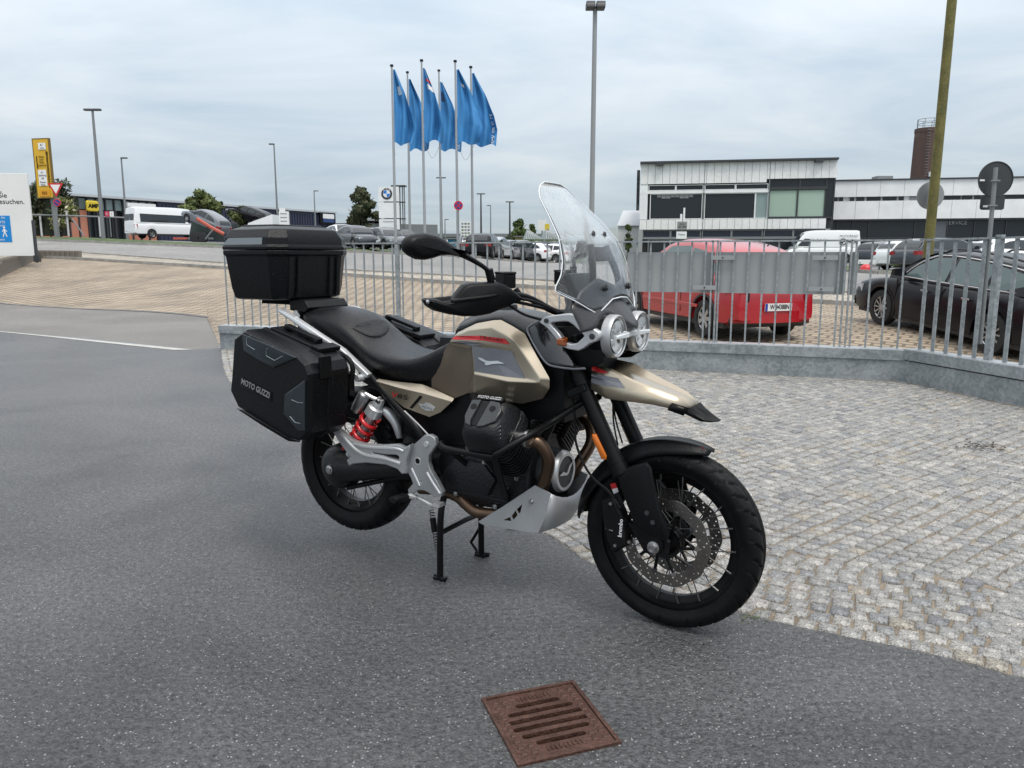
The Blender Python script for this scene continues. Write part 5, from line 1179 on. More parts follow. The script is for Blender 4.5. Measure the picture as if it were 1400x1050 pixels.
# ---- handlebar, guards, mirrors, dash
def bars(s):
    m = MB().tube([V((-.45, 0, 1.115)), V((-.465, -.06, 1.125)), V((-.52, -.16, 1.178)), V((-.57, -.25, 1.185)), V((-.715, -.485, 1.165))], .0125, 12, smooth=5); hb = mir(m, s).build('handlebar', mt_blackmetal, bike)
    m = MB().tube([V((-.612, -.32, 1.18)), V((-.705, -.47, 1.167))], .0175, 12); mir(m, s).build('grip', mt_rubber, hb)
    yu = lambda u: -.50 + (u - 577) / 132 * .30
    out = [(575.7, 409.5), (579, 407), (590, 407.5), (602, 411), (612, 409.5), (619, 402), (629, 389.5), (640, 386), (674, 384.5), (684, 387), (694, 393), (709.5, 406.5), (700, 414), (687, 420.5), (665, 429), (648, 432), (630, 432), (612, 429.5), (592, 424.5), (581, 418)]
    n_ = V((.85, -.53, 0))
    m = MB().puff([P(u, v, yu(u)) for u, v in out], n_ * .045, .013); gd = mir(m, s).build('hand_guard', mt_black, hb, ang=50)
    ln = [(590, 420), (612, 425.5), (640, 428), (668, 424), (690, 414.5), (703, 408)]
    ln = [(633, 408), (650, 402), (680, 398.5), (692, 402), (698, 408)]
    p = P(579, 412, yu(579)) + n_ * .03; m = MB().lathe([(0, .008), (.006, .006), (.008, 0), (0, 0)], p + n_ * .01, 'x', 10); mir(m, s).build('guard_bolt', mt_steel, gd)
    m = MB().tube([V((-.60, -.27, 1.195)), V((-.55, -.30, 1.19)), V((-.63, -.46, 1.175))], .007, 8, smooth=4); mir(m, s).build('hand_lever', mt_blackmetal, hb)
    m = MB().box(V((-.575, -.265, 1.185)), (.06, .05, .05)); mir(m, s).build('switch_pod', mt_black, hb, bevel=.008)
    # mirror
    ym = lambda u: -.62 + (u - 548) / 82 * .21
    out = [(548, 337), (549, 330), (553, 324.5), (560, 320.5), (575, 318.3), (590, 321), (602, 327), (613, 334.5), (622, 341), (633, 349.5), (630, 351.5), (612, 348.5), (598, 349.5), (588, 353), (577, 355.3), (567, 354.5), (557, 349.5), (550, 343)]
    nm_ = V((.93, -.36, 0)); m = MB().puff([P(u, v, ym(u)) for u, v in out], nm_ * .045, .020); mr_ = mir(m, s).build('mirror', mt_black, hb, ang=60)
    m = MB().prism([P(574 + (u - 574) * .88, 336 + (v - 336) * .86, ym(574 + (u - 574) * .88)) - nm_ * .001 for u, v in out[:9] + out[11:]], -nm_ * .003); mir(m, s).build('mirror_glass', mt_chrome, mr_, ang=0)
    m = MB().tube([P(626, 347, ym(626)) + nm_ * .02, P(645, 355, -.37), P(660, 364, -.335), P(668, 371, -.315)], [.012, .009, .008, .008], 10, smooth=3).tube([P(668, 368, -.312), P(672, 384, -.30)], .015, 12).tube([P(672, 384, -.30), V((-.575, -.265, 1.2))], .010, 8); mir(m, s).build('mirror_stem', mt_black, mr_)
    c = P(691, 384, -.215); rz = Matrix.Rotation(math.radians(-30), 3, 'Z'); m = MB().box(c, (.075, .048, .05), rz).box(c + V((0, 0, .028)), (.08, .052, .010), rz); rs = mir(m, s).build('fluid_reservoir', mt_black, hb, bevel=.005)
    m = MB().tube([c + V((.02, .03, -.03)), V((-.53, -.17, 1.17))], .014, 8); mir(m, s).build('master_cylinder', mt_blackmetal, hb)
    if s < 0:
        rr = rz @ V((1, 0, 0)); cc = c + rz @ V((.0, -.0255, -.006)); ii = MB().fill([circ(0, 0, .008, 12), circ(0, 0, .0045, 12)], .001, frame(c + rz @ V((.012, -.0255, -.006)), rz @ V((1, 0, 0)), V((0, 0, 1)))); ii.build('reservoir_symbol', mt_trim, rs, ang=0)
    m = MB()
    m.tube([V((-.55, -.24, 1.18)), V((-.46, -.20, 1.165)), V((-.37, -.15, 1.11)), V((-.33, -.10, 1.0))], .0055, 6, smooth=5); m.tube([V((-.57, -.22, 1.17)), V((-.47, -.13, 1.14)), V((-.38, -.06, 1.10)), V((-.36, -.02, 1.0))], .006, 6, smooth=5)
    m.tube([V((-.55, -.25, 1.16)), V((-.49, -.22, 1.12)), V((-.42, -.17, 1.09)), V((-.38, -.12, 1.02))], .005, 6, smooth=5)
    mir(m, s).build('control_cable', mt_rubber, hb)
    m = MB().tube([P(783, 540, -.08), P(786, 575, -.10), P(787, 603, -.12), P(797, 632, -.13), P(812, 655, -.135), P(832, 672, -.135), P(848, 695, -.14)], .005, 6, smooth=5); m.tube([P(838, 545, .0), P(842, 575, .01), P(851, 606, .02)], .0035, 6, smooth=4); mir(m, s).build('brake_hose', mt_rubber, bike)
both(bars)
MB().box((-.435, 0, 1.10), (.05, .10, .05)).build('bar_clamp', mt_blackmetal, bike, bevel=.008)
MB().box((-.375, 0, 1.205), (.035, .19, .12), Matrix.Rotation(math.radians(-30), 3, 'Y')).build('dash_display', mt_black, bike, bevel=.008)
MB().loft([[V((x, y * k, z)) for y, z in ((-.10, .90), (-.12, 1.02), (.12, 1.02), (.10, .90))] for x, k in ((-.46, 1.1), (-.36, 1), (-.27, .8))]).build('front_frame_cover', mt_black, bike)
# ================================================================ BACKGROUND
mt_wwall = M('white_cladding', (.74, .75, .75), .55, var=.07, vscale=1.2)
mt_wfas = M('weathered_white_boards', (.72, .72, .71), .65, var=.05, vscale=.8, fine=.07, fscale=6)
mt_dkglass = M('dark_window', (.018, .022, .026), .10, spec=.4)
mt_frame = M('dark_window_frame', (.035, .037, .04), .5)
mt_gframe = M('grey_frame', (.22, .23, .24), .5)
mt_lamp = M('lamp_post_grey', (.20, .21, .215), .5, metal=.3)
mt_lampdk = M('lamp_dark', (.035, .037, .04), .5)
mt_navy = M('navy_cladding', (.022, .026, .055), .5, var=.15, vscale=.3)
mt_blind = M('pale_green_blind', (.30, .40, .33), .7)
mt_tyre = M('car_tyre', (.012, .012, .013), .7)
mt_alloy = M('alloy_rim', (.42, .43, .44), .3, metal=.8)
mt_carglass = M('car_glass', (.02, .026, .03), .06, spec=.6)
mt_plglass = M('pale_car_glass', (.10, .14, .14), .06, spec=.6)
mt_trimblk = M('car_black_trim', (.02, .02, .021), .5)
mt_tail = M('tail_lamp_red', (.30, .01, .012), .2, coat=.5)
mt_clearl = M('car_headlamp', (.5, .52, .54), .12, metal=.4, coat=.6)
def paint(n, c, metal=.3): return M('car_paint_' + n, c, .28, metal=metal, coat=.8 if n != 'black' else .2, spec=.5 if n != 'black' else .2)
pt_red = paint('red', (.36, .004, .012), 0); pt_black = paint('black', (.007, .0065, .009), 0); pt_white = paint('white', (.74, .75, .76), 0); pt_silver = paint('silver', (.40, .42, .43), .5); pt_dark = paint('dark', (.035, .04, .05)); pt_grey = paint('grey', (.14, .15, .165), .4); pt_blue = paint('blue', (.03, .045, .09))
def smooth(x, pts):                                    # monotone cubic through the profile points
    n = len(pts)
    if x <= pts[0][0]: return pts[0][1]
    if x >= pts[-1][0]: return pts[-1][1]
    d = [(pts[i + 1][1] - pts[i][1]) / (pts[i + 1][0] - pts[i][0]) for i in range(n - 1)]
    m = [d[0]] + [0 if d[i - 1] * d[i] <= 0 else 2 * d[i - 1] * d[i] / (d[i - 1] + d[i]) for i in range(1, n - 1)] + [d[-1]]
    for i in range(n - 1):
        if x <= pts[i + 1][0]:
            h = pts[i + 1][0] - pts[i][0]; t = (x - pts[i][0]) / h
            return (1 + 2 * t) * (1 - t) ** 2 * pts[i][1] + t * (1 - t) ** 2 * h * m[i] + t * t * (3 - 2 * t) * pts[i + 1][1] + t * t * (t - 1) * h * m[i + 1]
CARMESH = {}
SPEC = dict(
 hatch=dict(L=4.2, W=1.74, rr=.31, ax=(-1.27, 1.30), sill=.24, deck=[(-2.1, .62), (-2.06, .95), (-1.7, 1.02), (0, .98), (.9, .95), (1.5, .88), (1.95, .74), (2.1, .55)], roof=[(-2.02, 1.0), (-1.80, 1.27), (-1.35, 1.45), (-.7, 1.545), (-.1, 1.57), (.35, 1.52), (.75, 1.33), (1.30, .98)], tum=.34, wins=[[(-1.50, 1.05), (-1.30, 1.27), (-.95, 1.38), (-.55, 1.43), (-.5, 1.02)], [(-.42, 1.02), (-.47, 1.46), (.25, 1.44), (.62, 1.23), (.85, 1.0)]]),
 estate=dict(L=4.85, W=1.82, rr=.335, ax=(-1.33, 1.38), sill=.22, deck=[(-2.42, .6), (-2.38, .92), (-2.0, 1.0), (0, .97), (1.0, .94), (1.8, .84), (2.25, .72), (2.42, .52)], roof=[(-2.3, .98), (-1.9, 1.36), (-1.2, 1.46), (-.3, 1.50), (.3, 1.46), (1.30, .97)], tum=.32, wins=[[(-2.02, 1.03), (-1.80, 1.28), (-1.15, 1.37), (-1.08, 1.02)], [(-1.0, 1.02), (-1.06, 1.38), (-.25, 1.41), (-.2, 1.0)], [(-.12, 1.0), (-.16, 1.41), (.30, 1.37), (.68, 1.18), (.88, .99)]]),
 suv=dict(L=4.5, W=1.85, rr=.36, ax=(-1.32, 1.36), sill=.30, deck=[(-2.25, .66), (-2.2, 1.0), (-1.85, 1.08), (0, 1.04), (.9, 1.02), (1.6, .95), (2.1, .82), (2.25, .6)], roof=[(-2.12, 1.05), (-1.75, 1.46), (-1.0, 1.60), (-.1, 1.64), (.35, 1.58), (1.2, 1.04)], tum=.28, wins=[[(-1.78, 1.10), (-1.6, 1.34), (-1.0, 1.48), (-.95, 1.08)], [(-.87, 1.08), (-.92, 1.49), (-.15, 1.53), (-.1, 1.06)], [(-.02, 1.06), (-.06, 1.53), (.34, 1.49), (.70, 1.27), (.88, 1.06)]]),
 van=dict(L=5.6, W=2.0, rr=.34, ax=(-1.7, 1.75), sill=.30, deck=[(-2.8, .7), (-2.78, 1.15), (-2.6, 1.25), (0, 1.25), (1.6, 1.22), (2.25, 1.08), (2.7, .8), (2.8, .6)], roof=[(-2.79, 1.2), (-2.74, 2.40), (-2.5, 2.50), (0, 2.52), (1.0, 2.46), (1.35, 2.30), (2.15, 1.2)], tum=.10, wins=[[(.95, 1.30), (.95, 1.85), (1.35, 1.88), (1.95, 1.30)]]),
 minibus=dict(L=6.9, W=2.0, rr=.36, ax=(-2.0, 2.1), sill=.34, deck=[(-3.45, .7), (-3.42, 1.2), (-3.2, 1.3), (0, 1.3), (2.1, 1.28), (2.8, 1.12), (3.3, .85), (3.45, .6)], roof=[(-3.44, 1.25), (-3.38, 2.40), (-3.1, 2.62), (0, 2.66), (1.4, 2.60), (1.8, 2.40), (2.65, 1.25)], tum=.10, wins=[[(-2.9, 1.35), (-2.9, 2.05), (1.05, 2.0), (1.05, 1.35)], [(1.3, 1.35), (1.3, 1.98), (1.75, 1.98), (2.42, 1.36)]]))
def carparts(kind):
    if kind in CARMESH: return CARMESH[kind]
    S = SPEC[kind]; L, Wd, rr, ax, sill = S['L'], S['W'], S['rr'], S['ax'], S['sill']; big = kind in ('van', 'minibus')
    ra = rr * 1.17; xs = sorted(set([round(-L / 2 + L * i / 44, 4) for i in range(45)] + [round(a + ra * math.cos(t * math.pi / 12), 4) for a in ax for t in range(13)] + [round(-L / 2 + d, 4) for d in (.03, .08)] + [round(L / 2 - d, 4) for d in (.03, .08, .16)]))
    def hw(x):
        e = .18 if big else .75; q = max(0, abs(x) - (L / 2 - e)) / e; return Wd / 2 * (1 - (.05 if big else .17) * q ** 2.2)
    rings = []
    for x in xs:
        zt = smooth(x, S['deck']); zb = sill + .10 * max(0, abs(x) - (L / 2 - .25)) / .25
        for a in ax:
            if abs(x - a) < ra: zb = max(zb, rr + math.sqrt(max(0, ra * ra - (x - a) ** 2)))
        w_ = hw(x); h = max(.03, zt - zb)
        hf = [(.0, zb), (-w_ * .86, zb), (-w_ * .985, zb + h * .06), (-w_ * (1.0), zb + h * .38), (-w_ * .985, zb + h * .70), (-w_ * .955, zb + h * .88), (-w_ * .91, zb + h * .97), (-w_ * .80, zt + .004), (-w_ * .4, zt + .018)]
        rings.append([V((x, y, z)) for y, z in hf] + [V((x, 0, zt + .022))] + [V((x, -y, z)) for y, z in reversed(hf[1:])])
    body = MB().loft(rings); rf = S['roof']; x0, x1 = rf[0][0], rf[-1][0]; tum = S['tum']
    gx = [x0 + (x1 - x0) * i / 36 for i in range(37)]; belt = lambda x: smooth(x, S['deck']) - .02
    wb = lambda x: hw(x) * (.955 if big else .925)
    sidey = lambda x, z: wb(x) - tum * max(0, z - belt(x)) - (.0 if big else .10 * max(0, z - belt(x) - .35))
    rings = []
    for x in gx:
        zr = smooth(x, rf); zb = belt(x) ; zr = max(zr, zb + .005); hh = zr - zb; k = min(1, hh / .25)
        hf = [(-wb(x), zb), (-sidey(x, zb + hh * .45), zb + hh * .45), (-sidey(x, zb + hh * .86), zb + hh * .86), (-sidey(x, zr) * .955, zr - .035 * k), (-sidey(x, zr) * .8, zr - .006 * k)]
        rings.append([V((x, y, z)) for y, z in hf] + [V((x, 0, zr + .012 * k))] + [V((x, -y, z)) for y, z in reversed(hf)])
    body.loft(rings)
    P_ = {'body': body.mesh('body', pt_black, 45)}
    wn_ = {}
    for i, wv in enumerate(S['wins']):
        for s in (-1, 1):
            m = MB(); c = V((sum(p[0] for p in wv) / len(wv), 0, sum(p[1] for p in wv) / len(wv))); n = len(wv); a = [V((x, s * (sidey(x, z) + .003), z)) for x, z in wv]; b = [p + V((0, s * .007, 0)) for p in a]
            mids = sum(b, V()) / n; mids.y = s * (sidey(c.x, c.z) + .010)
            m.add(a + b + [mids], [(j, (j + 1) % n, n + (j + 1) % n, n + j) for j in range(n)] + [(n + j, n + (j + 1) % n, 2 * n) for j in range(n)]); wn_.setdefault('side', []).append(m.mesh('side_window', mt_carglass, 0))
    def pane(xa, xb, k0, k1, nm):                      # front or rear glass lying on the greenhouse slope
        rows = []
        for t in (0, .25, .5, .75, 1):
            x = xa + (xb - xa) * t; z = smooth(x, rf); y = sidey(x, z) * (k0 + (k1 - k0) * t); dx = .012 if xb < xa else -.012
            rows.append([V((x + dx, y * q, z + .010 + .012 * (1 - q * q))) for q in (-1, -.5, 0, .5, 1)])
        return MB().loft(rows, False, False).mesh(nm, mt_carglass, 60)
    a, b = rf[-1][0], rf[-2][0]; P_['windscreen'] = pane(a - .06, b + .02, .93, .88, 'windscreen')
    if not big: a, b = rf[0][0], rf[1][0]; P_['rear_window'] = pane(a + .05, b - .02 + (.1 if kind == 'hatch' else 0), .88, .82, 'rear_window')
    else:
        zz = (1.38, 2.02); m = MB()
        for s in (-1, 1): m.box((-L / 2 - .004 + .05, s * Wd * .21, (zz[0] + zz[1]) / 2), (.012, Wd * .38, zz[1] - zz[0]))
        P_['rear_window'] = m.mesh('rear_window', mt_carglass, 0)
    P_['side'] = wn_['side']
    m = MB().lathe([(rr * .62, -.10), (rr * .93, -.10), (rr, -.06), (rr, .06), (rr * .93, .10), (rr * .62, .10)], (0, 0, 0), 'y', 32, closedprof=True); P_['tyre'] = m.mesh('wheel', mt_tyre, 40)
    m = MB().lathe([(rr * .66, -.10), (rr * .64, -.075), (rr * .58, -.06)], (0, 0, 0), 'y', 32); m.lathe([(0, -.075), (.05, -.072), (.06, -.06)], (0, 0, 0), 'y', 16)
    nsp = 10 if kind == 'estate' else 7 if kind == 'hatch' else 5
    for k in range(nsp):
        t = 2 * math.pi * k / nsp; wd_ = .010 if nsp == 10 else .026
        e_ = V((math.cos(t), 0, math.sin(t))); q = V((-math.sin(t), 0, math.cos(t))); m.loft([[e_ * .04 + q * wd_ + V((0, -.05, 0)), e_ * .04 - q * wd_ + V((0, -.05, 0)), e_ * .04 - q * wd_ + V((0, -.072, 0)), e_ * .04 + q * wd_ + V((0, -.072, 0))], [e_ * (rr * .62) + q * wd_ * 1.5 + V((0, -.05, 0)), e_ * (rr * .62) - q * wd_ * 1.5 + V((0, -.05, 0)), e_ * (rr * .62) - q * wd_ * 1.5 + V((0, -.082, 0)), e_ * (rr * .62) + q * wd_ * 1.5 + V((0, -.082, 0))]])
    P_['rim'] = m.mesh('rim', mt_alloy, 35)
    P_['disc'] = MB().lathe([(0, -.04), (rr * .6, -.04)], (0, 0, 0), 'y', 24).mesh('brake_shadow', mt_trimblk, 0)  # flat black disc behind the spokes, painting the shade inside the wheel
    ar_ = []
    for a in ax:
        for s in (-1, 1): ar_.append(MB().lathe([(ra - .0, -.012), (ra + .035, -.008), (ra + .035, .012), (ra, .012)], (a, s * (hw(a) - .010), rr), 'y', 24, a0=-.25, a1=math.pi + .25, closedprof=True).mesh('arch_trim', mt_trimblk, 40))
    P_['arch_trim'] = ar_
    m = MB().box((0, 0, sill + .02), (L * .86, Wd * .93, .12)); P_['underbody'] = m.mesh('underbody', mt_trimblk, 0)
    def endloft(xc, z0, z1, nm, mt, out):
        sg = 1 if xc > 0 else -1; rows = []
        for z in (z0, (z0 + z1) / 2, z1): rows.append([V((sg * (L / 2 - .17 * abs(q) ** 3 + out), q * hw(L / 2 - .2) * .985, z)) for q in [-1 + j / 5 for j in range(11)]])
        rows2 = [[p - V((sg * .12, 0, 0)) for p in r] for r in rows]
        return MB().loft([rows2[0], rows[0], rows[1], rows[2], rows2[2]], False, False).mesh(nm, mt, 40)
    P_['rear_bumper'] = endloft(-1, sill + .06, sill + .24, 'bumper', mt_trimblk, .035); P_['front_bumper'] = endloft(1, sill + .06, sill + .22, 'bumper', mt_trimblk, .03)
    tz = 1.25 if big else .84; tl = []
    for s in (-1, 1):
        m = MB().loft([[V((x, s * y, z)) for x, y in ((-L / 2 + .015, hw(L / 2) * .70), (-L / 2 + .01, hw(L / 2 - .1) * .93), (-L / 2 + .28, hw(L / 2 - .3) * 1.004), (-L / 2 + .30, hw(L / 2 - .3) * .95))] for z in (tz - .10, tz + .08 if not big else tz - .5)]); tl.append(m.mesh('tail_lamp', mt_tail, 0))
    P_['tails'] = tl; hl = []
    for s in (-1, 1):
        zc = smooth(L / 2 - .2, S['deck']) - .08; m = MB().loft([[V((x, s * y, z + dz)) for x, y, dz in ((L / 2 - .035, hw(L / 2) * .62, 0), (L / 2 - .06, hw(L / 2 - .1) * .95, .02), (L / 2 - .42, hw(L / 2 - .4) * 1.003, .06), (L / 2 - .42, hw(L / 2 - .4) * .9, .06))] for z in (zc - .14, zc)]); hl.append(m.mesh('headlight', mt_clearl, 0))
    P_['heads'] = hl; mi = []
    xm = S['wins'][-1][-1][0] - .02; zm = S['wins'][-1][-1][1]
    for s in (-1, 1):
        m = MB().loft([[V((xm + .05, s * (hw(xm) * .95), zm + .02)), V((xm - .05, s * (hw(xm) * .95), zm + .02)), V((xm - .05, s * (hw(xm) * .95), zm + .06)), V((xm + .05, s * (hw(xm) * .95), zm + .06))], [V((xm + .07, s * (hw(xm) + .05), zm)), V((xm - .06, s * (hw(xm) + .05), zm)), V((xm - .06, s * (hw(xm) + .05), zm + .15)), V((xm + .05, s * (hw(xm) + .05), zm + .14))], [V((xm + .05, s * (hw(xm) + .2), zm + .02)), V((xm - .05, s * (hw(xm) + .2), zm + .02)), V((xm - .05, s * (hw(xm) + .2), zm + .14)), V((xm + .03, s * (hw(xm) + .2), zm + .12))]]); mi.append(m.mesh('wing_mirror', pt_black, 35))
    P_['mirrors'] = mi
    P_['fn'] = (hw, sidey, belt, smooth); CARMESH[kind] = P_; return P_
def car(kind, pnt, label, cat, pos, hd, group=None, pitch=0, name=None, rails=False, chrome=False, detail=True, roll=0):
    Pm = carparts(kind); S = SPEC[kind]; t = thing(name or {'van': 'delivery_van', 'minibus': 'minibus'}.get(kind, 'parked_car'), label, cat, pos, 0, group); t.rotation_euler = (roll, -pitch, hd)
    def put(nm, me, mt=None, par=None, lo=(0, 0, 0), rz=0):
        o = link(nm, me, par or t); o.location = lo; o.rotation_euler = (0, 0, rz)
        if mt: o.material_slots[0].link = 'OBJECT'; o.material_slots[0].material = mt
        return o
    put('body', Pm['body'], pnt)
    for me in Pm['side']: put('side_window', me, mt_plglass if kind in ('estate', 'hatch') and detail else None)
    put('windscreen', Pm['windscreen']); put('rear_window', Pm['rear_window'])
    for a in S['ax']:
        for s in (-1, 1):
            y = s * (S['W'] / 2 - .11); w_ = put('wheel', Pm['tyre'], None, None, (a, y, S['rr']), math.pi if s > 0 else 0); put('rim', Pm['rim'], None, w_); put('brake_disc', Pm['disc'], None, w_)  # the disc hung in each wheel is the black shade disc
    if detail:
        [put('arch_trim', q_, None if kind != 'estate' else pnt) for q_ in Pm['arch_trim']]; put('front_bumper', Pm['front_bumper'], pnt); put('rear_bumper', Pm['rear_bumper'], pnt)
    put('underbody', Pm['underbody'])
    for me in Pm['tails']: put('tail_lamp', me)
    for me in Pm['heads']: put('headlight', me)
    for me in Pm['mirrors']: put('wing_mirror', me, pnt)
    hw, sidey, belt, _ = Pm['fn']
    if rails:
        for s in (-1, 1):
            m = MB(); pp = [V((x, s * (sidey(x, smooth(x, S['roof'])) * .93), smooth(x, S['roof']) + dz)) for x, dz in ((-1.75, -.02), (-1.6, .045), (-.7, .05), (.0, .05), (.22, -.01))]; m.tube(pp, .018, 8, smooth=3).build('roof_rail', mt_trimblk, t)
    if chrome:
        for s in (-1, 1):
            out = S['wins'][0][:3] + S['wins'][1][1:3] + S['wins'][2][1:4]; top = [(-2.05, 1.02), (-1.84, 1.30), (-1.1, 1.40), (-.2, 1.435), (.31, 1.395), (.70, 1.20), (.93, .99)]; bot = [(-2.05, 1.02), (-1.0, 1.0), (0, .985), (.93, .975)]
            MB().tube([V((x, s * (sidey(x, z) + .008), z)) for x, z in top], .011, 6, smooth=3).tube([V((x, s * (sidey(x, z) + .010), z)) for x, z in bot], .010, 6).build('chrome_strip', mt_silver, t)
            for x in (-.75, .22): MB().box((x, s * (hw(x) + .012), .80), (.17, .03, .03)).build('door_handle', mt_chrome, t, bevel=.006)
            for x in (-1.04, -.16, .98): MB().box((x, s * (hw(x) * .985 + .001), .62), (.008, .03, .62)).build('door_gap', mt_trimblk, t, ang=0)
    return t
# ---- the two cars in the yard
rl, rr_ = V((3.38, 13.25, 0)), V((4.80, 13.72, 0)); ax_ = (rr_ - rl).normalized(); hd = math.atan2(ax_.y, ax_.x) + math.pi / 2; fwd = V((math.cos(hd), math.sin(hd), 0)); rc = (rl + rr_) / 2; c = rc + fwd * 1.27
rz_ = Zg(rc.x, rc.y) ; fz_ = Zg((rc + fwd * 2.57).x, (rc + fwd * 2.57).y)
redcar = car('hatch', pt_red, 'bright red hatchback parked behind the fence boards, seen from the back', 'car', (c.x, c.y, (rz_ + fz_) / 2), hd, pitch=math.atan2(fz_ - rz_, 2.57))
redcar.scale = (1, 1, 1.06)
m = MB().box((-2.15, 0, .545), (.012, .52, .115)); pl = m.build('number_plate', mt_white, redcar, ang=0)
MB().box((-2.158, .235, .545), (.006, .045, .112)).build('blue_band', M('plate_blue', (.01, .04, .30), .5), pl, ang=0)
MB().text('W·44388N', .105, frame(V((-2.1585, -.02, .545)), V((0, -1, 0)), V((0, 0, 1))), .002, sx=.78, bold=.002).build('plate_lettering', mt_black, pl, ang=0)
for s in (-1, 1): MB().box((-.1, s * .872, .50), (2.0, .03, .055)).build('side_moulding', pt_red, redcar, bevel=.008)
MB().loft([[V((-2.115 + .17 * abs(q_) ** 3, q_ * .80, z)) for z in (.26, .36)] for q_ in [-1 + j / 5 for j in range(11)]], False, False).build('bumper_skirt', mt_trimblk, redcar, solid=.02)
MB().loft([[V((-2.145 + dx, y, z)) for y, z in ((-.70, .80), (.70, .80), (.72, .815), (-.72, .815))] for dx in (0, -.012)]).build('tailgate_crease', pt_red, redcar, ang=0)
hwr = CARMESH['hatch']['fn'][0]
for s in (-1, 1):
    for x in (-.52, .92): MB().box((x, s * (hwr(x) * .985 + .001), .66), (.008, .03, .60)).build('door_gap', mt_trimblk, redcar, ang=0)
    MB().box((-.38, s * (hwr(-.38) + .008), .86), (.17, .03, .03)).build('door_handle', pt_red, redcar, bevel=.006)
    MB().box((-2.118, s * .56, .84), (.04, .012, .42)).build('tailgate_gap', mt_trimblk, redcar, ang=0)
MB().tube([V((-1.75, 0, 1.47)), V((-1.78, 0, 1.5))], .012, 6).build('wiper_stub', mt_trimblk, redcar)
fl_, rl_ = V((7.12, 14.7, 0)), V((7.60, 12.1, 0)); fwd = (fl_ - rl_).normalized(); hd = math.atan2(fwd.y, fwd.x); rgt = V((fwd.y, -fwd.x, 0)); c = (fl_ + rl_) / 2 + rgt * .80
za, zb = Zg(fl_.x, fl_.y), Zg(rl_.x, rl_.y)
car('estate', pt_black, 'black estate car with chrome window trim and roof rails behind the fence', 'car', (c.x, c.y, (za + zb) / 2), hd, pitch=math.atan2(za - zb, 2.71), rails=True, chrome=True)

# ---- helpers for far things
def at(u, Y, dz=0): p = onground(u, Y); p.z += dz; return p
def zat(v, Y): return Wp(700, v, Y).z
def bx_thing(name, label, cat, p, rz, group=None): return thing(name, label, cat, p, rz, group)
# ---- car park rows and vehicles far off
def parked(kind, pnt, u, Y, hd, label, cat='car', group=None, **k):
    p = at(u, Y); return car(kind, pnt, label, cat, p, math.radians(hd), group, detail=False, **k)
GRP = 'cars parked beyond the road'
parked('minibus', pt_white, 234, 69, 50, 'white high-roofed minibus with dark side windows on the verge at left', 'minibus')
parked('hatch', pt_dark, 488, 56, -55, 'dark car at the left end of the row under the brand pylon', 'car', GRP)
parked('estate', pt_silver, 508, 57, -55, 'pale silver car second from left in the row under the pylon', 'car', GRP)
parked('hatch', pt_grey, 527, 56, -52, 'grey car third from left in the row under the pylon', 'car', GRP)
parked('estate', pt_blue, 548, 58, -50, 'dark blue car right of the pylon legs, behind the mirror', 'car', GRP)
parked('suv', pt_white, 470, 60, -60, 'white car just right of the top case at the row end', 'car', GRP)
parked('suv', pt_black, 662, 52, 80, 'black off-roader seen from the back on the grass edge', 'car', GRP)
parked('hatch', pt_silver, 678, 55, 75, 'silver hatchback right of the black off-roader', 'car', GRP)
parked('estate', pt_grey, 693, 58, 70, 'mid grey car left of the white cars', 'car', GRP)
parked('suv', pt_dark, 712, 60, 60, 'dark car behind the white cars near the canopy', 'car', GRP)
parked('hatch', pt_white, 716, 61, 165, 'white saloon nearest the road, left of the windscreen', 'car', GRP)
parked('estate', pt_white, 741, 63, 165, 'white car close behind the nearest white saloon', 'car', GRP)
parked('hatch', pt_silver, 757, 67, 155, 'silver car seen past the edge of the motorcycle windscreen', 'car', GRP)
parked('hatch', pt_grey, 640, 60, 100, 'grey car between the flagpoles and the notice board', 'car', GRP)
parked('van', pt_white, 1120, 61, 172, 'white delivery van with small logos near the white building', 'van')
parked('suv', pt_white, 1243, 47, 40, 'white off-roader with red tail lamps in the dealer yard', 'car', GRP)
parked('suv', pt_dark, 1208, 53, 35, 'dark blue off-roader left of the white off-roader', 'car', GRP)
parked('hatch', pt_white, 1256, 40, 10, 'white car nose behind the black estate bonnet', 'car', GRP)
parked('estate', pt_silver, 1330, 44, 15, 'silver car whose roof shows above the black estate', 'car', GRP)
parked('suv', pt_grey, 1372, 46, 15, 'grey car whose roof shows right of the round sign', 'car', GRP)
parked('hatch', pt_white, 1385, 38, 12, 'white car roof at the right edge behind the black estate', 'car', GRP)
parked('estate', pt_dark, 1290, 36, 20, 'dark red-lamped car beside the green pole', 'car', GRP)
vanobj = [o for o in bpy.data.objects if o.get('category') == 'van'][0]
for x, txt, sz in ((.30, 'The Rent Car', .22), (-1.85, 'MOTORRAD', .24)):
    MB().text(txt, sz, frame(V((x, .985, 2.05 if x < 0 else 1.78)), V((-1, 0, 0)), V((0, 0, 1))), .004).build('van_lettering', mt_black, vanobj, ang=0)
m = MB(); c = V((-1.45, 0.99, 1.62)); fr4 = frame(c, V((-1, 0, 0)), V((0, 0, 1))); m.fill([circ(0, 0, .26, 24), circ(0, 0, .20, 24)], .006, fr4); m.fill([[(0, 0)] + [(.15 * math.cos(a), .15 * math.sin(a)) for a in (0, .4, .8, 1.2, 1.57)]], .006, fr4); m.fill([[(0, 0)] + [(-.15 * math.cos(a), -.15 * math.sin(a)) for a in (0, .4, .8, 1.2, 1.57)]], .006, fr4); m.build('roundel', mt_black, vanobj, ang=0)
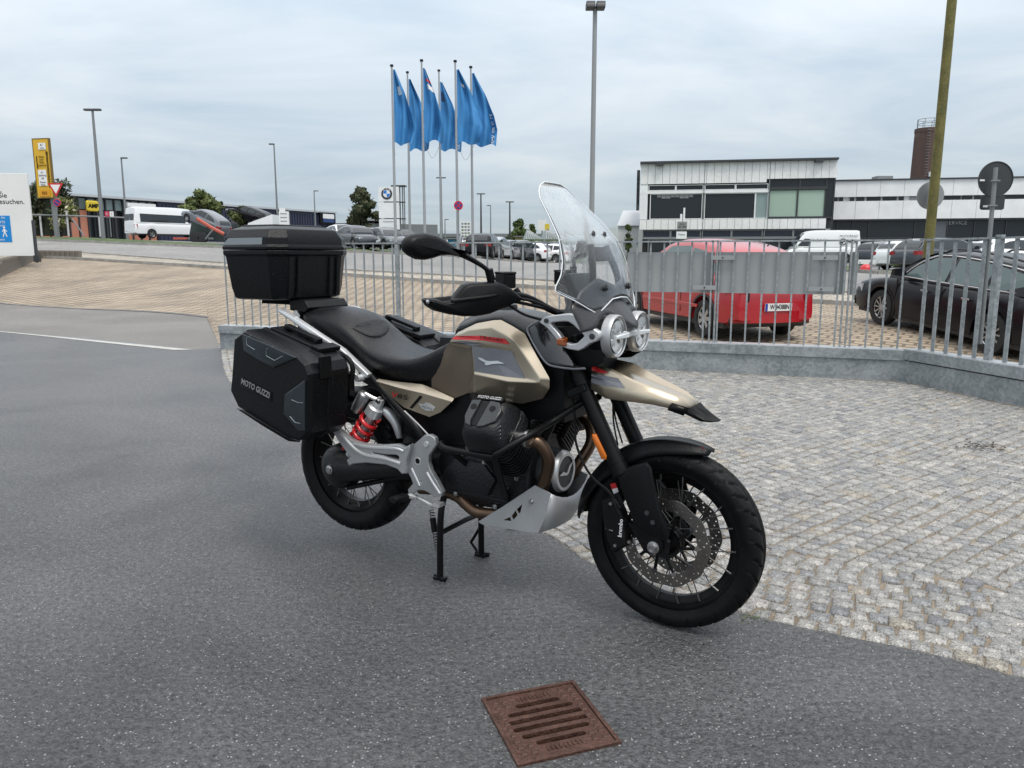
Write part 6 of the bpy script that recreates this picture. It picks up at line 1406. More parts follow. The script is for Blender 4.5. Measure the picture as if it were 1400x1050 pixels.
c = V((-2.15, .99, 1.62)); fr4 = frame(c, V((-1, 0, 0)), V((0, 0, 1))); MB().fill([circ(0, 0, .15, 16), circ(0, 0, .11, 16)], .006, fr4).fill([[(.16, .05), (.42, .10), (.36, -.02), (.16, -.06)]], .006, fr4).fill([[(-.16, .05), (-.42, .10), (-.36, -.02), (-.16, -.06)]], .006, fr4).build('winged_badge', mt_black, vanobj, ang=0)
# cars on the transporter at left
def tilted(kind, pnt, u, v, Y, hd, pt, label):
    p = Wp(u, v, Y); o = car(kind, pnt, label, 'car', p, math.radians(hd), 'cars on the transporter', detail=False, pitch=math.radians(pt)); return o
tilted('hatch', pt_grey, 280, 312, 66, 158, 23, 'grey car tilted nose up on the transporter ramp behind the minibus')
tilted('estate', pt_black, 341, 304, 76, 160, 16, 'black car tilted on the upper deck of the second transporter')
tilted('hatch', pt_dark, 330, 317, 77, 165, 3, 'dark red-lamped car on the lower deck of the second transporter')
tr = thing('car_transporter', 'car transporter trailer with an orange red ramp beam beside the minibus', 'trailer', at(285, 58), 0)
def rel(u, v, Y): return Wp(u, v, Y) - tr.location
mt_orl = M('transporter_orange', (.40, .085, .055), .5); mt_dgreen = M('transporter_dark_green', (.02, .035, .03), .5)
MB().tube([rel(269, 299, 57), rel(290, 312, 57), rel(306, 320, 57)], .13, 6).build('ramp_beam', mt_orl, tr)
MB().loft([[rel(u, v, Y) for u, v in ((262, 302), (306, 322), (306, 330), (258, 326))] for Y in (57.3, 59.3)]).build('side_skirt', mt_dgreen, tr, ang=0)
MB().tube([rel(291, 314, 56.8), rel(281, 327, 56.8)], .06, 6).build('prop', mt_lamp, tr)
MB().box(rel(247, 326, 57), (1.0, .3, .14)).build('lower_rail', mt_orl, tr, ang=0)
MB().box(rel(268, 326, 57.2), (2.6, .3, .16)).build('lower_rail', mt_lamp, tr, ang=0)
for u in (268, 276): MB().lathe([(.0, -.12), (.25, -.12), (.42, -.10), (.42, .10), (0, .12)], rel(u, 325, 57), 'y', 18).build('wheel', mt_tyre, tr)

# ---- warehouse with glazed front, far left
def quadwall(a, b, z0, z1): return [V((a.x, a.y, z0)), V((b.x, b.y, z0)), V((b.x, b.y, z1)), V((a.x, a.y, z1))]
pA, pB = Wp(60, 262, 100), Wp(458.5, 290, 147)
wh = thing('warehouse', 'long dark navy warehouse with a glazed orange front at its left end', 'building', (0, 0, 0))
d = V((pB.x - pA.x, pB.y - pA.y, 0)); e = d.normalized(); nb = V((-e.y, e.x, 0)); Lw = d.length; zt = (pA.z + pB.z) / 2; zt0, zt1 = pA.z, pB.z
pt = lambda s, z, o=0: V((pA.x, pA.y, 0)) + e * (s * Lw) + nb * o + V((0, 0, z))
roofz = lambda s: zt0 + (zt1 - zt0) * s
gs = .30
MB().loft([[pt(gs, 1, 0), pt(1, 1, 0), pt(1, roofz(1), 0), pt(gs, roofz(gs), 0)], [pt(gs, 1, 40), pt(1, 1, 40), pt(1, roofz(1), 40), pt(gs, roofz(gs), 40)]]).build('wall', mt_navy, wh, ang=0)
MB().loft([[pt(-.1, 1, 1), pt(gs, 1, 1), pt(gs, roofz(gs) - .3, 1), pt(-.1, roofz(0) - .3, 1)], [pt(-.1, 1, 40), pt(gs, 1, 40), pt(gs, roofz(gs) - .3, 40), pt(-.1, roofz(0) - .3, 40)]]).build('glazed_front', mt_dkglass, wh, ang=0)
mt_roofedge = M('pale_roof_edge', (.42, .44, .46), .5)
MB().loft([[pt(s, roofz(s) + a, o) for a, o in ((-.28, -.35), (.02, -.35), (.02, 40), (-.28, 40))] for s in (-.1, 1.0)]).build('roof_edge', mt_roofedge, wh, ang=0)
m = MB()
for k in range(60): s = gs + (1 - gs) * (k + .5) / 60; m.box(pt(s, (roofz(s) + 1) / 2 - .3, -.06), (.25, .12, roofz(s) - 1.8), Matrix.Rotation(math.atan2(e.y, e.x), 3, 'Z'))
m.build('wall_rib', mt_navy, wh, ang=0, kind='stuff')
mt_orpanel = M('terracotta_panel', (.42, .17, .11), .6, var=.1, vscale=.5); mt_glz = M('pale_glazing', (.22, .28, .28), .15)
rotw = Matrix.Rotation(math.atan2(e.y, e.x), 3, 'Z')
for k in range(15):
    s = -.06 + (gs + .06) * k / 15; s2 = s + (gs + .06) / 15; sm_ = (s + s2) / 2; z_ = roofz(sm_); ww = (s2 - s) * Lw - .25
    MB().box(pt(sm_, z_ - 1.15, .7), (ww, .3, 1.4), rotw).build('glazing', mt_glz, wh, ang=0)
    if k < 7 or k > 10: MB().box(pt(sm_, z_ - 4.0, .6), (ww, .3, 4.0), rotw).build('facade_panel', mt_orpanel, wh, ang=0)
    MB().box(pt(s, z_ / 2, .5), (.16, .4, z_ - .6), rotw).build('mullion', mt_frame, wh, ang=0)
def signbox(p, wd, ht, rot, mt, name, par, th=.25): return MB().box(p, (wd, th, ht), rot).build(name, mt, par, ang=0)
def s_of(u): r = (u - 700) / F / 1.014; k = (e.x - r * e.y); return ((r * pA.y - pA.x) / k) / Lw
s0 = s_of(447); sg = signbox(pt(s0, zat(298.5, pt(s0, 0).y), -.4), 3.9, 2.0, rotw, mt_blackmetal, 'sign_box', wh)
p_ = pt(s0 + .004, zat(296, pt(s0, 0).y), -.56); MB().box(p_, (2.9, .1, .85), rotw).build('sign_face', mt_white, sg, ang=0)
p_ = pt(s0 + .004, zat(301.5, pt(s0, 0).y), -.56); MB().box(p_, (2.9, .1, .7), rotw).build('sign_face', M('sign_blue', (.02, .05, .16), .5), sg, ang=0)
s1 = s_of(128.5); yb = thing('yellow_sign', 'small yellow sign with dark lettering on the glazed warehouse front', 'sign', pt(s1, zat(282, pt(s1, 0).y), -.5), math.atan2(e.y, e.x))
mt_yel = M('sign_yellow', (.62, .46, .03), .5)
MB().puff([V((x * .85, 0, z * .70)) for x, z in ((-1, -.8), (-.7, -1), (.7, -1), (1, -.7), (1, .7), (.7, 1), (-.8, 1), (-1, .8))], (0, -.3, 0), .1).build('panel', mt_yel, yb, ang=0)
MB().text('AMF', .72, frame(V((0, -.32, 0)), V((1, 0, 0)), V((0, 0, 1))), .03, bold=.03).build('lettering', mt_black, yb, ang=0)
s2_ = s_of(196); MB().box(pt(s2_, zat(281, pt(s2_, 0).y), -.4), (4.4, .3, .55), rotw).build('fascia_sign', mt_white, wh, ang=0)

# ---- wire fence in front of the warehouse
wf = thing('wire_fence', 'thin pipe and wire fence along the verge before the warehouse', 'fence', (0, 0, 0))
rp = [Wp(38, 293.5, 52), Wp(96, 295, 53), Wp(170, 297.5, 55)]
MB().tube(rp, .05, 6).build('top_rail', mt_lamp, wf)
for u, Y, v0 in ((96.5, 53, 288), (60, 52.5, 293), (140, 54, 297)):
    b_ = at(u, Y); MB().cyl(b_, V((b_.x, b_.y, zat(v0, Y))), .06, 8).build('post', M('white_post', (.5, .5, .5), .6), wf)
a_ = Wp(98, 299, 53); b_ = at(118, 53); MB().cyl(a_, b_, .05, 6).build('brace', mt_lamp, wf)

# ---- trees
def leafball(mb, c, r, n, sz, rnd, flat=.85):
    for i in range(n):
        d = V((rnd.gauss(0, 1), rnd.gauss(0, 1), rnd.gauss(0, 1))).normalized(); q = c + V((d.x * r, d.y * r, d.z * r * flat)) * rnd.random() ** .35
        a = V((rnd.gauss(0, 1), rnd.gauss(0, 1), rnd.gauss(0, 1))).normalized(); b = a.cross(d if abs(a.dot(d)) < .95 else V((0, 0, 1))).normalized(); s = sz * rnd.uniform(.6, 1.4)
        mb.add([q - a * s, q + b * s * .55, q + a * s, q - b * s * .55], [(0, 1, 2, 3)], rnd.choice((0, 0, 1, 2)))
def tree(u, Y, v_top, wpx, label, cols, name='broadleaf_tree', n=26, base_v=None, seed=1, cat='tree', lean=0, group=None, leaf=.22, per=150, crown0=.25):
    rnd = random.Random(seed); b = at(u, Y); H = zat(v_top, Y) - b.z; Rw = wpx / F * Y / 2
    t = thing(name, label, cat, b, 0, group)
    mats = [M('leaf_' + '_'.join(str(int(q * 1000)) for q in c), c, .75, var=.25, vscale=.8) for c in cols]
    tm_ = MB().tube([V((0, 0, -.3)), V((.05, 0, H * .3)), V((-.05, .05, H * .55)), V((0, 0, H * .8))], [.045 * H, .032 * H, .02 * H, .006 * H], 10)
    for k in range(9):
        a = k * 2.4; z = H * (.28 + .05 * k); tm_.tube([V((0, 0, z)), V((math.cos(a) * Rw * .35, math.sin(a) * Rw * .35, z + H * .08)), V((math.cos(a) * Rw * .75, math.sin(a) * Rw * .75, z + H * .17))], [.014 * H, .009 * H, .003 * H], 6)
    tm_.build('trunk', M('bark', (.06, .05, .04), .9, var=.3, vscale=5), t)
    m = MB()
    for k in range(n):
        z = rnd.uniform(crown0, .93); prof = math.sin(min(1, (z - crown0 + .12) / (1.05 - crown0)) * math.pi) ** .6; a = rnd.uniform(0, 6.28); rr = Rw * prof * rnd.uniform(.25, .85)
        leafball(m, V((math.cos(a) * rr, math.sin(a) * rr, z * H)), Rw * rnd.uniform(.20, .36), per, leaf, rnd)
    m.build('crown', mats, t, ang=0)
    return t
g1 = [(.085, .11, .028), (.115, .14, .038), (.055, .078, .022)]; g2 = [(.032, .045, .018), (.048, .060, .022), (.055, .05, .022)]; g3 = [(.07, .105, .026), (.095, .13, .034), (.048, .075, .022)]
tree(280, 72, 257, 52, 'yellow green twin-topped tree behind the transporter', g1, n=30, seed=3, crown0=.18)
tree(332, 76, 278, 34, 'small bright green tree above the second transporter', g1, n=16, seed=5, crown0=.2)
tree(496, 66, 257, 48, 'dark dense tree left of the white brand pylon', g2, n=40, seed=8, crown0=.12, per=190)
tree(710, 95, 298, 30, 'bright green round tree behind the far car park', g3, n=24, seed=11, crown0=.15, leaf=.28)
tree(727, 100, 306, 16, 'small green tree right of the round far tree', g3, n=10, seed=12, crown0=.15, leaf=.28)
tree(858, 60, 306, 14, 'small leafy bush at the left corner of the white building', g3, n=8, seed=14, crown0=.3, leaf=.16, name='shrub', cat='bush')
# hedge behind the yield sign
hb_ = at(66, 58); hg = thing('hedge', 'dense dark green hedge behind the yellow direction sign', 'hedge', hb_, 0)
m = MB(); rnd = random.Random(21)
for k in range(30): leafball(m, V((rnd.uniform(-2.2, 1.6), rnd.uniform(-.8, .8), rnd.uniform(.4, 3.5) - .5 * 0)), .7, 150, .16, rnd)
m.build('foliage', [M('leaf_h%d' % i, c_, .8) for i, c_ in enumerate(g2)], hg, ang=0)
MB().box((-.2, 0, 1.2), (3.4, .8, 2.6)).build('stems', M('hedge_inside', (.015, .02, .01), .9), hg, ang=0)  # one solid dark green block filling the foliage
by = at(90, 57); hg2 = thing('flowering_shrub', 'loose shrub with pale blossoms right of the yield sign post', 'bush', by); m = MB()
for k in range(12): leafball(m, V((rnd.uniform(-.8, .8), rnd.uniform(-.5, .5), rnd.uniform(.5, 2.6))), .5, 90, .13, rnd)
m.build('foliage', [M('leaf_s0', (.10, .11, .02), .8), M('leaf_s1', (.06, .09, .02), .8), M('blossom', (.45, .42, .30), .8)], hg2, ang=0)
MB().cyl((0, 0, 0), (0, 0, 1.5), .08, 6).build('stems', MATS['bark'], hg2)

# ---- lamp posts
def lamp(u, Y, v_top, label, heads=1, rad=.09, dirn=1, hz=.9, mt=None, u_top=None, headname='lamp_head'):
    b = at(u, Y); top = Wp(u_top if u_top else u, v_top, Y); H = top.z - b.z; mt = mt or mt_lamp
    t = thing('street_lamp', label, 'lamp', b, 0, 'street lamps')
    MB().tube([V((0, 0, -.2)), V((0, 0, H * .35)), V((0, 0, H))], [rad, rad * .85, rad * .55], 12).build('pole', mt, t)
    for k in range(heads):
        s = dirn if k == 0 else -dirn
        MB().loft([[V((s * x, y * w_, H + z)) for y, z in ((-.16, -.06), (.16, -.06), (.12, .06), (-.12, .06))] for x, w_ in ((-.05, .6), (.15, 1), (hz * .7, .8))]).build(headname, mt_lampdk, t, bevel=.02)
    return t
lamp(143.5, 50, 150, 'tall street lamp with two heads left of the white minibus', 2, .13, 1, .75)
lamp(176.5, 74, 216, 'street lamp rising behind the white minibus', 1, .12, 1, .8)
lamp(382, 78, 197, 'street lamp above the motorcycle top case', 1, .11, -1, .7)
lamp(433, 118, 261, 'farther street lamp in front of the warehouse end', 1, .13, 1, .9)
lamp(604.5, 90, 243, 'street lamp with two heads among the flagpoles', 2, .13, 1, .8, mt_lampdk)
lamp(658, 92, 265, 'dark double-headed lamp right of the last flagpole', 2, .14, 1, .7, mt_lampdk)
lamp(671, 120, 281, 'thin pale lamp post in the far car park', 1, .12, -1, .8)
lamp(697, 92, 276, 'dark double-headed lamp left of the round far tree', 2, .14, 1, .7, mt_lampdk)
lamp(609, 130, 300, 'smallest far lamp left of the no-stopping sign', 1, .13, 1, .9)
# big mast behind the windscreen with flood lights at its top
b = at(808, 26); top = Wp(811, 12, 26); H = top.z - b.z; t = thing('floodlight_mast', 'tall grey floodlight mast rising behind the motorcycle windscreen', 'lamp', b)
MB().tube([V((0, 0, -.2)), V((0, 0, H))], [.09, .07], 16).build('pole', M('grey_pole', (.26, .27, .275), .5, metal=.3), t)
for sx in (-1, 1): MB().loft([[V((sx * .16 + dx, y, H + z)) for dx, y in ((-.14, -.28), (.14, -.28), (.14, .1), (-.14, .1))] for z in (-.04, .14, .16)]).build('floodlight', mt_lampdk, t, bevel=.02)
MB().box((0, 0, H + .02), (.5, .08, .08)).build('cross_arm', mt_lampdk, t, ang=0)
# olive green mast at right
b = at(1266, 17.2); b.z = Zg(b.x, b.y); pdir = Wp(1303, 0, 17.2) - Wp(1268, 356, 17.2)
t = thing('green_mast', 'olive green wooden mast standing beside the black estate car', 'mast', b)
tp = Wp(1304.5, -30, 17.2) - b; b0 = Wp(1267, 366, 17.2) - b
mt_ol = M('olive_green_wood', (.115, .105, .028), .75, var=.3, vscale=3, fine=.25, fscale=20)
MB().tube([V((b0.x * 1.0 - (tp.x - b0.x) * .1, 0, -.3)), b0, tp], [.106, .102, .094], 14).build('pole', mt_ol, t)
dsk = MB().lathe([(0, -.012), (.30, -.012), (.30, .012), (0, .012)], Wp(1272, 267.5, 17.5) - b, 'y', 32); dsk.build('round_sign', M('pale_sign_back', (.24, .255, .26), .5), t)
MB().box(Wp(1272, 267.5, 17.42) - b + V((0, -.1, 0)), (.04, .2, .5)).build('sign_bracket', mt_lamp, t, ang=0)
# ---- round sign seen from the back, on the fence
bq = Wp(1341, 470, 7.3); q1 = Wp(1361, 268, 7.45); t = thing('road_sign', 'round dark road sign with a small plate seen from the back above the fence', 'sign', (bq.x, bq.y, 0))
rl_ = lambda u, v, Y: Wp(u, v, Y) - t.location
mt_sback = M('dark_sign_back', (.045, .05, .053), .45, metal=.3)
MB().cyl(rl_(1340, 470, 7.42), rl_(1361.5, 229, 7.42), .020, 14).build('post', mt_lamp, t)
MB().lathe([(0, .012), (.163, .012), (.167, .006), (.165, -.004), (.158, -.004), (.156, .002), (0, .002)], rl_(1361.5, 245, 7.50), 'y', 48).build('disc', mt_sback, t)
c = rl_(1357, 277, 7.50); MB().puff([c + V((x * .115, 0, z * .068)) for x, z in ((-1, -.8), (-.85, -1), (.85, -1), (1, -.8), (1, .8), (.85, 1), (-.85, 1), (-1, .8))], (0, .012, 0), .004).build('plate', mt_sback, t, ang=0)
for v, u in ((247, 1361), (281, 1357)): MB().box(rl_(u, v, 7.40), (.075, .03, .014)).build('clamp', mt_lamp, t, ang=0)
MB().box(rl_(1343, 246.5, 7.49), (.045, .004, .016)).build('sticker', mt_white, t, ang=0); MB().box(rl_(1347, 282, 7.49), (.042, .004, .018)).build('sticker', mt_white, t, ang=0)

# ---- signs at left
b = at(24, 30); wb = thing('visitor_board', 'big white visitor board with dark text and a blue panel at the left edge', 'sign', b, math.radians(8))
def wl_(u, v): p = Wp(u, v, 30) - b; return Matrix.Rotation(-math.radians(8), 3, 'Z') @ p
tl, tr_, br_, bl = wl_(-60, 236), wl_(36, 238), wl_(48, 350), wl_(-60, 352); wdt = tr_.x; xr = tr_.x; xl = -3.2; ztop = (tl.z + tr_.z) / 2; zbot = br_.z
MB().box(((xl + xr) / 2, 0, (ztop + zbot) / 2), (xr - xl, .12, ztop - zbot)).build('board', M('white_board', (.66, .67, .66), .5, var=.05, vscale=.7), wb, bevel=.01)
MB().box((xr + .03, .0, zbot + .55), (.07, .14, 1.6)).build('post', mt_darkgrey, wb, ang=0); MB().box((xr + .05, .0, zbot - .1), (.2, .2, .25)).build('foot', mt_darkgrey, wb, ang=0)
def wtxt(s, u, v, hpx, mt, al='RIGHT', nm='lettering'): p = wl_(u, v); p.y = -.065; MB().text(s, hpx / F * 30 * 1.38, frame(p, V((1, 0, 0)), V((0, 0, 1))), .006, align=al).build(nm, mt, wb, ang=0)
wtxt('Sehr geehrte Kunde,'[-3:], 4, 260, 6.5, mt_black); wtxt('dass Sie', 11, 267.5, 6.5, mt_black); wtxt('besuchen.', 33.5, 276, 6.5, mt_black)
c0, c1 = wl_(-40, 331), wl_(14.5, 295); MB().box(((c0.x + c1.x) / 2, -.065, (c0.z + c1.z) / 2), (c1.x - c0.x, .012, c1.z - c0.z)).build('blue_panel', M('board_blue', (.0, .20, .55), .5), wb, ang=0)
for s_, v, h in (('DA', 298, 2.6), ('EINFAHRTS', 304, 3.2), ('INFORMATION', 309, 2.2), ('KARTE', 328, 2.2)):
    p = wl_(9, v); p.y = -.076; MB().text(s_, h / F * 30 * 1.4, frame(p, V((1, 0, 0)), V((0, 0, 1))), .006, align='RIGHT').build('lettering', mt_white, wb, ang=0)
m = MB(); pc = wl_(8.5, 318); pc.y = -.078; S_ = .30
m.add([pc + V((S_ * math.cos(a) * .13, 0, S_ * .62 + S_ * math.sin(a) * .13)) for a in [i * .7 for i in range(9)]], [tuple(range(9))])
for pts in ([(-.10, .45), (.10, .45), (.12, .0), (-.10, -.02)], [(-.08, 0), (.02, 0), (-.16, -.55), (-.28, -.55)], [(0, 0), (.12, 0), (.30, -.5), (.18, -.55)], [(.10, .42), (.34, .12), (.28, .06), (.08, .30)], [(-.10, .42), (-.30, .12), (-.24, .08), (-.06, .30)]): m.add([pc + V((x * S_, 0, z * S_)) for x, z in pts], [(0, 1, 2, 3)])
m.build('walking_figure', mt_white, wb, ang=0)
m = MB(); p = wl_(2, 318); m.box(p + V((0, -.076, 0)), (.12, .01, .03)); m.build('arrow', mt_white, wb, ang=0)
# palisade edging
mt_pal = M('palisade_stone', (.17, .15, .13), .85, var=.25, vscale=4)
pal = thing('palisade', 'row of short brown grey palisade stones below the white visitor board', 'wall', (0, 0, 0))
pst = MB().loft([[V((x * k, y * k, z)) for x, y in ((-.105, -.07), (-.05, -.09), (.05, -.09), (.105, -.07), (.105, .08), (-.105, .08))] for z, k in ((-.5, 1), (.42, 1), (.45, .9))]).mesh('palisade_stone', mt_pal, 0)
pl = [T(-40, 398), T(0, 377), T(26, 365), T(49, 354)]
acc = 0
for a, b in zip(pl, pl[1:]):
    d = b - a; k = int(d.length / .23)
    for i in range(k):
        p = a + d * (i / k); o = link('palisade_stone', pst, pal); o.location = p + V((0, .1, .02 + R.uniform(-.01, .01))); o.rotation_euler = (0, 0, math.atan2(d.y, d.x)); o.scale = (1, 1, 1 + .25 * (1 - i / k))
a, b = T(50, 353.5), T(113, 354); d = b - a; k = int(d.length / .24)
for i in range(k): o = link('palisade_stone', pst, pal); o.location = a + d * (i / k) + V((0, .1, -.10)); o.rotation_euler = (0, 0, math.atan2(d.y, d.x))
# gravel bed behind
mb = MB(); g = [T(-60, 385), T(0, 372), T(47, 353), T(40, 350), T(-60, 352)]
g = [p + V((0, .25, .34)) for p in g[:3]] + [p + V((0, .3, .12)) for p in g[3:]]
mb.add(g, [(0, 1, 2, 3, 4)]); mb.build('gravel_bed', M('gravel', (.24, .22, .18), .9, var=.4, vscale=12, fine=.4, fscale=40, bump=.8, bscale=40), kind='structure', ang=0)
# yellow direction sign
b = at(76, 52); t = thing('direction_sign', 'tall yellow direction sign with white fields on a grey post', 'sign', b, math.radians(-12)); r12 = Matrix.Rotation(math.radians(12), 3, 'Z')
yl = lambda u, v, Y=52: r12 @ (Wp(u, v, Y) - b)
hgt = zat(190, 52) - zat(271, 52); cz = zat(230.5, 52) - b.z; cxx = yl(60.5, 230).x; Ws = 1.22
MB().box((cxx, -.08, cz), (Ws, .16, hgt)).build('panel', M('direction_yellow', (.60, .36, .02), .5, var=.06, vscale=1), t, ang=0)
MB().fill([[(-Ws / 2 - .02, -hgt / 2 - .02), (Ws / 2 + .02, -hgt / 2 - .02), (Ws / 2 + .02, hgt / 2 + .02), (-Ws / 2 - .02, hgt / 2 + .02)], [(-Ws / 2 + .03, -hgt / 2 + .03), (Ws / 2 - .03, -hgt / 2 + .03), (Ws / 2 - .03, hgt / 2 - .03), (-Ws / 2 + .03, hgt / 2 - .03)]],   .19, XZ((cxx, 0, cz), -.08)).build('rim', M('dark_mustard', (.16, .10, .02), .5), t, ang=0)
fz_ = lambda k: cz + hgt * (.5 - k); fc = -.19
MB().box((cxx + .12, fc, fz_(.13)), (.55, .02, .42)).build('white_field', mt_white, t, ang=0)
MB().box((cxx - .05, fc, fz_(.66)), (.62, .02, 1.02)).build('white_field', mt_white, t, ang=0)
def ytx(s, x, k, sz, mt=None): MB().text(s, sz, frame(V((cxx + x, fc - .015, fz_(k))), V((1, 0, 0)), V((0, 0, 1))), .006).build('lettering', mt or mt_black, t, ang=0)
ytx('A1', .1, .11, .2); ytx('Linz', .12, .16, .17)
for k, s in ((.31, 'Wels'), (.355, 'Linz'), (.40, 'Graz'), (.45, 'Zentrum')): ytx(s, -.02, k, .19)
for k, s in ((.57, 'A1'), (.62, 'Salzburg'), (.67, 'A8'), (.735, 'Passau'), (.78, 'Wien')): ytx(s, -.05, k, .17)
m = MB().box((cxx + .38, fc, fz_(.52)), (.035, .012, 2.3)).box((cxx + .46, fc, fz_(.52)), (.035, .012, 2.3)); m.box((cxx + .42, fc, fz_(.245)), (.16, .012, .06)); m.box((cxx - .38, fc, fz_(.40)), (.05, .012, .8)); m.build('arrow_line', mt_black, t, ang=0)
MB().box((cxx + .0, fc, fz_(.92)), (.8, .016, .42)).build('field', M('field_orange', (.62, .27, .01), .5), t, ang=0); MB().text('E55', .26, frame(V((cxx, fc - .02, fz_(.92))), V((1, 0, 0)), V((0, 0, 1))), .006).build('lettering', mt_black, t, ang=0)
MB().tube([V((.1, .2, -.2)), V((0, .2, cz + hgt * .3))], .16, 10).build('post', mt_lamp, t)
# yield sign with no-parking sign
b = at(80, 50.5); t = thing('yield_sign', 'red and white yield triangle above a blue and red no-parking disc', 'sign', b)
top = zat(250, 50.5) - b.z; x0 = (Wp(76, 255, 50.5) - b).x; xb = 0
MB().tube([V((xb, .05, -.1)), V((x0 + .03, .05, top - .1))], .045, 8).build('post', mt_lamp, t)
m = MB(); A_ = .49
tri = lambda k, y: [V((x0 - A_ * k, y, top - .3 + .28 * k)), V((x0 + A_ * k, y, top - .3 + .28 * k)), V((x0, y, top - .3 - .57 * k))]
MB().prism(tri(1, -.02), (0, .03, 0)).build('triangle', mt_red, t, ang=0); MB().prism(tri(.66, -.03), (0, .008, 0)).build('triangle_face', mt_white, t, ang=0)
zc = zat(277, 50.5) - b.z; MB().lathe([(0, -.02), (.24, -.02), (.24, .02), (0, .02)], V((x0, 0, zc)), 'y', 24).build('disc', mt_red, t, ang=0)
mt_sblue = M('sign_blue_field', (.015, .04, .22), .45)
MB().lathe([(0, -.028), (.19, -.028), (.19, -.02)], V((x0, 0, zc)), 'y', 24).build('disc_face', mt_sblue, t, ang=0)
MB().box((x0, -.033, zc), (.38, .008, .06), Matrix.Rotation(math.radians(35), 3, 'Y')).build('bar', mt_red, t, ang=0)
# small red and white sign by the minibus
b = at(154, 54); t = thing('shop_sign', 'small red and white double sign on a thin post left of the minibus', 'sign', b)
zc = zat(292.5, 54) - b.z; MB().cyl((0, .04, 0), (0, .04, zc), .035, 6).build('post', mt_lamp, t); MB().box((-.14, 0, zc), (.30, .05, .36)).build('panel', M('shop_red', (.5, .03, .08), .5), t, ang=0); MB().box((.18, 0, zc), (.26, .05, .34)).build('panel', mt_white, t, ang=0)
MB().text('C', .22, frame(V((-.14, -.028, zc)), V((1, 0, 0)), V((0, 0, 1))), .004).build('lettering', mt_white, t, ang=0); MB().text('1', .24, frame(V((.18, -.028, zc)), V((1, 0, 0)), V((0, 0, 1))), .004).build('lettering', mt_red, t, ang=0)
# white notice board stack behind the top case
b = at(391, 60); t = thing('white_totem', 'small white totem sign above the right edge of the top case', 'sign', b); z0, z1 = zat(311, 60) - b.z, zat(289, 60) - b.z
MB().box((0, 0, (z0 + z1) / 2), (.72, .25, z1 - z0)).build('panel', mt_white, t, ang=0); MB().box((-.12, 0, z1 + .1), (.4, .2, .3)).build('cap', mt_white, t, ang=0)
for k in range(4): MB().box((0, -.13, z1 - .18 - k * .28), (.5, .01, .07)).build('print_line', mt_gframe, t, ang=0)
MB().cyl((0, 0, 0), (0, 0, z0), .06, 8).build('post', mt_lamp, t)
b = at(365, 64); t = thing('white_trailer', 'white slanted trailer body behind the top case', 'trailer', b); z1 = zat(293, 64) - b.z
MB().loft([[V((x, y, z)) for x, z in ((-1.6, .8), (.6, .8), (.6, z1), (-1.4, z1 - .7))] for y in (0, 2)]).build('body', pt_white, t, ang=0)
MB().lathe([(0, -.1), (.35, -.1), (.35, .1), (0, .1)], V((-.4, 0, .35)), 'y', 18).build('wheel', mt_tyre, t)
# ---- brand pylon
b = at(534, 60); t = thing('brand_pylon', 'tall white pylon of three panels with a round blue and white emblem', 'sign', b, math.radians(-6)); r6 = Matrix.Rotation(math.radians(6), 3, 'Z')
pz = lambda v: zat(v, 60) - b.z
px = lambda u: (u - 533.5) / F * 60 * 1.0
for v0, v1 in ((255.5, 275.5), (277, 298.3), (299.6, 321)): MB().box(((px(519.5) + px(547)) / 2, 0, (pz(v0) + pz(v1)) / 2), (px(547) - px(519.5), .22, pz(v0) - pz(v1))).build('panel', mt_wwall, t, ang=0)
for v in (276.3, 299): MB().box((px(540), .25, pz(v)), (1.6, .4, .07)).build('cross_bar', mt_darkgrey, t, ang=0)
MB().box((px(545), .5, pz(253.8)), (1.1, .6, .10)).build('cap', mt_darkgrey, t, ang=0)
for dx, dy in ((.72, .5), (.92, .5), (1.0, .75)): MB().cyl((dx, dy, -.1), (dx, dy, pz(254)), .045, 8).build('post', mt_lamp, t)
c = V((px(531), -.125, pz(265))); f4 = frame(c, V((1, 0, 0)), V((0, 0, 1))); Rr = .42
em = MB().fill([circ(0, 0, Rr, 40)], .03, f4).build('emblem', mt_blackgloss, t, ang=0)
mt_bl = M('emblem_blue', (.02, .17, .55), .3); up_ = Matrix.Translation((0, 0, .022))
for k in range(4): MB().fill([[(0, 0)] + [(.27 * math.cos(a), .27 * math.sin(a)) for a in [k * math.pi / 2 + i * math.pi / 16 for i in range(9)]]], .01, f4 @ up_).build('emblem_quarter', mt_white if k % 2 == 0 else mt_bl, em, ang=0)
MB().fill([circ(0, 0, .29, 40), circ(0, 0, .265, 40)], .012, f4 @ up_).build('emblem_ring', mt_silver, em, ang=0)
for s, a in (('B', 128), ('M', 90), ('W', 52)): MB().text(s, .13, f4 @ Matrix.Translation((.345 * math.cos(math.radians(a)), .345 * math.sin(math.radians(a)), .02)) @ Matrix.Rotation(math.radians(a - 90), 4, 'Z'), .01, bold=.004).build('emblem_letter', mt_white, em, ang=0)
MB().text('Kundendienst', .16, frame(V((px(533), -.12, pz(303))), V((1, 0, 0)), V((0, 0, 1))), .01).build('lettering', mt_gframe, t, ang=0)
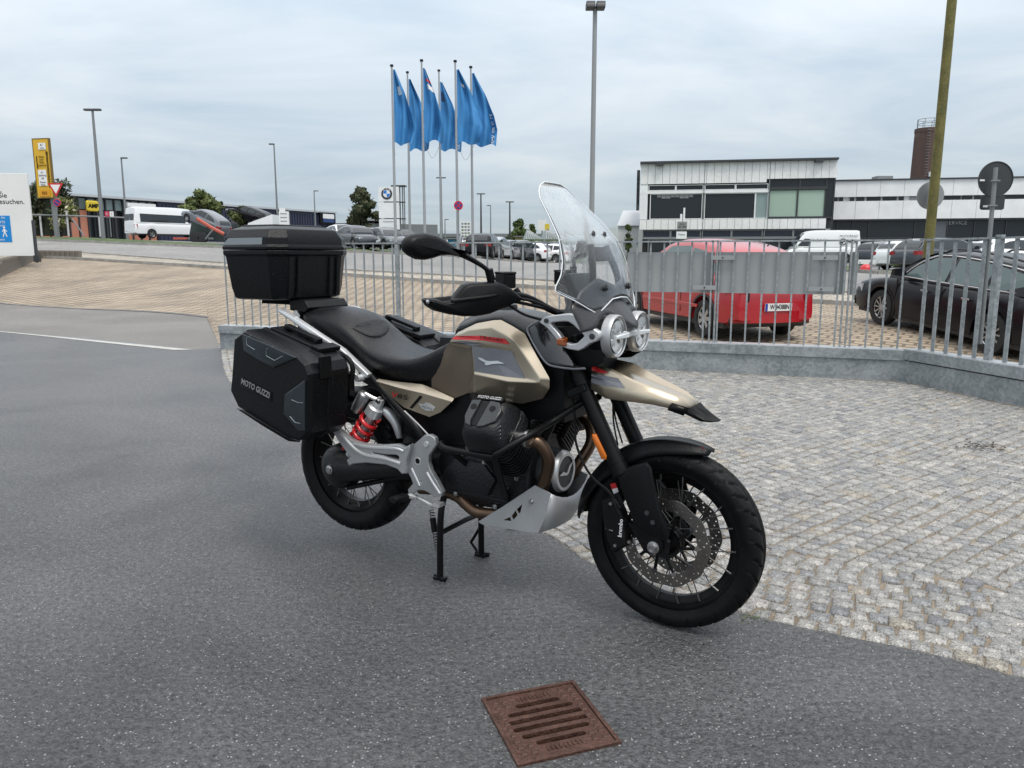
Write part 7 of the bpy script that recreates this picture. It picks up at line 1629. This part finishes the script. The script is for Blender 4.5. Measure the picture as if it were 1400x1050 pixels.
# ---- flagpoles and flags
mt_fpole = M('flagpole', (.34, .35, .36), .4, metal=.4)
mt_flag = M('blue_flag_cloth', (.036, .205, .47), .7, var=.22, vscale=.6); 
b_f = mt_flag.node_tree.nodes['Principled BSDF']
fl = [(541.5, 44, 535.5, 91, 95, 197, 24, 1, 'leftmost'), (561, 50, 557, 100, 108, 205, 24, 2, 'second from left'), (581.5, 44, 576.3, 84, 93, 193, 23, 3, 'third from left'), (603.5, 52, 600, 97.5, 112, 205, 25, 4, 'fourth from left'), (626.5, 44, 622.3, 85, 95, 196, 30, 5, 'fifth from left'), (646.8, 46, 643.6, 93, 100, 199, 29, 6, 'rightmost')]
def slope_u(u0, v0, u1, v1, v): return u0 + (u1 - u0) * (v - v0) / (v1 - v0)
for ub, Y, ut, vt, f0, f1, wpx, sd, which in fl:
    b = at(ub, Y); top = Wp(ut, vt, Y); H = top.z - b.z; dx = top.x - b.x
    t = thing('flagpole', 'grey flagpole with black cap, ' + which + ' of the six', 'flagpole', b, 0, 'flagpoles')
    MB().tube([V((0, 0, -.2)), V((dx * .5, 0, H * .5)), V((dx, 0, H))], [.085, .07, .05], 12).build('pole', mt_fpole, t)
    MB().lathe([(0, .10), (.09, .10), (.10, 0), (.06, 0)], V((dx, 0, H)), 'z', 14).build('cap', mt_blackmetal, t)
    zt_, zb_ = zat(f0, Y), zat(f1, Y); fw_ = wpx / F * Y; x_at = lambda z: b.x + dx * (z - b.z) / H
    emb = {1: 'blue hanging flag with a pale round emblem', 2: 'blue hanging flag with white tips near its fold', 3: 'blue hanging flag with a red and white corner', 4: 'blue hanging flag with a dark upper edge', 5: 'blue hanging flag with a white spot near its top', 6: 'blue hanging flag with white edge lettering'}[sd]
    ft = thing('flag', emb + ', ' + which + ' of the six', 'flag', (b.x, b.y, 0), 0, 'flags')
    rnd = random.Random(sd * 3); ph = rnd.uniform(0, 6); rows = []; nx, nz = 22, 30
    def fp(i, k):                                      # i across from the pole, k down
        s = i / nx; q = k / nz
        drop = (1 - q) ** 1.0; zz = zt_ + (zb_ - zt_) * q
        edge = lin(q, [(0, .10), (.25, .62), (.5, .98), (.7, 1.12), (1, 1.05)])
        x = x_at(zz) - b.x + .07 + fw_ * s * edge
        sag = -(zt_ - zb_) * .10 * s * (1 - q) * 2.2 * 0
        y = .22 * math.sin(s * 13 + q * 4 + ph) * min(1, s * 2) * (.25 + .9 * q) + .12 * math.sin(s * 6 - q * 7 + ph) * s
        zz = zz - .35 * s * math.sin(q * 3.1) + .10 * math.sin(s * 9 + ph) * q
        return V((x, y, zz))
    rows = [[fp(i, k) for i in range(nx + 1)] for k in range(nz + 1)]
    cl = MB().loft(rows, False, False).build('cloth', mt_flag, ft, ang=80)
    def patch(i0, i1, k0, k1, mt, nm):
        m = MB(); pr_ = [[fp(i, k) + V((0, -.02, 0)) for i in range(i0, i1 + 1)] for k in range(k0, k1 + 1)]; m.loft(pr_, False, False).build(nm, mt, cl, ang=60)
    mt_pale = M('flag_print', (.50, .58, .66), .7)
    if sd == 1: patch(8, 15, 6, 9, mt_pale, 'flag_emblem')
    if sd == 2: patch(17, 20, 17, 19, mt_pale, 'flag_emblem'); patch(14, 17, 20, 21, mt_pale, 'flag_emblem')
    if sd == 3: patch(8, 22, 4, 5, mt_red, 'flag_red'); patch(9, 22, 6, 8, mt_white, 'flag_white')
    if sd == 4: patch(2, 8, 4, 8, M('flag_navy', (.015, .03, .08), .7), 'flag_navy')
    if sd == 5: patch(9, 14, 5, 6, mt_white, 'flag_emblem')
    if sd in (4, 6):
        for k, ch in enumerate('BMW SERVICE'[:11] if sd == 6 else 'DRIVING'):
            if ch == ' ': continue
            kk = int(nz * (.97 - .045 * k)) if sd == 6 else int(nz * (.96 - .05 * k)); p = fp(19, kk) + V((0, -.05, 0))
            MB().text(ch, .26, frame(p, V((0, 0, 1)), V((-1, 0, 0))), .006, bold=.004).build('flag_letter', mt_pale, cl, ang=0)
    MB().tube([V((x_at(zb_) - b.x + .05, 0, zb_)), V((x_at(zb_) - b.x + .5, 0, zb_ - .9)), V((x_at(zb_) - b.x + .95, .05, zb_ - .1))] if sd in (3, 5) else [V((x_at(zb_) - b.x + .05, 0, zb_ + .05)), V((x_at(zb_) - b.x + .07, 0, zb_ - .6))], .012, 4, smooth=6).build('halyard', mt_lamp, ft)
# no-stopping disc
b = at(627.5, 43.5); t = thing('no_stopping_sign', 'round blue sign with red rim and cross in front of the flagpoles', 'sign', b); zc = zat(281, 43.5) - b.z
MB().cyl((0, .06, 0), (0, .06, zc), .03, 8).build('post', mt_lamp, t)
MB().lathe([(0, -.02), (.25, -.02), (.25, .02), (0, .02)], V((0, 0, zc)), 'y', 28).build('disc', mt_red, t, ang=0); MB().lathe([(0, -.028), (.19, -.028), (.19, -.02)], V((0, 0, zc)), 'y', 24).build('disc_face', mt_sblue, t, ang=0)
for a in (45, -45): MB().box((0, -.033 - a * .00002, zc), (.38, .008, .055), Matrix.Rotation(math.radians(a), 3, 'Y')).build('bar', mt_red, t, ang=0)
# notice board
b = at(637, 56); t = thing('notice_board', 'pale notice board with rows of small pictures behind the flagpoles', 'sign', b); z0, z1 = zat(324.5, 56) - b.z, zat(303.5, 56) - b.z
MB().box((0, 0, (z0 + z1) / 2), (.72, .08, z1 - z0)).build('panel', mt_white, t, ang=0)
for i in range(3):
    for j in range(5): MB().box((-.22 + i * .22, -.045, z1 - .12 - j * .22), (.15, .01, .11)).build('picture', (mt_gframe, mt_grey, M('notice_green', (.12, .2, .1), .6))[(i + j) % 3], t, ang=0)
for x in (-.3, .3): MB().cyl((x, .05, 0), (x, .05, z0), .03, 6).build('post', mt_lamp, t)

# ---- far low buildings
def block(name, label, u0, u1, Y0, Y1, v0, mt, depth=12, cat='building', z0=0, vb=None):
    a, b = Wp(u0, v0, Y0), Wp(u1, v0 if vb is None else vb, Y1); t = thing(name, label, cat, (a.x, a.y, 0)); d = V((b.x - a.x, b.y - a.y, 0)); e_ = d.normalized(); n_ = V((-e_.y, e_.x, 0))
    q = lambda s, z, o: d * s + n_ * o + V((0, 0, z))
    MB().loft([[q(0, z0, o), q(1, z0, o), q(1, b.z, o), q(0, a.z, o)] for o in (0, depth)]).build('wall', mt, t, ang=0)
    return t, q, a.z, b.z, e_
mt_farb = M('far_grey_facade', (.26, .27, .28), .7); mt_farr = M('far_roof', (.16, .17, .18), .7)
t, q, za, zb, e_ = block('long_hall', 'long low grey hall across the far end of the yards', 560, 770, 170, 170, 324, mt_farb, 20)
MB().loft([[q(s, za + h, o) for h, o in ((0, -.4), (.7, -.4), (.7, 20), (0, 20))] for s in (-.01, 1.01)]).build('roof', mt_farr, t, ang=0)
for k in range(26): MB().box(q((k + .5) / 26, za - 1.3, -.06), (.55, .2, 2.0)).build('window', mt_dkglass if k % 3 else mt_wwall, t, ang=0)
t, q, za, zb, e_ = block('low_shed', 'low dark shed between the warehouse and the dark tree', 458, 480, 130, 120, 305, mt_farr, 14)
MB().box(q(.5, za + .15, 6), (4.5, 13, .3)).build('roof', mt_farb, t, ang=0)
for u0, u1, v0, col, nm, lb in ((560, 590, 322, (.30, .10, .12), 'red_stall', 'faded red stall front behind the flagpole feet'), (612, 628, 327, (.03, .22, .42), 'blue_stall', 'small blue kiosk left of the notice board'), (660, 672, 321, (.34, .05, .05), 'red_kiosk', 'small red kiosk beneath the dark lamp'), (650, 660, 322.5, (.55, .54, .5), 'white_kiosk', 'small white kiosk left of the red kiosk'), (704, 717, 324, (.36, .30, .16), 'tan_kiosk', 'small tan kiosk in front of the round far tree')):
    t, q, za, zb, e_ = block(nm, lb, u0, u1, 88, 88, v0, M('paint_' + nm, col, .7, var=.25, vscale=.6), 3, 'bush' if 'bank' in nm else 'kiosk', z0=.5)
    if 'bank' not in nm: MB().box(q(.5, za + .06, 1.4), ((u1 - u0) / F * 88 + .3, 3.4, .12)).build('roof', mt_farr, t, ang=0)
b = at(684.5, 88); t = thing('shrubs', 'scrubby olive green shrubs left of the round far tree', 'bush', b); m = MB(); rnd = random.Random(5)
for k in range(14): leafball(m, V((rnd.uniform(-1.0, 1.0), rnd.uniform(-.5, .5), rnd.uniform(.2, 1.5))), .5, 60, .14, rnd)
m.build('foliage', [M('leaf_b%d' % i, c_, .85) for i, c_ in enumerate([(.11, .12, .06), (.14, .14, .08), (.08, .09, .04)])], t, ang=0); MB().cyl((0, 0, 0), (0, 0, .8), .06, 6).build('stems', MATS['bark'], t)
# glass canopies
mt_cang = M('canopy_glass', (.36, .41, .41), .2, metal=.2)
gt = thing('glass_canopy', 'row of pitched glass canopies left of the white building', 'canopy', (0, 0, 0))
for k in range(4):
    u0 = 716 + k * 27; Y = 70; a, mtp, c_ = Wp(u0, 327, Y), Wp(u0 + 5, 313, Y), Wp(u0 + 27, 327, Y)
    MB().prism([a, mtp, c_], (0, 9, 0)).build('gable', mt_cang, gt, ang=0)
    for j in range(5): MB().box(mtp.lerp(c_, j / 5) + V((0, -.05, 0)) - V((0, 0, .0)), (.06, .1, .06)).build('rib', mt_wwall, gt, ang=0)
    for j in range(6): p0_ = a.lerp(c_, (j + 1) / 7); MB().cyl(mtp + V((0, -.04, 0)), p0_ + V((0, -.04, 0)), .035, 4).build('rafter', mt_wwall, gt, ang=0)
for u in (716, 744, 770, 797, 824): b = at(u, 70); MB().cyl(b, V((b.x, b.y, zat(327, 70))), .09, 8).build('column', mt_gframe, gt)
b = at(741, 95); t = thing('toy_figure', 'white and yellow signboard above the glass canopies', 'sign', b); z1 = zat(301, 95) - b.z
MB().box((0, 0, z1 - .6), (1.0, .2, 1.3)).build('panel', mt_white, t, ang=0); MB().box((.6, 0, z1 - .9), (.55, .25, .9)).build('yellow_part', mt_yel, t, ang=0); MB().cyl((0, 0, 0), (0, 0, z1 - 1), .08, 6).build('post', mt_lamp, t)
t.name = 'sign_board'
# white shed
t, q, za, zb, e_ = block('white_shed', 'small white shed with a pale sloping roof at the left of the white building', 845, 874, 78, 78, 309, mt_wwall, 8)
pa, pb = Wp(844, 309, 77.8) - t.location, Wp(876, 309, 77.8) - t.location; pc, pd = Wp(852, 289, 81) - t.location, Wp(876, 289, 81) - t.location
MB().prism([pa, pb, pd, pc], (0, .05, .1)).build('roof', mt_roofedge, t, ang=0)
# ---- white two-storey building
Yl, Yr = 66.0, 63.2; A_ = Wp(876.5, 222, Yl); B_ = Wp(1146, 216, Yr); wbld = thing('white_building', 'two-storey white building with a dark roof edge and wide upper windows', 'building', (A_.x, A_.y, 0))
d = V((B_.x - A_.x, B_.y - A_.y, 0)); Lb = d.length; e = d.normalized(); n_ = V((-e.y, e.x, 0)); rot = Matrix((e, n_, V((0, 0, 1)))).transposed()
YY = lambda s: Yl + (Yr - Yl) * s
def zs(v, s): return zat(v, YY(s))                     # height for a sighted row
vv = lambda vl, vr, s: vl + (vr - vl) * s
def q(s, z, o=0): return d * s + n_ * o + V((0, 0, z))
def panel(s0, s1, v0, v1, o, th, mt, nm, par=None, m_=None, sk=(0, 0)):          # v given for the left end; rows run level
    z0, z1 = zs(v0, 0), zs(v1, 0); m = m_ or MB(); m.loft([[q(s0, z1, o), q(s1, z1, o), q(s1, z0, o), q(s0, z0, o)], [q(s0, z1, o + th), q(s1, z1, o + th), q(s1, z0, o + th), q(s0, z0, o + th)]])
    return None if m_ else m.build(nm, mt, par or wbld, ang=0)
mt_room = M('dim_interior', (.02, .022, .025), .6)
panel(.0, 1, 222, 360, .35, 13, mt_room, 'core')
panel(-.004, 1.0, 221.5, 224.2, -.35, 14, mt_frame, 'roof_edge')
tot = 26
for k in range(tot):                                   # upper fascia boards
    s0, s1 = k / tot * 1.0 + .0008, (k + 1) / tot - .0008; low = 252 if s1 < .672 else 247.5
    panel(s0, s1, 224.4, low, 0, .3, mt_wfas, 'fascia_board')
for k in range(tot):
    s0, s1 = k / tot + .0008, (k + 1) / tot - .0008
    if s1 < .985: panel(s0, s1, 300.5, 314, 0, .3, mt_wfas, 'spandrel_board')
for s in (.335, .668): panel(s - .0015, s + .0015, 224, 314, -.03, .1, mt_gframe, 'joint')
W_ = mt_wwall
def wind(s0, s1, v0, v1, mt, fr, par=wbld, o=.18):
    f_ = panel(s0, s1, v0, v1, o, .1, mt, 'window'); m = MB()
    for a, b, c_, dd_ in ((s0, s1, v0, v0 + .8), (s0, s1, v1 - .8, v1)): panel(a, b, c_, dd_, o - .08, .1, None, None, m_=m)
    for a in (s0, s1): panel(a - .002, a + .002, v0, v1, o - .085, .1, None, None, m_=m)
    m.build('frame', fr, f_, ang=0); return f_
panel(0, .04, 252, 300, .05, .2, W_, 'corner_post'); 
for s0, s1 in ((.045, .185), (.19, .33), (.34, .495), (.50, .662)): wind(s0, s1, 253.5, 261, mt_dkglass, W_)
panel(.0, .667, 261.4, 265.2, .04, .2, W_, 'transom')
for s0, s1 in ((.055, .328), (.342, .60)): wind(s0, s1, 265.5, 300, mt_dkglass, W_)
wind(.603, .664, 265.5, 300, mt_glz, W_)
m = MB()
for k in range(8): panel(.09 + k * .024, .112 + k * .024, 265.8, 272.5 - abs((k % 4) - 1.5) * 1.6, .15, .02, None, None, m_=m)
m.build('curtain', M('grey_curtain', (.22, .22, .23), .9), wbld, ang=0, kind='stuff')
wind(.672, .82, 248, 259, mt_dkglass, mt_frame); wind(.824, .955, 248, 259, mt_dkglass, mt_frame)
panel(.672, .96, 259.2, 262, .05, .2, mt_frame, 'transom'); wind(.672, .812, 262, 298.5, mt_blind, mt_frame); wind(.816, .95, 262, 298.5, mt_blind, mt_frame)
wind(.952, .992, 248, 300, mt_dkglass, mt_frame)
panel(.667, .99, 298.6, 300.3, -.02, .2, mt_frame, 'sill')
for s0, s1 in ((.02, .165), (.17, .325), (.335, .485), (.49, .645), (.655, .80), (.805, .955)): wind(s0, s1, 315, 325, M('navy_glass', (.015, .02, .032), .15), mt_gframe)
panel(.0, 1, 325.3, 327, .04, .2, mt_gframe, 'transom')
for s0, s1 in ((.05, .165), (.17, .325), (.335, .485), (.49, .645), (.655, .80), (.805, .955)): wind(s0, s1, 327.3, 352, mt_dkglass, mt_gframe)
panel(-.005, .018, 314.2, 356, .0, .3, M('grey_pier', (.30, .31, .31), .7), 'pier'); panel(.96, .985, 314.2, 356, .0, .3, MATS['grey_pier'], 'pier')
for s in (.10, .905): p = q(s, zs(225.5, 0), -.3); MB().box(p, (.6, .35, .25), rot).build('wall_lamp', mt_lampdk, wbld, ang=0)
m = MB(); 
for k in range(6): m.box(q(-.012, zs(240 + k * 8, 0), .2), (.25, .3, .9), rot)
m.build('wall_duct', mt_lampdk, wbld, ang=0)
# ---- long low showroom at right
Y2 = 69.0; A2 = Wp(1140, 246.5, Y2); B2 = Wp(1480, 239, Y2 - 4); show = thing('showroom', 'long low white showroom with a ribbon of small windows and dark glass below', 'building', (A2.x, A2.y, 0))
d2 = V((B2.x - A2.x, B2.y - A2.y, 0)); e2_ = d2.normalized(); n2_ = V((-e2_.y, e2_.x, 0)); L2_ = d2.length
def q2(s, z, o=0): return d2 * s + n2_ * o + V((0, 0, z))
def pan2(s0, s1, v0, v1, o, th, mt, nm, par=None):
    z0, z1 = zat(v0, Y2), zat(v1, Y2); return MB().loft([[q2(s0, z1, o + t_), q2(s1, z1, o + t_), q2(s1, z0, o + t_), q2(s0, z0, o + t_)] for t_ in (0, th)]).build(nm, mt, par or show, ang=0)
su = lambda u: (u - 1140) / 340.0
pan2(0, 1, 247, 362, .4, 14, mt_room, 'core'); pan2(-.0, 1, 246, 247.6, -.15, 14.5, mt_frame, 'roof_edge')
for k in range(10): pan2(k / 10 + .0006, (k + 1) / 10 - .0006, 247.8, 269.5, 0, .3, mt_wwall, 'fascia_panel'); pan2(k / 10 + .0006, (k + 1) / 10 - .0006, 275.5, 300, 0, .3, mt_wwall, 'spandrel_panel')
for u0, u1, dk in ((1141, 1148, 1), (1150, 1156, 1), (1166, 1172, 1), (1175, 1187, 1), (1190, 1210, 1), (1213, 1233, 1), (1236, 1243, 1), (1252, 1291, 0), (1293, 1322, 1), (1324, 1338, 1), (1341, 1377, 1), (1380, 1420, 1), (1423, 1460, 1)): 
    f_ = pan2(su(u0), su(u1), 269.9, 275.1, .15, .1, mt_dkglass if dk else mt_gframe, 'window')
pan2(0, 1, 269.5, 275.5, .3, .1, mt_wwall, 'ribbon_wall')
pan2(0, 1, 300.3, 302.5, .1, .3, mt_frame, 'soffit')
xs_ = [1140, 1150, 1172, 1196, 1262, 1285, 1308, 1345, 1370, 1388, 1420, 1460]
for u0, u1 in zip(xs_, xs_[1:]): pan2(su(u0) + .002, su(u1) - .002, 303, 356, .30, .08, mt_dkglass if (u0 not in (1285,)) else M('grey_glass', (.10, .11, .12), .15), 'shop_window'); pan2(su(u0) - .0015, su(u0) + .0015, 302.5, 357, .2, .15, mt_frame, 'mullion')
pan2(.0, .35, 325, 326.5, .25, .08, mt_frame, 'transom')
MB().box(q2(su(1230), zat(242.5, Y2), 5), (1.4, 1.2, .9)).build('roof_unit', mt_gframe, show, ang=0)
MB().text('SERVICE', .45, frame(q2(su(1320), zat(306, Y2), .22), e2_, V((0, 0, 1))), .02).build('lettering', mt_gframe, show, ang=0)
# ---- brick chimney
Yc = 92; b = at(1254, Yc); zt_ = zat(176, Yc); ch = thing('chimney', 'octagonal brown brick chimney with a railing behind the showroom', 'chimney', (b.x, b.y, 0)); rcm = 1.36
m_, t_, bb_ = nodemat('chimney_brick'); n = t_.nodes.new; tc = n('ShaderNodeTexCoord'); br = n('ShaderNodeTexBrick'); br.inputs['Scale'].default_value = 2.2; br.inputs['Color1'].default_value = (.085, .045, .036, 1); br.inputs['Color2'].default_value = (.055, .032, .028, 1); br.inputs['Mortar'].default_value = (.14, .10, .085, 1); br.inputs['Mortar Size'].default_value = .03
mp_ = n('ShaderNodeMapping'); mp_.inputs['Rotation'].default_value = (math.pi / 2, 0, 0); t_.links.new(tc.outputs['Object'], mp_.inputs[0]); t_.links.new(mp_.outputs[0], br.inputs[0]); t_.links.new(br.outputs[0], bb_.inputs['Base Color']); bb_.inputs['Roughness'].default_value = .9
MB().loft([[V((r * math.cos(a), r * math.sin(a), z)) for a in [math.pi / 8 + i * math.pi / 4 for i in range(8)]] for r, z in ((rcm * 1.12, 0), (rcm * 1.06, zt_ - 5), (rcm, zt_ - .5), (rcm * 1.03, zt_ - .45), (rcm * 1.03, zt_))]).build('shaft', m_, ch, ang=0)
m = MB(); hr = zat(163.5, Yc)
for k in range(8):
    a0, a1 = k * math.pi / 4, (k + 1) * math.pi / 4; p = lambda a, z: V((1.2 * math.cos(a), 1.2 * math.sin(a), z)); m.cyl(p(a0, zt_), p(a0, hr), .035, 5)
    for z in (hr, (hr + zt_) / 2): m.cyl(p(a0, z), p(a1, z), .03, 5)
m.build('railing', mt_lamp, ch)
m = MB()
for k in range(22): m.box((-.55, -rcm * 1.0, zt_ - 7 + k * .32), (.4, .06, .05))
m.build('ladder', mt_lamp, ch, ang=0)
MB().box((.0, -rcm - .1, zat(240, Yc)), (.45, .3, .5)).build('flood_lamp', mt_white, ch, ang=0)
# ---- small sign posts by the building and red buoy, low rail
b = at(931, 55); t = thing('parking_sign', 'small grey parking sign with a white plate in front of the white building', 'sign', b)
z = lambda v: zat(v, 55) - b.z
MB().box((0, .06, z(297) / 2 + z(297) * 0), (.08, .06, z(290))).build('post', mt_lamp, t, ang=0); MB().box((-.08, 0, z(298)), (.14, .05, .55)).build('arm', mt_white, t, ang=0); MB().box((.12, 0, z(295)), (.12, .05, 1.1)).build('arm', mt_white, t, ang=0)
MB().box((0, -.02, z(308.5)), (.68, .05, .55)).build('plate', M('grey_plate', (.22, .23, .22), .6), t, ang=0); MB().box((-.02, -.02, z(321.5)), (.72, .05, .50)).build('plate', mt_white, t, ang=0)
MB().text('PKW\nAB HIER', .17, frame(V((0, -.05, z(308.5))), V((1, 0, 0)), V((0, 0, 1))), .006).build('lettering', mt_black, t, ang=0); MB().text('Eingang', .16, frame(V((-.04, -.05, z(320.5))), V((1, 0, 0)), V((0, 0, 1))), .006).build('lettering', M('print_teal', (.0, .12, .2), .5), t, ang=0)
gr = thing('guard_rail', 'low white guard rail along the dealer yard', 'rail', (0, 0, 0)); a, b = Wp(1172, 357.5, 40), Wp(1206, 358.5, 40)
MB().box((a + b) / 2, ((b - a).length, .08, .22)).build('beam', mt_wwall, gr, ang=0)
for k in (0.1, .5, .9): p = a.lerp(b, k); MB().cyl(V((p.x, p.y, Zg(p.x, p.y))), p, .05, 6).build('post', mt_lamp, gr)
b = at(1185, 36); t = tag(MB().lathe([(0, .32), (.14, .30), (.24, .2), (.28, .06), (.28, 0), (0, 0)], (0, 0, 0), 'z', 20).build('marker_dome', mt_red, None), 'small red dome on the grass in front of the guard rail', 'marker'); t.location = b
